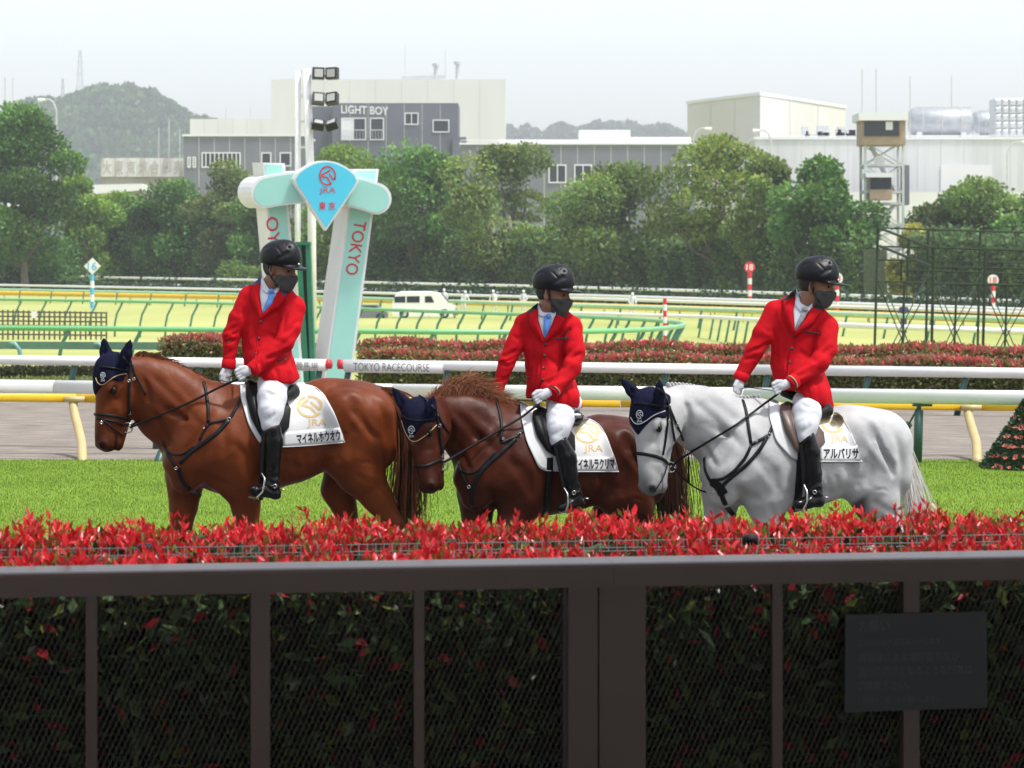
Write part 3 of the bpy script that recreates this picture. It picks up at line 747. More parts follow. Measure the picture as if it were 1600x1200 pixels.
clipped('clipped_hedge', 'dark clipped hedge seen between the gate legs', 340, 600, 362, 366, 42, tone=G3)
clipped('clipped_hedge', 'clipped hedge between the gate and the middle rider', 600, 842, 366, 372, 43, tone=(.06, .105, .03))
clipped('clipped_hedge', 'lighter clipped hedge block behind the middle rider', 846, 900, 362, 366, 44, tone=(.085, .14, .035))
clipped('clipped_hedge', 'clipped hedge right of the middle rider', 904, 1068, 372, 376, 45, tone=(.058, .10, .03))
clipped('clipped_hedge', 'narrow clipped hedge left of the red marker disc', 1076, 1152, 374, 377, 46, tone=(.055, .10, .028))
clipped('clipped_hedge', 'clipped hedge right of the red marker disc', 1172, 1342, 374, 380, 47, tone=(.055, .10, .028))
clipped('clipped_hedge', 'clipped hedge behind the scaffold', 1424, 1680, 366, 374, 48, tone=(.05, .088, .03))
clipped('low_hedge', 'low trimmed hedge under the trees at the left edge', -30, 100, 404, 406, 49, 1.5, (.07, .12, .03), dd=-14, leaf=.3, group='low trimmed hedges')
clipped('low_hedge', 'low trimmed light green hedge left of the gate', 340, 402, 415, 416, 50, 1.5, (.085, .14, .03), dd=-14, leaf=.3, group='low trimmed hedges')
clipped('low_hedge', 'long low hedge with shade painted into its leaves behind the far white rail', -40, 1660, 438, 470, 51, 1.2, (.022, .042, .022), dd=-20, n=16000, leaf=.35, group='low trimmed hedges')  # leaf tone darkened to paint the band of shade under the far rail
# ================================================================== running rails
def rail(name, label, pts, m, r, post_m, posts, shape='straight', group='running rails', h=None, flat=1.0, sect='tube', pw=.035, lo=56):
    """pts: (px, py[, distance]) along the rail; without a distance it stands h metres over the ground"""
    W = []
    for p in pts:
        d = p[2] if len(p) > 2 else depth_for(p[0], p[1], h, lo); W.append(P(p[0], p[1], d))
    W = np.array(W); S = np.r_[0, np.cumsum(np.linalg.norm(np.diff(W, axis=0), axis=1))]
    Wd = smooth_line(W, max(8, int(S[-1]/1.2))) if len(pts) > 2 else resample(W, 12)
    c = Wd.mean(0); e = empty(name, (Wd[0][0], Wd[0][1], float(g(Wd[0][0], Wd[0][1]))), label, 'rail', group)
    mb = MB()
    if sect == 'tube': mb.tube(Wd, r, 12, flat=flat); mb.build('rail_bar', m, e, True)
    else:
        for a, b in zip(Wd[:-1], Wd[1:]): mb.bar(a, b, r*1.2, r*2)
        mb.build('rail_bar', m, e)
    tot = np.r_[0, np.cumsum(np.linalg.norm(np.diff(Wd, axis=0), axis=1))]
    xs_px = 800 + Wd[:, 0]/Wd[:, 1]*FPX
    if isinstance(posts, (int, float)):
        T = np.arange(posts*.5, tot[-1], posts)
    else:
        T = [np.interp(p, xs_px, tot) if xs_px[-1] > xs_px[0] else 0 for p in posts]
    for t in T:
        q = np.array([np.interp(t, tot, Wd[:, k]) for k in range(3)]); z = float(g(q[0], q[1])) - .05; hh = q[2] - z
        if shape == 'straight': pl = [q - [0, 0, r*.8], [q[0], q[1], z]]
        elif shape == 'lean': pl = [q + [0, 0, -r*.8], [q[0] - .16*hh, q[1] + .25, z]]
        elif shape == 'goose': pl = [q + [.02, 0, r*.2], q + [-.04*hh, 0, -.12*hh], q + [-.16*hh, .08, -.34*hh], [q[0] - .22*hh, q[1] + .12, q[2] - .62*hh], [q[0] - .22*hh, q[1] + .12, z]]
        elif shape == 'goose2': pl = [q + [-.05, -r*1.3, r*.35], q + [.06, -r*1.5, r*.5], q + [.17, -r*1.5, -.1], q + [.22, -r*1.5, -.32], [q[0] + .24, q[1] - r*1.5, z]]
        elif shape == 'fwd': pl = [q + [0, 0, -r], [q[0] + .12*hh, q[1] - .2, z]]
        MB().tube(pl, pw, 8).build('post', post_m, e, True)
    return e
# far white rail in front of the trees, and the rails of the inner courses, from far to near
rail('running_rail', 'farthest white rail in front of the shade-painted low hedge', [(-40, 430, 365), (420, 438, 321), (830, 447, 283), (1250, 459, 243), (1650, 473, 206)], M['white'], .13, M['steel'], 14.0, group='rails of the far courses')
rail('running_rail', 'white rail just below the farthest white rail', [(-40, 440), (400, 448), (830, 459), (1250, 472), (1650, 486)], M['white'], .13, M['teal'], 7.0, h=1.15, lo=150, shape='lean', group='rails of the far courses')
rail('running_rail', 'thin white rail behind the yellow rail', [(-40, 444.5), (400, 453), (830, 464), (1250, 477), (1650, 491)], M['white'], .11, M['teal'], 9.0, h=1.15, lo=130, shape='lean', group='rails of the far courses')
rail('running_rail', 'long yellow rail across the infield', [(-40, 457), (400, 465), (830, 475), (1250, 488), (1650, 503)], M['yellow'], .20, M['teal'], 8.0, h=.75, lo=120, group='rails of the far courses')
rail('running_rail', 'pale green rail in front of the yellow rail', [(-40, 451.5), (350, 459), (600, 467), (830, 475), (1100, 483), (1650, 502)], M['palegreen'], .11, M['teal'], 4.6, h=1.1, lo=110, shape='lean', group='rails of the far courses', pw=.06)
rail('running_rail', 'white rail across the infield at the right', [(860, 488), (1100, 495), (1330, 509), (1650, 519)], M['white'], .09, M['teal'], 3.9, h=1.0, lo=90, shape='lean', group='rails of the far courses', pw=.05)
rail('running_rail', 'light green rail that loops round in front of the van',
     [(-60, 512, 69), (250, 514, 68.5), (560, 518, 68), (830, 520, 68), (980, 517.5, 70), (1045, 513, 74), (1072, 508.5, 79), (1066, 504.5, 85), (1030, 501, 90), (940, 496, 96), (830, 492, 101), (600, 484, 112), (350, 474, 124), (150, 470, 130), (-60, 467, 136)],
     M['greenrail'], .065, M['teal'], 1.75, shape='goose', group='rails of the near courses', pw=.045)
rail('running_rail', 'dull green box rail behind the red-topped hedge', [(-360, 537.5, 66.2), (1960, 549.5, 58)], M['dullgreen'], .085, M['bluepost'], [20, 152, 310, 470, 617, 762, 900, 1033, 1159, 1280, 1403, 1513], shape='goose2', sect='box', group='rails of the near courses', pw=.05)
# white home-straight rails
def capsule_rail(name, label, A, B, h_, w_, joints, group):
    e = empty(name, (A[0], A[1], 0), label, 'rail', group); segs = np.r_[0, joints, 1]; d = B - A
    prof = [(math.copysign(abs(math.cos(t))**.7, math.cos(t))*w_/2, math.copysign(abs(math.sin(t))**.7, math.sin(t))*h_/2) for t in np.linspace(0, 2*math.pi, 20, endpoint=False)]
    n = unit(np.array([d[1], -d[0], 0])); up = np.array([0, 0, 1.])
    for a, b in zip(segs[:-1], segs[1:]):
        p, q = A + d*a, A + d*b - unit(d)*.012; V = [p + n*u + up*v for u, v in prof] + [q + n*u + up*v for u, v in prof]; k = len(prof)
        MB().add(V, [tuple(range(k)), tuple(range(2*k-1, k-1, -1))] + [(i, i+k, (i+1) % k + k, (i+1) % k) for i in range(k)]).build('rail_bar', M['white'], e, True)
    return e
A, B = P(-60, 603, 39.8), P(1670, 622.5, 35.7); A, B = A - (B-A)*.2, B + (B-A)*.2
e = capsule_rail('white_rail', 'thick white rail nearest behind the horses', A, B, .185, .16, [.21, .44, .664], 'white rails of the home straight')
def on(A, B, px):
    t = np.linspace(0, 1, 400); W = A + (B-A)*t[:, None]; x = 800 + W[:, 0]/W[:, 1]*FPX; return np.array([np.interp(px, x, W[:, k]) for k in range(3)])
for px in (247, 840, 1436):
    q = on(A, B, px); pm = M['darkgreen']
    po = MB().tube([[q[0], q[1], q[2]-.17], [q[0] + (-.02), q[1], -.03]], .056, 12).build('post', pm, e, True)
    mb = MB(); mb.tube([[q[0], q[1], q[2]-.08], [q[0], q[1], q[2]-.2]], .03, 8); mb.box(q + [-.08, -.05, -.12], q + [.16, .05, -.085]); mb.build('bracket', M['darkgreen'], e)
    mb = MB(); mb.tube([q + [-.02, .02, -.15], q + [-.11, .09, -.34], q + [-.112, .092, -.341], q + [-.2, .2, -.52]], [.012, .012, .045, .045], 10); mb.build('brace', pm, e)
q = on(A, B, 262); MB().tube([P(266, 672, 37.2), P(243, 735, 36.3)], .06, 10).build('brace', M['darkgreen'], e, True)
# yellow rail with cream goose-neck posts
A, B = P(-60, 620.5, 37.9), P(1670, 636.5, 37.5); A, B = A - (B-A)*.2, B + (B-A)*.2
e = capsule_rail('yellow_rail', 'yellow rail just under the nearest white rail', A, B, .112, .11, [.218, .57, .793], 'yellow rails')
for o in e.children: o.data.materials[0] = M['yellow']
for px in (118, 1516):
    q = on(A, B, px); z = 0
    MB().tube(smooth_line([P(px-4, 627 + .009*px, q[1]-.05), P(px-2, 645 + .006*px, q[1]-.12), P(px+4, 667 + .004*px, q[1]-.35), P(px+10, 692, q[1]-.8), P(px+11, 726, q[1]-1.25)], 14), .06, 10).build('post', M['cream'], e, True)
    MB().tube([q + [-.13, -.085, -.01], q + [.13, -.085, -.01]], [.05, .05], 10, flat=.8).build('clip', M['cream'], e, True)
# white rail with the racecourse name
A, B = P(-60, 561.5, 53.6), P(1670, 584, 47.4); A, B = A - (B-A)*.2, B + (B-A)*.2
e = empty('named_rail', (A[0], A[1], 0), 'white rail lettered TOKYO RACECOURSE with red ends at the finish', 'rail', 'white rails of the home straight')
prof = [(math.cos(t)*.085, math.sin(t)*.088) for t in np.linspace(0, 2*math.pi, 18, endpoint=False)]
def rail_seg(p, q, m, name, s=1.0):
    d = q-p; n = unit(np.array([d[1], -d[0], 0])); up = np.array([0, 0, 1.]); k = len(prof)
    V = [p + n*u*s + up*v*s for u, v in prof] + [q + n*u*s + up*v*s for u, v in prof]
    return MB().add(V, [tuple(range(k)), tuple(range(2*k-1, k-1, -1))] + [(i, i+k, (i+1) % k + k, (i+1) % k) for i in range(k)]).build(name, m, e, True)
rail_seg(A, on(A, B, 511), M['white'], 'rail_bar'); rail_seg(on(A, B, 511), on(A, B, 517), M['red'], 'red_band', 1.003)
rail_seg(on(A, B, 529), on(A, B, 538), M['red'], 'red_band', 1.003); rail_seg(on(A, B, 538), on(A, B, 1180), M['white'], 'rail_bar'); rail_seg(on(A, B, 1180.4), B, M['white'], 'rail_bar')
for px in (-20, 116, 312, 500, 545, 700, 870, 1042, 1200, 1357, 1509, 1640, 1800, 1960):
    q = on(A, B, px); MB().tube([q + [0, .02, -.08], [q[0] - .13, q[1] + .15, -.02]], .055, 8).build('post', M['darkgreen'], e, True)
def on_rail(x, y):
    q = on(A, B, x); return P(x, y, q[1] - .118)
rail_seg(on(A, B, 540) + [0, 0, -.035], on(A, B, 694) + [0, 0, -.03], M['white'], 'name_sleeve', 1.27); rail_seg(on(A, B, 432) + [0, 0, -.02], on(A, B, 510) + [0, 0, -.02], M['white'], 'name_sleeve', 1.2)
print_on('lettering', text_arrays('TOKYO RACECOURSE'), (552, 566.5), (671, 568), (552, 579.5), on_rail, M['greyprint'], e)
print_on('lettering', text_arrays('東京競馬場'), (438, 563.5), (497, 564.5), (438, 578), on_rail, M['greyprint'], e)

# ================================================================== finish gate
D = 55.0
e = empty('finish_gate', tuple(P(490, 620, D)*[1, 1, 0]), 'white and mint finish gate lettered TOKYO with a blue fan sign', 'gate')
def plank(name, poly, d, dep, m, parent): return MB().prism([P(x, y, d) for x, y in poly], (0, dep, 0)).build(name, m, parent)
def side_poly(poly, d, sh, m, nm):   # the body of a box sign seen slightly from the left: front outline and a rear outline shifted left
    k = len(poly); F_ = [P(x, y, d) for x, y in poly]; B_ = [P(x + sh, y, d + .9) for x, y in poly]
    return MB().add(F_ + B_, [tuple(range(k)), tuple(range(2*k-1, k-1, -1))] + [(i, i+k, (i+1) % k + k, (i+1) % k) for i in range(k)]).build(nm, m, e)
# legs: front outlines
LL = [(414, 257), (444, 258), (476, 596), (441, 596)]; LR = [(553, 264), (592, 264), (543, 640), (500, 640)]
LL = [(411, 254), (445, 255), (479, 640), (445, 640)]
for poly, sh in ((LL, -17), (LR, -20)):
    side_poly(poly, D, sh, M['white'], 'leg')
    ins = [(poly[0][0]+3, poly[0][1]+3), (poly[1][0]-4, poly[1][1]+3), (poly[2][0]-4, poly[2][1]), (poly[3][0]+3, poly[3][1])]
    plank('leg_panel', ins, D-.012, .011, M['mint'], e)
def leg_txt(s, tl, tr, bl, nm='lettering'): print_on(nm, text_arrays(s, .005), tl, tr, bl, lambda x, y: P(x, y, D-.02), M['redprint'], e)
leg_txt('TOKYO', (573, 347), (558, 431), (554, 344)); leg_txt('TOKYO', (444, 431+12), (434, 338), (425, 443+2))
# crossbar: rounded bar bowed upward
def bow(x): return 292 + ((x-492)/88.)**2*(11 if x < 492 else 15)
xsb = np.linspace(418, 586, 24); hb = 32
top_ = [(x, bow(x)-25) for x in xsb]; bot_ = [(x, bow(x)+25.5) for x in xsb[::-1]]
capR = [(586 + 26*math.sin(t), bow(588)+.5 - 25.5*math.cos(t)) for t in np.linspace(.25, math.pi-.25, 9)]
capL = [(417 - 24*math.sin(t), bow(416)+.5 + 25.5*math.cos(t)) for t in np.linspace(.25, math.pi-.25, 9)]
bar = top_ + capR + bot_ + capL
D2 = D - .35
def boxsign(poly, d, sh, m, nm, dep=1.3):
    k = len(poly); F_ = [P(x, y, d) for x, y in poly]; B_ = [P(x + sh, y, d + dep) for x, y in poly]
    return MB().add(F_ + B_, [tuple(range(k)), tuple(range(2*k-1, k-1, -1))] + [(i, i+k, (i+1) % k + k, (i+1) % k) for i in range(k)]).build(nm, m, e)
boxsign(bar, D2, -22, M['white'], 'crossbar')
cxy = np.array([500, 292]); inn = [((x-cxy[0])*.968 + cxy[0], (y - bow(x))*.88 + bow(x)) for x, y in bar]
plank('crossbar_panel', inn, D2-.012, .011, M['mint'], e)
# fan sign
fan = [(459, 281)] + [(509.5 + 52*math.sin(t), 300 - 50*math.cos(t)) for t in np.radians(np.linspace(-62, 62, 19))] + [(561, 281), (509.5, 360)]
fan = [(458.5, 279)] + [(x, 251 + ((x-509)/50.)**2*24) for x in np.linspace(464, 556, 17)] + [(561, 282), (556, 291), (509.5, 360.5), (462, 289)]
D3 = D2 - .3
boxsign(fan, D3, -4, M['white'], 'fan_sign', .25)
fc = np.array([509.5, 298]); plank('fan_panel', [((x-fc[0])*.93 + fc[0], (y-fc[1])*.935 + fc[1] - .5) for x, y in fan], D3-.012, .011, M['cyan'], e)
pl3 = lambda x, y: P(x, y, D3-.02)
print_on('emblem', EMBLEM, (498.5, 259), (525, 259.5), (498.5, 290), pl3, M['redprint'], e)
print_on('lettering', text_arrays('JRA'), (499, 292.5), (524.5, 293), (499, 304), pl3, M['redprint'], e)
print_on('lettering', text_arrays('東 京', .012), (498, 315), (524, 315.5), (498, 328), pl3, M['redprint'], e)
# dark green camera mast
e = empty('camera_mast', tuple(P(480, 620, 52)*[1, 1, 0]), 'dark green steel mast with black track between the finish gate legs', 'mast')
for x0, x1, x2, x3, y0 in ((462, 470, 477, 486, 381), (477, 484, 487, 494.5, 378)):
    MB().prism([P(x0, y0, 52), P(x1, y0, 52), P(x3, 640, 52), P(x2, 640, 52)], (0, .35, 0)).build('upright', M['mastgreen'] if 'mastgreen' in M else M.setdefault('mastgreen', mat('mast_green', (.018, .15, .075), (.025, .18, .09), scale=4, rough=.4)), e)
MB().prism([P(470.2, 381, 52.05), P(476.8, 381, 52.05), P(487, 640, 52.05), P(482.5, 640, 52.05)], (0, .3, 0)).build('track', M['black'], e)
MB().box(P(461, 383, 51.98), P(484.5, 378, 51.98) + [0, .4, 0]).build('cap', M['mastgreen'], e)
MB().box(P(476, 598, 51.9), P(500, 640, 51.9) + [0, .5, 0]).build('base', M['darkgreen'], e)
# white floodlight mast
dl = 72
e = empty('floodlight_mast', tuple(P(480, 590, dl)*[1, 1, 0]), 'white twin-pole floodlight mast rising behind the fan sign', 'floodlight')
MB().tube([P(465, 580, dl), P(465.5, 112, dl)], .075, 12).build('pole', M['white'], e, True)
MB().tube([P(489, 590, dl-.1), P(487, 330, dl-.1), P(479, 108, dl-.1)], .105, 12).build('pole', M['white'], e, True)
mb = MB()
for y in (112, 150, 190, 230): mb.bar(P(465, y, dl), P(480, y, dl), .06)
mb.build('tie_bar', M['white'], e)
for y, tilt in ((114, .1), (152, .4), (190, 1.1)):
    mb = MB(); mb.bar(P(480, y+5, dl), P(524, y+5, dl-.1), .05); mb.build('lamp_arm', M['steel'], e)
    for k in (0, 1):
        x = 498 + k*19; c = P(x, y, dl-.3); Rm = Matrix.Rotation(-tilt, 3, 'X') @ Matrix.Rotation(.18 - .5*k, 3, 'Z')
        mb = MB(); mb.box((-.15, 0, -.145), (.15, .18, .145)); mb.v = [tuple(Vector(c) + Rm @ Vector(v)) for v in mb.v]; lo_ = mb.build('lamp_housing', M['black'], e)
        mb = MB(); mb.box((-.105, -.012, -.10), (.105, -.002, .10)); mb.v = [tuple(Vector(c) + Rm @ Vector(v)) for v in mb.v]; mb.build('lamp_glass', M['lampglass'], lo_)

# ================================================================== markers
def marker(px, top, yb, d, disc, r, s, colr, label, dark=False, diamond=False):
    e = empty('distance_marker', tuple(P(px, yb, d)), label, 'marker', 'distance markers'); y = top + r
    post_top = y + r*.95; n = 5
    ys = np.linspace(post_top, yb, n+1)
    for i in range(n): MB().tube([P(px, ys[i], d), P(px, ys[i+1], d)], 3.2/FPX*d, 10).build('post_band', (M[colr] if i % 2 == 0 else M['white']), e)
    if diamond: poly = [(px, y-r), (px+r, y), (px, y+r), (px-r, y)]
    else: poly = [(px + r*math.cos(t), y + r*math.sin(t)) for t in np.linspace(0, 2*math.pi, 24, endpoint=False)]
    MB().prism([P(*q, d-.1) for q in poly], (0, .12, 0)).build('disc', M['red'] if dark else M['white'], e)
    k = r*.55 if not diamond else r*.48
    print_on('numerals', text_arrays(s, .01), (px-k*1.15, y-k), (px+k*1.15, y-k), (px-k*1.15, y+k), lambda a, b: P(a, b, d-.11), M['white'] if dark else M[colr], e)
marker(144, 403, 482, 128, 1, 13, '16', 'blueprint', 'white diamond marker numbered 16 in blue at the left', diamond=True)
marker(1171.5, 409, 472, 225, 1, 8.5, '18', 'red', 'red disc marker numbered 18 in white between trees', dark=True)
marker(1308, 426, 490, 190, 1, 9, '18', 'red', 'white disc marker numbered 18 behind the right rider', )
marker(1552, 429, 492, 180, 1, 8.5, '18', 'red', 'white disc marker numbered 18 behind the scaffold')
e = empty('striped_post', tuple(P(1039, 534, 84)), 'red and white banded post by the looping green rail', 'post')
for i in range(7): MB().tube([P(1039, 466+i*9.7, 84), P(1039, 466+(i+1)*9.7, 84)], .055, 10).build('post_band', M['red'] if i % 2 == 0 else M['white'], e)

# ================================================================== van, truck, far people
def van(px0, px1, top, bot, label):
    c = at_ground((px0+px1)/2, bot, 0); d = c[1]; s = d/FPX; Lw = (px1-px0)*s; Hh = (bot-top)*s; x0 = (px0-800)*s; z0 = EYE - (bot-YH)*s
    e = empty('van', (c[0], d, z0), label, 'van')
    prof = [(0, .10), (0, .55), (.05, .93), (.13, 1.0), (.60, 1.0), (.74, .93), (.86, .58), (.985, .46), (1, .34), (1, .12), (.9, .08), (.1, .08)]
    pts = [(x0 + u*Lw, z0 + v*Hh) for u, v in prof]; W = 1.7
    body = MB(); n = len(pts)
    ring_ = lambda y, k: [(x0 + Lw/2 + (x - x0 - Lw/2)*1, y, z0 + (z-z0)) for x, z in pts]
    V = []; ys = [(d-.85, .95), (d-.80, 1.0), (d+.80, 1.0), (d+.85, .95)]
    for y, k in ys: V += [(x0 + Lw/2 + (x-x0-Lw/2)*(1-.02*(1-k)*20*.05), y, z0 + Hh*.5 + (z-z0-Hh*.5)*(k if z > z0+Hh*.5 else 1)) for x, z in pts]
    F = [tuple(range(n)), tuple(range(4*n-1, 3*n-1, -1))]
    for r_ in range(3): F += [(r_*n+i, (r_+1)*n+i, (r_+1)*n+(i+1) % n, r_*n+(i+1) % n) for i in range(n)]
    body.add(V, F).build('body', M['carwhite'], e)
    y = d - .862
    def pane(poly): MB().prism([(x0+u*Lw, y, z0+v*Hh) for u, v in poly], (0, .02, 0)).build('side_window', M['glass'], e)
    pane([(.03, .58), (.03, .80), (.20, .82), (.20, .58)]); pane([(.22, .58), (.22, .82), (.42, .82), (.42, .58)]); pane([(.50, .58), (.50, .82), (.60, .82), (.64, .62), (.64, .58)])
    MB().prism([(x0+.745*Lw, d-.7, z0+.90*Hh), (x0+.865*Lw, d-.7, z0+.57*Hh), (x0+.875*Lw, d-.7, z0+.58*Hh), (x0+.755*Lw, d-.7, z0+.92*Hh)], (0, 1.4, 0)).build('windscreen', M['glass'], e)
    MB().box((x0+.93*Lw, d-.86, z0+.12*Hh), (x0+1.01*Lw, d+.8, z0+.24*Hh)).build('bumper', M['black'], e)
    MB().box((x0+.97*Lw, d-.875, z0+.3*Hh), (x0+1.005*Lw, d-.6, z0+.4*Hh)).build('headlight', M['lampglass'], e)
    for u in (.18, .80):
        for yy in (d-.87, d+.67):
            wl = MB().tube([(x0+u*Lw, yy, z0+.3), (x0+u*Lw, yy+.2, z0+.3)], .31, 16).build('wheel', M['tyre'], e)
            MB().tube([(x0+u*Lw, yy-.01, z0+.3), (x0+u*Lw, yy+.02, z0+.3)], .17, 12).build('rim', M['steel'], wl)
van(614, 715, 455, 497, 'white minibus parked on the infield beyond the green rails')
c = at_ground(1345, 487, 0); d = c[1]; s = d/FPX
e = empty('truck', tuple(c), 'small silver truck parked by the far rails right of the right rider', 'truck')
X = lambda px: (px-800)*s
Z = lambda py: EYE - (py-YH)*s
MB().prism([(X(1336), d-.8, Z(484)), (X(1336), d-.8, Z(463)), (X(1356), d-.8, Z(463)), (X(1365), d-.8, Z(473)), (X(1366), d-.8, Z(484))], (0, 1.6, 0)).build('cab', M['steel'], e)
MB().prism([(X(1344), d-.82, Z(474)), (X(1344), d-.82, Z(465.5)), (X(1355), d-.82, Z(465.5)), (X(1361), d-.82, Z(474))], (0, .02, 0)).build('side_window', M['glass'], e)
MB().box((X(1296), d-.8, Z(483)), (X(1335), d+.8, Z(478))).build('load_bed', M['steel'], e); MB().box((X(1314), d-.7, Z(478)), (X(1334), d+.7, Z(460))).build('cargo_box', M['greywall'], e)
for px in (1305, 1353):
    w_ = MB().tube([(X(px), d-.84, Z(485)), (X(px), d-.64, Z(485))], .33, 14).build('wheel', M['tyre'], e); MB().tube([(X(px), d-.85, Z(485)), (X(px), d-.82, Z(485))], .17, 10).build('rim', M['steel'], w_)
# a small car behind the gate, seen between rails
c = at_ground(600, 497, 0); d = c[1]; s = d/FPX
e = empty('car', tuple(c), 'small dark grey car half hidden behind the right gate leg', 'car')
MB().prism([(X(545), d-.8, Z(496)), (X(545), d-.8, Z(486)), (X(556), d-.8, Z(484)), (X(566), d-.8, Z(476)), (X(590), d-.8, Z(476)), (X(599), d-.8, Z(485)), (X(606), d-.8, Z(488)), (X(606), d-.8, Z(496))], (0, 1.6, 0)).build('body', M['darkgrey'], e)
MB().prism([(X(567), d-.82, Z(484)), (X(571), d-.82, Z(478)), (X(588), d-.82, Z(478)), (X(595), d-.82, Z(484))], (0, .02, 0)).build('side_window', M['glass'], e)
for px in (556, 595): MB().tube([(X(px), d-.84, Z(496)), (X(px), d-.6, Z(496))], .3, 14).build('wheel', M['tyre'], e)
def far_person(px, top, label, m, cap, bend=0.0):
    d = depth_for(px, top, 1.68, 90); x = (px-800)/FPX*d; z = float(g(x, d)); h = .012*2
    F_ = Field((x-.6, d-.5, z-.05), (x+.6, d+.5, z+1.85), .035); q = lambda a, b, c_: np.array([x+a, d+b, z+c_])
    for s_ in (-1, 1):
        F_.cone(q(.1*s_, 0, .85), q(.11*s_, 0, .45), .085, .065, .03); F_.cone(q(.11*s_, 0, .45), q(.12*s_, 0, .06), .065, .05, .02); F_.cone(q(.12*s_, .02, .05), q(.12*s_, -.14, .04), .05, .04, .02)
        F_.cone(q(.19*s_+bend*.4, 0, 1.36), q(.27*s_+bend*.5, -.05, 1.08), .06, .05, .03); F_.cone(q(.27*s_+bend*.5, -.05, 1.08), q(.2*s_+bend*.8, -.22, .9), .05, .04, .02)
    F_.cone(q(0, 0, .9), q(bend*.4, 0, 1.3), .15, .17, .05, (1, .7, 1)); F_.cone(q(bend*.4, 0, 1.35), q(bend*.5, 0, 1.5), .07, .06, .04); F_.ell(q(bend*.55, -.02, 1.58), (.085, .1, .115), k=.02)
    V, Fc = F_.arrays(); o = link('person', fast_mesh('person', V, Fc, m, True)); tag(o, label, 'person', 'workers on the infield')
    hd = Field((x+bend*.55-.2, d-.25, z+1.45), (x+bend*.55+.2, d+.22, z+1.85), .025)
    hd.ell(q(bend*.55, -.02, 1.62), (.105, .12, .115), k=.01); hd.cut(lambda Xx: (z+1.59) - Xx[..., 2]); hd.ell(q(bend*.55, -.12, 1.6), (.08, .09, .02), k=.01)
    V, Fc = hd.arrays(); fix(link('hat', fast_mesh('hat', V, Fc, cap, True), o))
for px, top, lb, b in ((694, 452, 'worker in white beside the front of the minibus', 0), (724, 455, 'worker in white stooping right of the minibus', .25), (773, 454, 'worker in white bent over, middle of the infield group', -.2), (818, 454, 'worker in white standing just left of the middle rider', 0), (987, 458, 'lone worker in white right of the middle rider', .1)):
    far_person(px, top, lb, M['whitecloth'], M['white'], b)
for px, top, lb, b in ((1412, 472, 'person in dark clothes behind the scaffold', 0),):
    far_person(px, top, lb, M['navycloth'], M['navycloth'], b)

# ================================================================== lattice fence on the infield at the left
e = empty('lattice_fence', tuple(P(80, 522, 62)*[1, 1, 0]), 'brown lattice fence behind the green rails at the left edge', 'fence')
dz0, dz1 = 88, 84
for i in range(24):
    x = -20 + i*8.1; MB().bar(P(x, 484 + .02*x, 90), P(x, 531, 90), .05).build('picket', M['fencebrown'], e)
for y in (487, 494, 501, 508, 515, 522):
    MB().bar(P(-22, y, 90.06), P(167, y+2, 90.06), .045).build('cross_rail', M['fencebrown'], e)
bx(e, 'notice', 49, 486, 57, 497, 89.9, .04, M['white'])

# ================================================================== scaffold
e = empty('scaffold', tuple(P(1480, 575, 78)*[1, 1, 0]), 'dark green steel scaffold frame standing on the infield at the right', 'scaffold')
f0, f1 = 74.0, 84.0
def pole(x0, y0, x1, y1, d0, d1, w_=.05, nm='pole'): MB().tube([P(x0, y0, d0), P(x1, y1, d1)], w_*.64, 6).build(nm, M['scaffold'], e)
for xt, xb, yt in ((1372, 1366, 356), (1451, 1446, 358), (1532, 1527, 361)): pole(xt, yt, xb, 566, f1, f1, .06)                # rear standards
for xt, xb, yt in ((1459, 1455, 388), (1540, 1535, 392), (1620, 1615, 396)): pole(xt, yt, xb, 574, f0, f0, .06)
for xt, xb, yt in ((1413, 1410, 440), (1495, 1490, 440), (1574, 1569, 442)): pole(xt, yt, xb, 570, (f0+f1)/2, (f0+f1)/2, .05)
pole(1420, 374, 1418, 440, 79, 79, .06); pole(1408, 406, 1408, 440, 79, 79); pole(1489, 408, 1488, 440, 81, 81); pole(1567, 412, 1566, 442, 81, 81)
for y0, y1, d_ in ((356, 365, f1), (385, 391, f1), (406, 412, f1), (440, 446, f1)): pole(1372 if y0 != 406 else 1372, y0, 1660, y1, d_, d_, .045, 'ledger')
for y0, y1 in ((387, 393), (417, 421), (443, 447)): pole(1456, y0, 1660, y1, f0, f0, .05, 'ledger')
pole(1418, 422, 1660, 430, 79, 79, .045, 'ledger')
for y0, y1 in ((356, 388), (384, 417)): pole(1373, y0, 1457, y1, f1, f0, .06, 'ledger')
for i, x in enumerate((1370, 1452, 1533)):
    pole(x, 418, x+64, 570, f1, f0+2, .028, 'brace'); pole(x+84, 420, x+8, 572, f1, f0+2, .028, 'brace'); pole(x+2, 442, x+56, 570, f0+4, f0+4, .025, 'brace'); pole(x+86, 442, x+14, 572, f0+4, f0+4, .025, 'brace')

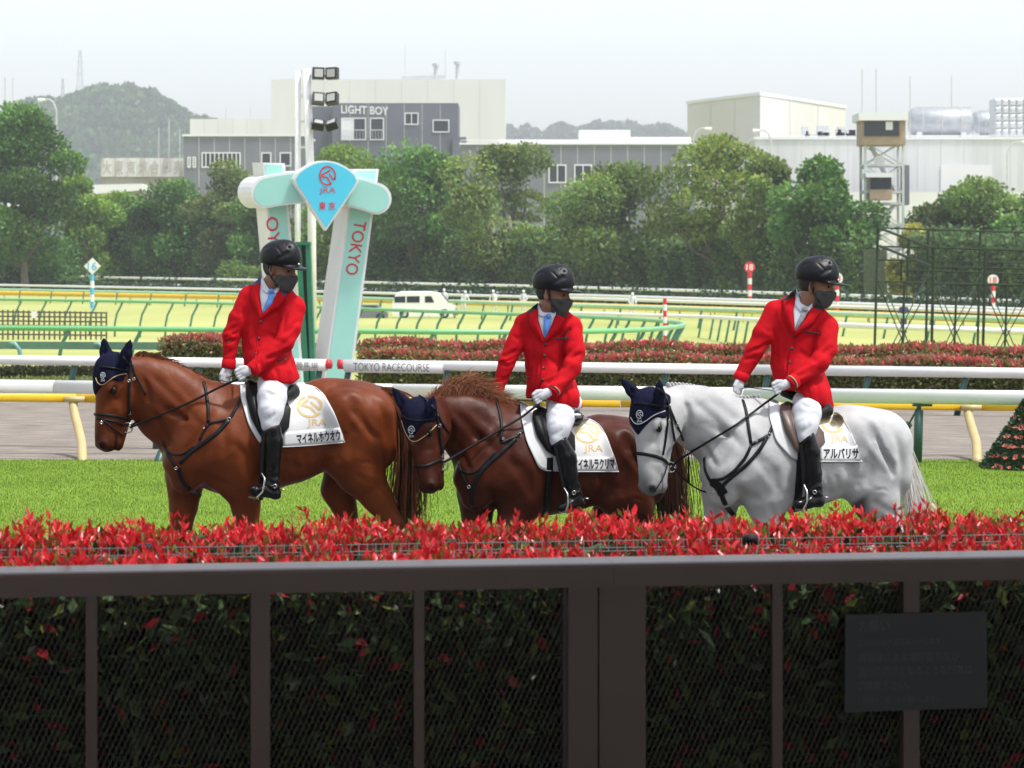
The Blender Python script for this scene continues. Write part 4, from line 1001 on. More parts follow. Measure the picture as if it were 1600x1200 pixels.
# ================================================================== middle hedge with red tips
def redhedge(name, label, px0, px1, ytop, dA, dB, hgt, n, seed, cut=.82, wid=1.2):
    r = np.random.default_rng(seed); A = P(px0, 0, dA)*[1, 1, 0]; B = P(px1, 0, dB)*[1, 1, 0]; Lh = np.linalg.norm(B-A); dv = unit(B-A); nr = np.array([dv[1], -dv[0], 0])
    e = empty(name, tuple(A), label, 'hedge', 'red-tipped hedges behind the rails'); mb = MB(); k = .06
    mb.add([A+dv*k-nr*wid, B-nr*wid, B-nr*k, A+dv*k-nr*k] + [q + [0, 0, hgt-.07] for q in (A+dv*k-nr*wid, B-nr*wid, B-nr*k, A+dv*k-nr*k)], [(0,3,2,1),(4,5,6,7),(0,1,5,4),(1,2,6,5),(2,3,7,6),(3,0,4,7)])
    mb.build('hedge_core', M['hedgecore'], e)
    u = r.uniform(0, 1, n)*Lh; kind = r.uniform(0, 1, n); top = kind < .55
    z = np.where(top, hgt + r.normal(0, .03, n), hgt*r.uniform(0, 1, n)**.7); w_ = np.where(top, r.uniform(0, wid, n), r.normal(.0, .03, n))
    c = A + dv*u[:, None] - nr*w_[:, None]; c[:, 2] = z + .04*np.sin(u*2.3)
    patch = .5 + .5*np.sin(u*.9 + seed)*np.sin(u*2.9 + w_*4)
    red = r.uniform(0, 1, n) < np.where(top, .5 + .25*patch, np.where(z > hgt*.8, .35, .10))
    cg = np.array([.19, .22, .07])*r.uniform(.5, 1.7, (n, 1)); cr_ = np.array([.72, .10, .10])*r.uniform(.55, 1.25, (n, 1)); cr_[:, 1:] += r.uniform(0, .07, (n, 1)); cr_ = np.where((r.uniform(0, 1, n) < .2)[:, None], np.array([.5, .2, .16]), cr_)
    low = (~top)[:, None]; cr_ = np.where(low, np.array([.42, .22, .12])*r.uniform(.5, 1.2, (n, 1)), cr_)
    up = np.where(top[:, None], np.array([0, -.2, 1.]), nr*.7) + r.normal(0, .55, c.shape)
    o = fix(link('foliage', leaf_mesh('foliage', c, up, np.where(top, .10, .085)*r.uniform(.6, 1.4, n), np.where(red[:, None], cr_, cg), M['redleaf'], wid=.5, r=r), e)); o['kind'] = 'stuff'
redhedge('flowering_hedge', 'clipped red-topped hedge with a squared end left of the gate', 248, 440, 545, 58.5, 57.5, .98, 9000, 61)
redhedge('flowering_hedge', 'long red-topped hedge right of the gate behind the named rail', 560, 1960, 560, 56.5, 49.2, .74, 56000, 62, wid=.7)
redhedge('flowering_hedge', 'second row of red-topped hedge farther back', 560, 1960, 545, 58.5, 52.0, .90, 37000, 63, wid=.8)
# ornamental lawn bed at the left
r = np.random.default_rng(70); e = empty('parterre', tuple(P(60, 600, 56)*[1, 1, 0]), 'low clipped ornamental bed with pale gravel lines at the left edge', 'flower bed')
def bedleaves(nm, n, px0, px1, d0, d1, h, tone, sz, fn=None):
    d_ = r.uniform(d0, d1, n); px = r.uniform(px0, px1, n); x = (px-800)/FPX*d_; keep = np.ones(n, bool) if fn is None else fn(px, d_)
    x, d_ = x[keep], d_[keep]; k = len(x); c = np.stack([x, d_, h*r.uniform(.2, 1, k)], 1); cl = np.array(tone)*r.uniform(.6, 1.4, (k, 1))
    o = fix(link(nm, leaf_mesh(nm, c, np.array([0, -.1, 1]) + r.normal(0, .5, c.shape), sz*r.uniform(.6, 1.3, k), cl, M['leaf'], wid=.6, r=r), e)); o['kind'] = 'stuff'
def curve_gap(px, d_): return np.abs(np.sin(px*.022 + d_*.55) + .35*np.sin(d_*1.3)) > .28
bedleaves('clipped_planting', 15000, -60, 330, 55.0, 62, .14, (.17, .21, .06), .07, curve_gap)
bedleaves('dark_edging', 4500, -60, 245, 62.6, 63.3, .30, (.05, .06, .025), .09)
bedleaves('pink_flowers', 900, -60, 245, 63.2, 64.2, .45, (.55, .16, .25), .07, lambda px, d_: np.sin(px*.09) > .3)
bedleaves('red_flowers', 1200, -60, 330, 53.6, 54.6, .16, (.50, .09, .09), .07, lambda px, d_: np.sin(px*.12) > -.3)
sheet('gravel_bed', np.linspace(-14, -5.2, 6), np.r_[54.8, 58, 62.4], M['path'], .012)
# cone of flowers
c = P(1618, 722, 35.2); c[2] = 0; e = empty('flower_pyramid', tuple(c), 'cone of dark leaves ringed with coral flowers at the right edge', 'flower display')
Rb, Hc = .62, .98; r = np.random.default_rng(71)
MB().tube([c, c + [0, 0, Hc*.97]], [Rb*.93, .05], 24).build('cone_core', M['hedgecore'], e, True)
n = 5200; t = r.uniform(0, 1, n)**1.3; a = r.uniform(0, 2*math.pi, n); rad = (Rb*(1-t)+.02)*r.uniform(.93, 1.06, n)
p = np.stack([c[0] + rad*np.cos(a), c[1] + rad*np.sin(a), c[2] + Hc*t], 1); nr = np.stack([np.cos(a), np.sin(a), np.full(n, .5)], 1)
fix(link('foliage', leaf_mesh('foliage', p, nr + r.normal(0, .6, p.shape), .05*r.uniform(.6, 1.3, n), np.array([.035, .075, .035])*r.uniform(.5, 1.7, (n, 1)), M['leaf'], wid=.6, r=r), e))['kind'] = 'stuff'
ft = bpy.data.meshes.new('flower'); mbf = MB()
for k in range(5):
    a0 = k*2*math.pi/5; u = np.array([math.cos(a0), math.sin(a0), .25]); v = np.array([-math.sin(a0), math.cos(a0), 0])
    mbf.add([(0, 0, 0), u*.02 + v*.013, u*.034, u*.02 - v*.013], [(0, 1, 2, 3)])
M['coral'] = mat('coral_petal', (.72, .16, .12), (.78, .24, .18), scale=30, rough=.5, trans=.2); flm = mbf.mesh('flower', M['coral'])
for k in range(260):
    lev = r.integers(0, 8); t = (lev + .35 + r.uniform(-.16, .16))/8.3; a = r.uniform(-math.pi, .1); rad = Rb*(1-t)*1.05 + .02
    o = link('flower', flm, e); o.location = np.array([rad*math.cos(a), rad*math.sin(a), Hc*t]); o.rotation_euler = (r.uniform(.3, 1.4), r.uniform(-.4, .4), a + math.pi/2); s_ = r.uniform(.7, 1.25); o.scale = (s_, s_, s_)
# ================================================================== horses
M['leather'] = mat('black_leather', (.006, .006, .007), (.011, .011, .012), scale=14, rough=.45, bump=.08, bscale=90, spec=.18)
M['brownleather'] = mat('brown_leather', (.085, .055, .045), (.12, .08, .065), scale=9, rough=.42, bump=.1, bscale=70)
M['metal'] = mat('polished_metal', (.72, .70, .66), rough=.18, metal=1.0)
M['navy'] = mat('navy_knit', (.006, .0065, .02), (.010, .011, .03), scale=40, rough=.9, bump=.25, bscale=160, spec=.08)
M['silverthread'] = mat('silver_thread', (.62, .63, .66), rough=.6)
M['goldthread'] = mat('gold_thread', (.50, .36, .17), rough=.6)
M['goldprint'] = mat('gold_print', (.56, .40, .16), (.62, .46, .21), scale=30, rough=.5)
M['blackprint'] = mat('black_print', (.012, .012, .02), rough=.6)
M['cloth'] = mat('white_saddle_cloth', (.60, .60, .595), (.66, .66, .65), scale=5, rough=.85, bump=.12, bscale=24)
M['label'] = mat('white_name_strip', (.68, .68, .68), rough=.7)
M['eye'] = mat('horse_eye', (.006, .005, .004), rough=.22, spec=.35)
M['hoof'] = mat('hoof', (.09, .075, .06), (.14, .12, .10), scale=20, rough=.6)
def coat(name, a, b, rough=.44): return mat(name, a, b, scale=5, rough=rough, bump=.35, bscale=14, attr='col', sheen=.0, spec=.17, bdist=.012, stretch=(1, 1, 1), lo=.3, hi=.7)
def hairmat(name, c): return mat(name, c, attr='col', rough=.5, spec=.3)

def head_frame(O, tip, dO, dT, phi):
    o = P(O[0], O[1], dO); t = P(tip[0], tip[1], dT); x = unit(t - o); ph = R_(phi)
    z = np.array([-math.cos(ph), -math.sin(ph), 0.]); z = unit(z - x*(z @ x)); y = np.cross(z, x)
    return o, np.stack([x, y, z], 1), np.linalg.norm(t - o)/.62
def head_prims(F, o, Rm, s, infl=0.0, skull_only=False):
    s2 = s*1.16; S3 = np.array([s, s2, s2])
    W = lambda a: o + Rm @ (np.array(a)*S3)
    def C(a, b, ra, rb, k=.03, sc=(1, 1, 1), mode='u'): F.cone(W(a), W(b), ra*s2, rb*s2, k, sc, Rm, mode, infl)
    def E_(c, r, k=.03, mode='u'): F.ell(W(c), np.array(r)*S3, Rm, k, mode, infl)
    E_((.105, 0, -.088), (.100, .074, .098), .03); E_((.175, 0, -.055), (.115, .088, .062), .03)
    for q in (-1, 1):
        E_((.185, .052*q, -.168), (.120, .036, .088), .022); E_((.25, .05*q, -.12), (.13, .030, .07), .03)
        E_((.225, .074*q, -.052), (.046, .022, .022), .018)
    C((.16, 0, -.05), (.52, 0, -.060), .056, .044, .03, (1, 1, 1)); C((.24, 0, -.105), (.49, 0, -.095), .072, .052, .03, (1, .85, 1))
    if skull_only: return
    C((.27, 0, -.185), (.52, 0, -.150), .046, .034, .03, (1, .8, 1))
    E_((.55, 0, -.085), (.066, .052, .058), .025); E_((.555, 0, -.148), (.048, .036, .028), .014)
    for q in (-1, 1):
        C((.22, .074*q, -.10), (.36, .058*q, -.088), .014, .008, .025); E_((.568, .036*q, -.056), (.034, .024, .028), .014)
        E_((.588, .054*q, -.036), (.026, .020, .020), .006, 's'); E_((.236, .094*q, -.070), (.026, .014, .015), .008, 's')
        C((.11, .088*q, -.258), (.25, .082*q, -.268), .012, .012, .02, mode='s')
        C((.585, .06*q, -.118), (.50, .066*q, -.125), .004, .004, .008, mode='s')
        E_((.34, .078*q, -.118), (.10, .016, .026), .025, 's'); E_((.30, .078*q, -.055), (.07, .010, .012), .02, 's')

MUSCLE = [([(546, 634), (558, 652), (574, 671), (594, 690)], 4.5, .011), ([(553, 660), (550, 690), (545, 722)], 6, .010), ([(526, 724), (535, 704), (541, 672)], 6, .012), ([(600, 640), (607, 680), (604, 728)], 5, .010), ([(584, 620), (600, 650), (602, 690)], 5, .007),
          ([(563, 724), (572, 722), (581, 725)], 2.2, .004), ([(584, 752), (600, 768), (612, 786)], 4, .008), ([(520, 600), (540, 615), (556, 640)], 7, .006), ([(332, 636), (320, 665), (302, 694), (284, 712)], 6, .012), ([(343, 655), (352, 685), (350, 716)], 6, .008), ([(362, 690), (384, 712), (388, 745)], 6, .010),
          ([(300, 735), (330, 752), (362, 760)], 6, .008), ([(318, 700), (312, 730), (330, 755)], 6, .006), ([(440, 722), (480, 735), (512, 722)], 6, .006), ([(505, 640), (512, 680), (522, 712)], 8, .010), ([(455, 705), (462, 735)], 4, .003), ([(472, 705), (480, 735)], 4, .003), ([(489, 702), (497, 728)], 4, .003), ([(372, 762), (382, 785), (384, 810)], 4, .006), ([(276, 745), (282, 775), (280, 805)], 4, .006)]
def folds(V, seed, amp):
    r = np.random.default_rng(seed); d = np.zeros(len(V))
    for _ in range(9):
        k = r.normal(0, 1, 3)*np.array([20, 20, 34]); d += np.sin(V @ k + r.uniform(0, 6) + 1.5*np.sin(V @ r.normal(0, 9, 3)))
    return amp*d/3
def horse(spec):
    D0, yaw, pc, S = spec['d'], math.tan(R_(spec['yaw'])), spec['pc'], spec['map']
    def Q(px, py, lat=0.0): return P(px, py, D0 + (px-pc)/237*yaw + lat)
    def mp(x, y): return S['x0'] + (x-430)*S['sx'], y + np.interp(x, [345, 515], S['dy'])   # body landmarks shared by the three
    lo = P(spec['box'][0], 1005, D0) - [.1, .95, .1]; hi = P(spec['box'][2], spec['box'][1], D0) + [.1, .95, .1]
    F = Field(lo, hi, .0108)
    def B(x0, y0, l0, r0, x1, y1, l1, r1, k=.05, sy=1.0):
        a = mp(x0, y0); b = mp(x1, y1); F.cone(Q(*a, l0), Q(*b, l1), r0/237, r1/237, k, (1, sy, 1))
    def N(a, b, k=.05, sy=.55): F.cone(Q(a[0], a[1]), Q(b[0], b[1]), a[2]/237, b[2]/237, k, (1, sy, 1))
    W = spec.get('w', .74)
    T = [(312, 687, 55), (350, 688, 81), (400, 689, 79), (450, 683, 69), (500, 667, 63), (530, 657, 61), (565, 652, 55)]
    for a, b in zip(T[:-1], T[1:]): B(a[0], a[1], 0, a[2], b[0], b[1], 0, b[2], .06, W)
    B(340, 628, 0, 26, 430, 648, 0, 32, .06, .6); B(505, 640, 0, 48, 570, 640, 0, 38, .05, .9)
    for s in (-1, 1):
        B(575, 652, .11*s, 44, 584, 700, .12*s, 37, .05, .85); B(548, 662, .13*s, 54, 545, 712, .15*s, 42, .05, .7); B(530, 700, .15*s, 20, 537, 722, .16*s, 27, .03, .8)
        B(345, 705, .16*s, 52, 372, 752, .15*s, 34, .05, .65); B(322, 668, .13*s, 40, 300, 712, .14*s, 38, .05, .7)
        B(285, 722, .075*s, 31, 290, 748, .08*s, 24, .04, 1.0)
    for key, s in (('nh', -1), ('fh', 1)):
        L = spec[key]; A = [(*mp(548, 712), 40)] + [(*mp(p[0], p[1]), p[2]) for p in L]
        lat = [.14*s, .135*s, .13*s, .125*s, .12*s, .12*s, .12*s, .12*s]
        for i in range(len(A)-1): F.cone(Q(A[i][0], A[i][1], lat[i]), Q(A[i+1][0], A[i+1][1], lat[i+1]), A[i][2]/237, A[i+1][2]/237, .025, (1, .8 if i < 2 else 1, 1))
    for key, s in (('nf', -1), ('ff', 1)):
        L = spec[key]; A = [(*mp(p[0], p[1]), p[2]) for p in L]; lat = .135*s
        for i in range(len(A)-1): F.cone(Q(A[i][0], A[i][1], lat), Q(A[i+1][0], A[i+1][1], lat*.9), A[i][2]/237, A[i+1][2]/237, .025, (1, .85 if i < 1 else 1, 1))
    for s in (-1, 1):
        B(362, 700, .225*s, 24, 376, 735, .22*s, 22, .04, .6); B(540, 640, .20*s, 30, 566, 690, .20*s, 26, .05, .7)
    nk = spec['neck']
    for i, (a, b) in enumerate(zip(nk[:-1], nk[1:])): N(a, b, .05, .5 + .08*i)
    ho, Rm, hs_ = head_frame(spec['O'], spec['tip'], D0 + (spec['O'][0]-pc)/237*yaw + spec.get('hd', -.05), D0 + (spec['O'][0]-pc)/237*yaw + spec.get('hd', -.05) + spec.get('td', -.06), spec['phi'])
    F.cone(ho + Rm @ (np.array([.10, 0, -.12])*hs_), Q(nk[0][0], nk[0][1]), .085*hs_, nk[0][2]/237*.9, .05, (1, .75, 1))
    head_prims(F, ho, Rm, hs_)
    # muscle grooves
    def groove(x0, y0, x1, y1, lat, r, k=.03): a = mp(x0, y0); b = mp(x1, y1); F.cone(Q(*a, lat), Q(*b, lat), r, r*.6, k, mode='s')
    groove(331, 640, 300, 700, -.335, .03, .05); groove(352, 690, 385, 735, -.335, .022, .04); groove(552, 622, 592, 700, -.30, .018, .03); groove(556, 622, 540, 690, -.315, .022, .05); groove(300, 660, 262, 640, -.16, .012, .05)
    groove(560, 745, 590, 760, -.28, .012, .03); groove(520, 668, 512, 730, -.30, .02, .05); groove(430, 640, 515, 650, -.335, .012, .06)
    V, Fc = F.arrays(); V = relax(V, Fc, 2)
    L = [([mp(*q) for q in pl], w_, dp*.75) for pl, w_, dp in MUSCLE]; nr = vnormals(V, Fc); V = crease(V, nr, L + [(a_, b_, c_*.75) for a_, b_, c_ in spec['necklines']]); V = relax(V, Fc, 1, .35)
    V = V + vnormals(V, Fc)*folds(V, 31, .0011)[:, None]
    # coat colour by place on the body; the grey belly gets a darker wedge
    X = (V - ho) @ Rm / hs_; muz = np.clip((X[:, 0]-.40)/.14, 0, 1)*(np.abs(X[:, 1]) < .12)*(np.abs(X[:, 2]) < .26)*(X[:, 0] < .75)
    dark = np.array(spec['muzzle']); base = np.ones((len(V), 3)); base = base*(1-muz[:, None]*.85) + dark*muz[:, None]*.85
    for q in (-1, 1):
        nz_ = np.exp(-(((X[:, 0]-.588)/.026)**2 + ((X[:, 1]-.060*q)/.024)**2 + ((X[:, 2]+.044)/.022)**2)); base *= 1 - .93*np.clip(nz_*1.7, 0, 1)[:, None]
        ml = np.exp(-(((X[:, 2]+.138)/.008)**2))*(X[:, 0] > .49)*(X[:, 0] < .63); base *= 1 - .5*ml[:, None]
    eyez = np.exp(-(((X[:, 0]-.236)/.045)**2 + ((np.abs(X[:, 1])-.095)/.035)**2 + ((X[:, 2]+.072)/.03)**2)); base *= 1 - .7*eyez[:, None]
    leg = np.clip((.72 - V[:, 2])/.5, 0, 1); base = base*(1-leg[:, None]*.5) + np.array(spec['legc'])*leg[:, None]*.5
    if 'dapple' in spec:
        rr = np.random.default_rng(4); n_ = sum(np.sin(V @ rr.normal(0, 34, 3) + rr.uniform(0, 6)) for _ in range(7)); n_ += sum(np.sin(V @ rr.normal(0, 11, 3) + rr.uniform(0, 6)) for _ in range(5))
        hind = np.clip((mp(470, 0)[0] - (800 + V[:, 0]/V[:, 1]*FPX))/150, 0.15, 1); base *= (1 - .045*hind*np.clip(n_/2.5, 0, 1.6))[:, None]
        fl = np.random.default_rng(6).uniform(0, 1, len(V)) < .01*hind; base[fl] *= .8
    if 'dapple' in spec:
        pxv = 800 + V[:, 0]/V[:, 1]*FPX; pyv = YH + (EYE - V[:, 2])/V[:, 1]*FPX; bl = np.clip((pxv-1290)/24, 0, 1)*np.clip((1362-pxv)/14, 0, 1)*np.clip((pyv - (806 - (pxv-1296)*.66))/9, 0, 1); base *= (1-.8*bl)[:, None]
    if 'star' in spec:
        st = np.exp(-(((X[:, 0]-.265)/.022)**2 + (X[:, 1]/.012)**2))*(X[:, 2] > -.08); base = base + (np.array(spec['star'])-base)*st[:, None]
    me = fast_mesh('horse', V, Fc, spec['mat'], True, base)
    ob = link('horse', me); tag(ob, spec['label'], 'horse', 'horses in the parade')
    # hooves, eyes
    for key, s in (('nh', -1), ('fh', 1), ('nf', -1), ('ff', 1)):
        p = spec[key][-1]; a = mp(p[0], p[1]); q = Q(a[0]-3, a[1]+6, .115*s); q[2] = 0
        MB().tube([q + [-.02, 0, .004], q + [0, 0, .085]], [.068, .05], 14).build('hoof', M['hoof'], ob, True)
    for s in (-1, 1):
        c = ho + Rm @ (np.array([.236, .086*s, -.079])*hs_); Ee = Field(c-.04, c+.04, .004); Ee.ell(c, np.array([.024, .018, .019])*hs_, Rm, .001); v, f_ = Ee.arrays(); fix(link('eye', fast_mesh('eye', v, f_, M['eye'], True), ob))
    # --- ear bonnet
    Fb = Field(ho - .33, ho + .33, .0075); head_prims(Fb, ho, Rm, hs_, .0085, True)
    lim = spec.get('vtip', .275)
    def region(Xw):
        L = (Xw - ho.astype(np.float32)) @ Rm.astype(np.float32) / hs_
        a = L[..., 0] - (lim - 0.95*np.abs(L[..., 1]) - .1*np.clip(-L[..., 2]-.08, 0, 1))
        b = -L[..., 2] - (.205 - .5*np.clip(L[..., 0]-.02, 0, 1)); c_ = -L[..., 0] - .03
        return np.maximum(np.maximum(a, b), c_)*hs_
    Fb.cut(region)
    for (tx, ty), (b0x, b0y), lat in spec['ears']:
        dd_ = ho[1] + lat; a = P(b0x, b0y, dd_ + .04); t = P(tx, ty, dd_ - .01); m1 = a*.62 + t*.38 + [0, -.01, 0]; m2 = a*.3 + t*.7
        Fb.cone(a, m1, .040, .038, .02, (1, .7, 1)); Fb.cone(m1, m2, .038, .024, .01, (1, .6, 1)); Fb.cone(m2, t, .022, .003, .01, (1, .6, 1))
        Fb.cone(m1*.8 + a*.2 + [-.004, -.032, .0], m2 + [-.002, -.022, .01], .012, .004, .012, mode='s')
    v, f_ = Fb.arrays(); v = relax(v, f_, 1); bo = link('ear_bonnet', fast_mesh('ear_bonnet', v, f_, M['navy'], True)); tag(bo, spec['bonnet_label'], 'ear bonnet', 'navy ear bonnets')
    hb = bvh_of((V, Fc), (v, f_)); bb = bvh_of((v, f_)); spec['hb'] = hb; body = bvh_of((V, Fc)); spec['body'] = body
    tr = spec['trim']; strap('piping', hb, spec['piping'], 1.3, .002, M[tr], bo, thick=.004)
    ex, ey, ew = spec['emblem']; pl = lambda x, y: hit(hb, x, y, .004)[0]
    print_on('emblem', EMBLEM, (ex-ew, ey-ew*1.25), (ex+ew, ey-ew*1.2), (ex-ew, ey+ew*1.25), pl, M['silverthread'], bo)
    print_on('lettering', text_arrays('JRA', .01), (ex-ew*.8, ey+ew*1.5), (ex+ew*.8, ey+ew*1.55), (ex-ew*.8, ey+ew*2.5), pl, M['silverthread'], bo)
    # --- bridle
    br = empty('bridle', tuple(ho), spec['bridle_label'], 'bridle', 'black bridles')
    for nm, pts, w_ in spec['bridle']: strap(nm, hb, pts, w_, .005, M['leather'], br)
    mb = MB(); c, _ = hit(hb, *spec['bit'], .012); ring(mb, c, .034, .0042, 18, (.25, 1, .1)); ring(mb, c + [.01, .004, -.012], .02, .0035, 14, (.5, 1, .2)); mb.build('bit_ring', M['metal'], br, True)
    spec['bitpos'] = c
    for x, y in spec['buckles']:
        mb = MB(); c2, _ = hit(hb, x, y, .012); ring(mb, c2, .009, .0022, 8); mb.build('buckle', M['metal'], br, True)
    # --- breastplate
    bp = empty('breastplate', tuple(Q(*mp(290, 720))), spec['bp_label'], 'breastplate', 'leather breastplates')
    for nm, pts, w_ in spec['bp']: strap(nm, body, pts, w_, .004, M['leather'], bp)
    for x, y, rr in spec['bpring']:
        mb = MB(); c2, _ = hit(body, x, y, .014); ring(mb, c2, rr*.62, .0024, 12); mb.build('ring', M['metal'], bp, True)
    # --- mane and tail
    rr = np.random.default_rng(spec['seed']); spec['mane'](spec, ob, Q, mp, body, rr); spec['tail'](spec, ob, Q, mp, rr)
    spec['ob'] = ob; spec['Q'] = Q; spec['mp'] = mp
    return spec

def hair_lines(roots, ends, bend, k, jit, rr):
    t = np.linspace(0, 1, k)[None, :, None]; L = roots[:, None]*(1-t) + ends[:, None]*t + bend[:, None]*(4*t*(1-t)); 
    return L + rr.normal(0, jit, (len(roots), 1, 3))*t
def tail_of(anchors, n, wid, cols, spread, flick=0.0):
    def fn(spec, ob, Q, mp, rr):
        A = np.array([Q(a[0], a[1], a[2]) for a in anchors]); k = 12; t = np.linspace(0, 1, k); path = smooth_line(A, k); Ls = []
        wd = np.interp(t, np.linspace(0, 1, len(anchors)), [a[3]/237 for a in anchors])
        for i in range(n):
            o = rr.normal(0, .5, 2); end = rr.uniform(.75, 1.06); q = np.stack([np.interp(t*end, t, path[:, j]) for j in range(3)], 1)
            q[:, 0] += o[0]*wd*spread + flick*t**3*abs(rr.normal(0, .5)); q[:, 1] += o[1]*wd*.8; q += rr.normal(0, .004, q.shape); Ls.append(q)
        c = np.array([cols[rr.integers(0, len(cols))] for _ in range(n)])*rr.uniform(.6, 1.35, (n, 1))
        fix(link('tail', strips_mesh('tail', Ls, np.full(n, wid*.7), M['hair'], c), ob))
        V = MB().tube(path[:9], np.interp(np.linspace(0, .7, 9), t, wd)*.42, 10); V.build('tail_core', spec['coremat'], ob, True)
    return fn
M['hair'] = mat('horse_hair', (.1, .05, .03), attr='col', rough=.55, spec=.25)
def crest_mane(crest, n, length, cols, lift, lean, wid=.012, jit=.02):
    def fn(spec, ob, Q, mp, body, rr):
        cr = smooth_line(crest, 40); i = rr.uniform(0, 39, n); px = np.interp(i, np.arange(40), cr[:, 0]); py = np.interp(i, np.arange(40), cr[:, 1])
        roots = np.array([Q(a, b, rr.uniform(-.025, .03)) for a, b in zip(px, py)]); lf = np.array([lift(u) for u in i/39]); le = np.array([lean(u) for u in i/39])
        ends = roots + np.stack([le[:, 0], rr.normal(0, .03, n) - .03, lf], 1)*length*rr.uniform(.6, 1.2, (n, 1)); bend = np.stack([-le[:, 0]*.2, np.zeros(n), np.abs(lf)*.35 + .1], 1)*length
        c = np.array([cols[rr.integers(0, len(cols))] for _ in range(n)])*rr.uniform(.6, 1.4, (n, 1))
        fix(link('mane', strips_mesh('mane', hair_lines(roots, ends, bend, 8, jit, rr), np.full(n, wid), M['hair'], c), ob))
    return fn
def braid_mane(crest, count):
    def fn(spec, ob, Q, mp, body, rr):
        cr = smooth_line(crest, count)
        for i, (x, y) in enumerate(cr):
            c = Q(x, y, -.005); mb = Field(c-.05, c+.05, .006); mb.ell(c, (.017, .016, .014), k=.01); mb.ell(c + [.012, -.006, -.012], (.013, .012, .012), k=.01); mb.ell(c + [0, -.012, .010], (.009, .009, .008), k=.01)
            v, f_ = mb.arrays(); fix(link('mane_braid', fast_mesh('mane_braid', v, f_, M['greyhair'], True), ob))
    return fn
M['greyhair'] = mat('grey_hair', (.42, .42, .41), (.30, .30, .30), scale=30, rough=.7, bump=.3, bscale=150)
CH1 = coat('chestnut_coat', (.100, .0195, .0042), (.155, .036, .0075)); CH2 = coat('dark_chestnut_coat', (.042, .0078, .0030), (.072, .0155, .0052)); GR = coat('grey_coat', (.36, .36, .36), (.48, .48, .475), .6)
chest_cols = [(.14, .05, .02), (.09, .03, .014), (.18, .08, .035)]
H1 = horse(dict(d=19.0, yaw=10, pc=430, map=dict(x0=430, sx=1.0, dy=(0, 0)), box=(120, 500, 670), mat=CH1, seed=1,
    label='bright chestnut horse walking at the left, leading the three', muzzle=(.28, .26, .26), legc=(.6, .5, .5), coremat=CH2,
    neck=[(219, 594, 35), (243, 611, 48), (269, 634, 59), (300, 656, 68)], necklines=[([(236, 585), (262, 610), (292, 640), (316, 668)], 6, .009), ([(236, 640), (254, 668), (268, 700)], 4, .008), ([(262, 590), (285, 610), (312, 640)], 8, .006), ([(222, 590), (232, 610), (233, 632)], 4, .010), ([(160, 640), (172, 620), (190, 628)], 5, .006), ([(176, 640), (186, 655), (192, 672)], 4, .005), ([(206, 590), (214, 612), (206, 640)], 5, .005)], O=(156, 548), tip=(142, 706), phi=28, td=-.05,
    nh=[(563, 738, 38), (588, 776, 24), (613, 816, 16), (606, 900, 9.5), (604, 935, 11), (597, 962, 9)], fh=[(529, 765, 27), (546, 818, 15.5), (552, 840, 13), (545, 905, 9.5), (543, 938, 11), (536, 962, 9)],
    nf=[(380, 756, 33), (384, 792, 22), (391, 852, 14), (391, 868, 13), (391, 925, 9), (389, 940, 11), (383, 963, 9)], ff=[(290, 744, 33), (287, 790, 22), (280, 852, 14), (279, 868, 13), (275, 925, 9), (273, 940, 11), (266, 963, 9)],
    ears=[((204.5, 529), (194, 566), -.10), ((161.5, 526), (167, 562), .04)], piping=[(150, 590), (152, 598), (157, 603), (165, 599), (177, 589), (190, 584.5), (197, 584)], trim='goldthread',
    emblem=(161, 586.5, 4.0), bonnet_label='navy ear bonnet with gold piping on the bright chestnut horse', bridle_label='black bridle on the bright chestnut horse',
    bridle=[('browband', [(156, 573), (170, 574.5), (190, 577), (201, 580)], 3), ('cheekpiece', [(203, 573), (202, 600), (201, 640), (199, 662)], 4.5), ('throat_lash', [(205, 568), (213, 590), (222, 606), (228, 617)], 3.2),
            ('noseband', [(145, 647), (160, 648), (180, 650), (198, 655)], 4.5), ('noseband', [(143.5, 653), (160, 655), (180, 659), (194, 664)], 3.5), ('chin_strap', [(160, 656), (175, 668), (188, 678), (192, 680)], 2.6), ('crown_piece', [(183, 549), (195, 560), (204, 574)], 3.5)],
    bit=(198, 668), buckles=[(209, 592), (201, 595), (201, 645), (159, 660)],
    bp_label='black breastplate on the bright chestnut horse',
    bp=[('neck_strap', [(318, 597), (322, 612), (325, 635), (326, 660)], 5), ('link_strap', [(325, 663), (340, 658), (357, 655)], 4.5), ('saddle_strap', [(384, 606), (374, 628), (362, 650), (358, 656)], 5),
        ('shoulder_strap', [(356, 658), (340, 676), (315, 694), (294, 710), (281, 724)], 7), ('shoulder_strap', [(325, 663), (317, 677), (312, 688)], 4.5), ('chest_strap', [(254, 690), (260, 706), (270, 722), (280, 738)], 5.5),
        ('chest_strap', [(255, 697), (268, 711), (285, 711), (305, 697)], 3.5), ('centre_strap', [(279, 730), (282, 748), (295, 764), (316, 776)], 7)], bpring=[(358, 656, .018), (276, 731, .014), (319, 669, .008)],
    mane=crest_mane([(210, 556), (240, 560), (270, 573), (298, 587), (318, 597)], 420, .085, chest_cols, lambda u: .12, lambda u: (.75 if u < .5 else .6,), .010, .012),
    tail=tail_of([(586, 606, 0, 14), (606, 604, 0, 20), (626, 625, 0, 24), (637, 680, 0, 24), (636, 750, 0, 27), (632, 820, 0, 30), (640, 880, 0, 18)], 420, .011, [(.16, .045, .015), (.09, .026, .010), (.21, .075, .026), (.045, .014, .008)], 1.0)))
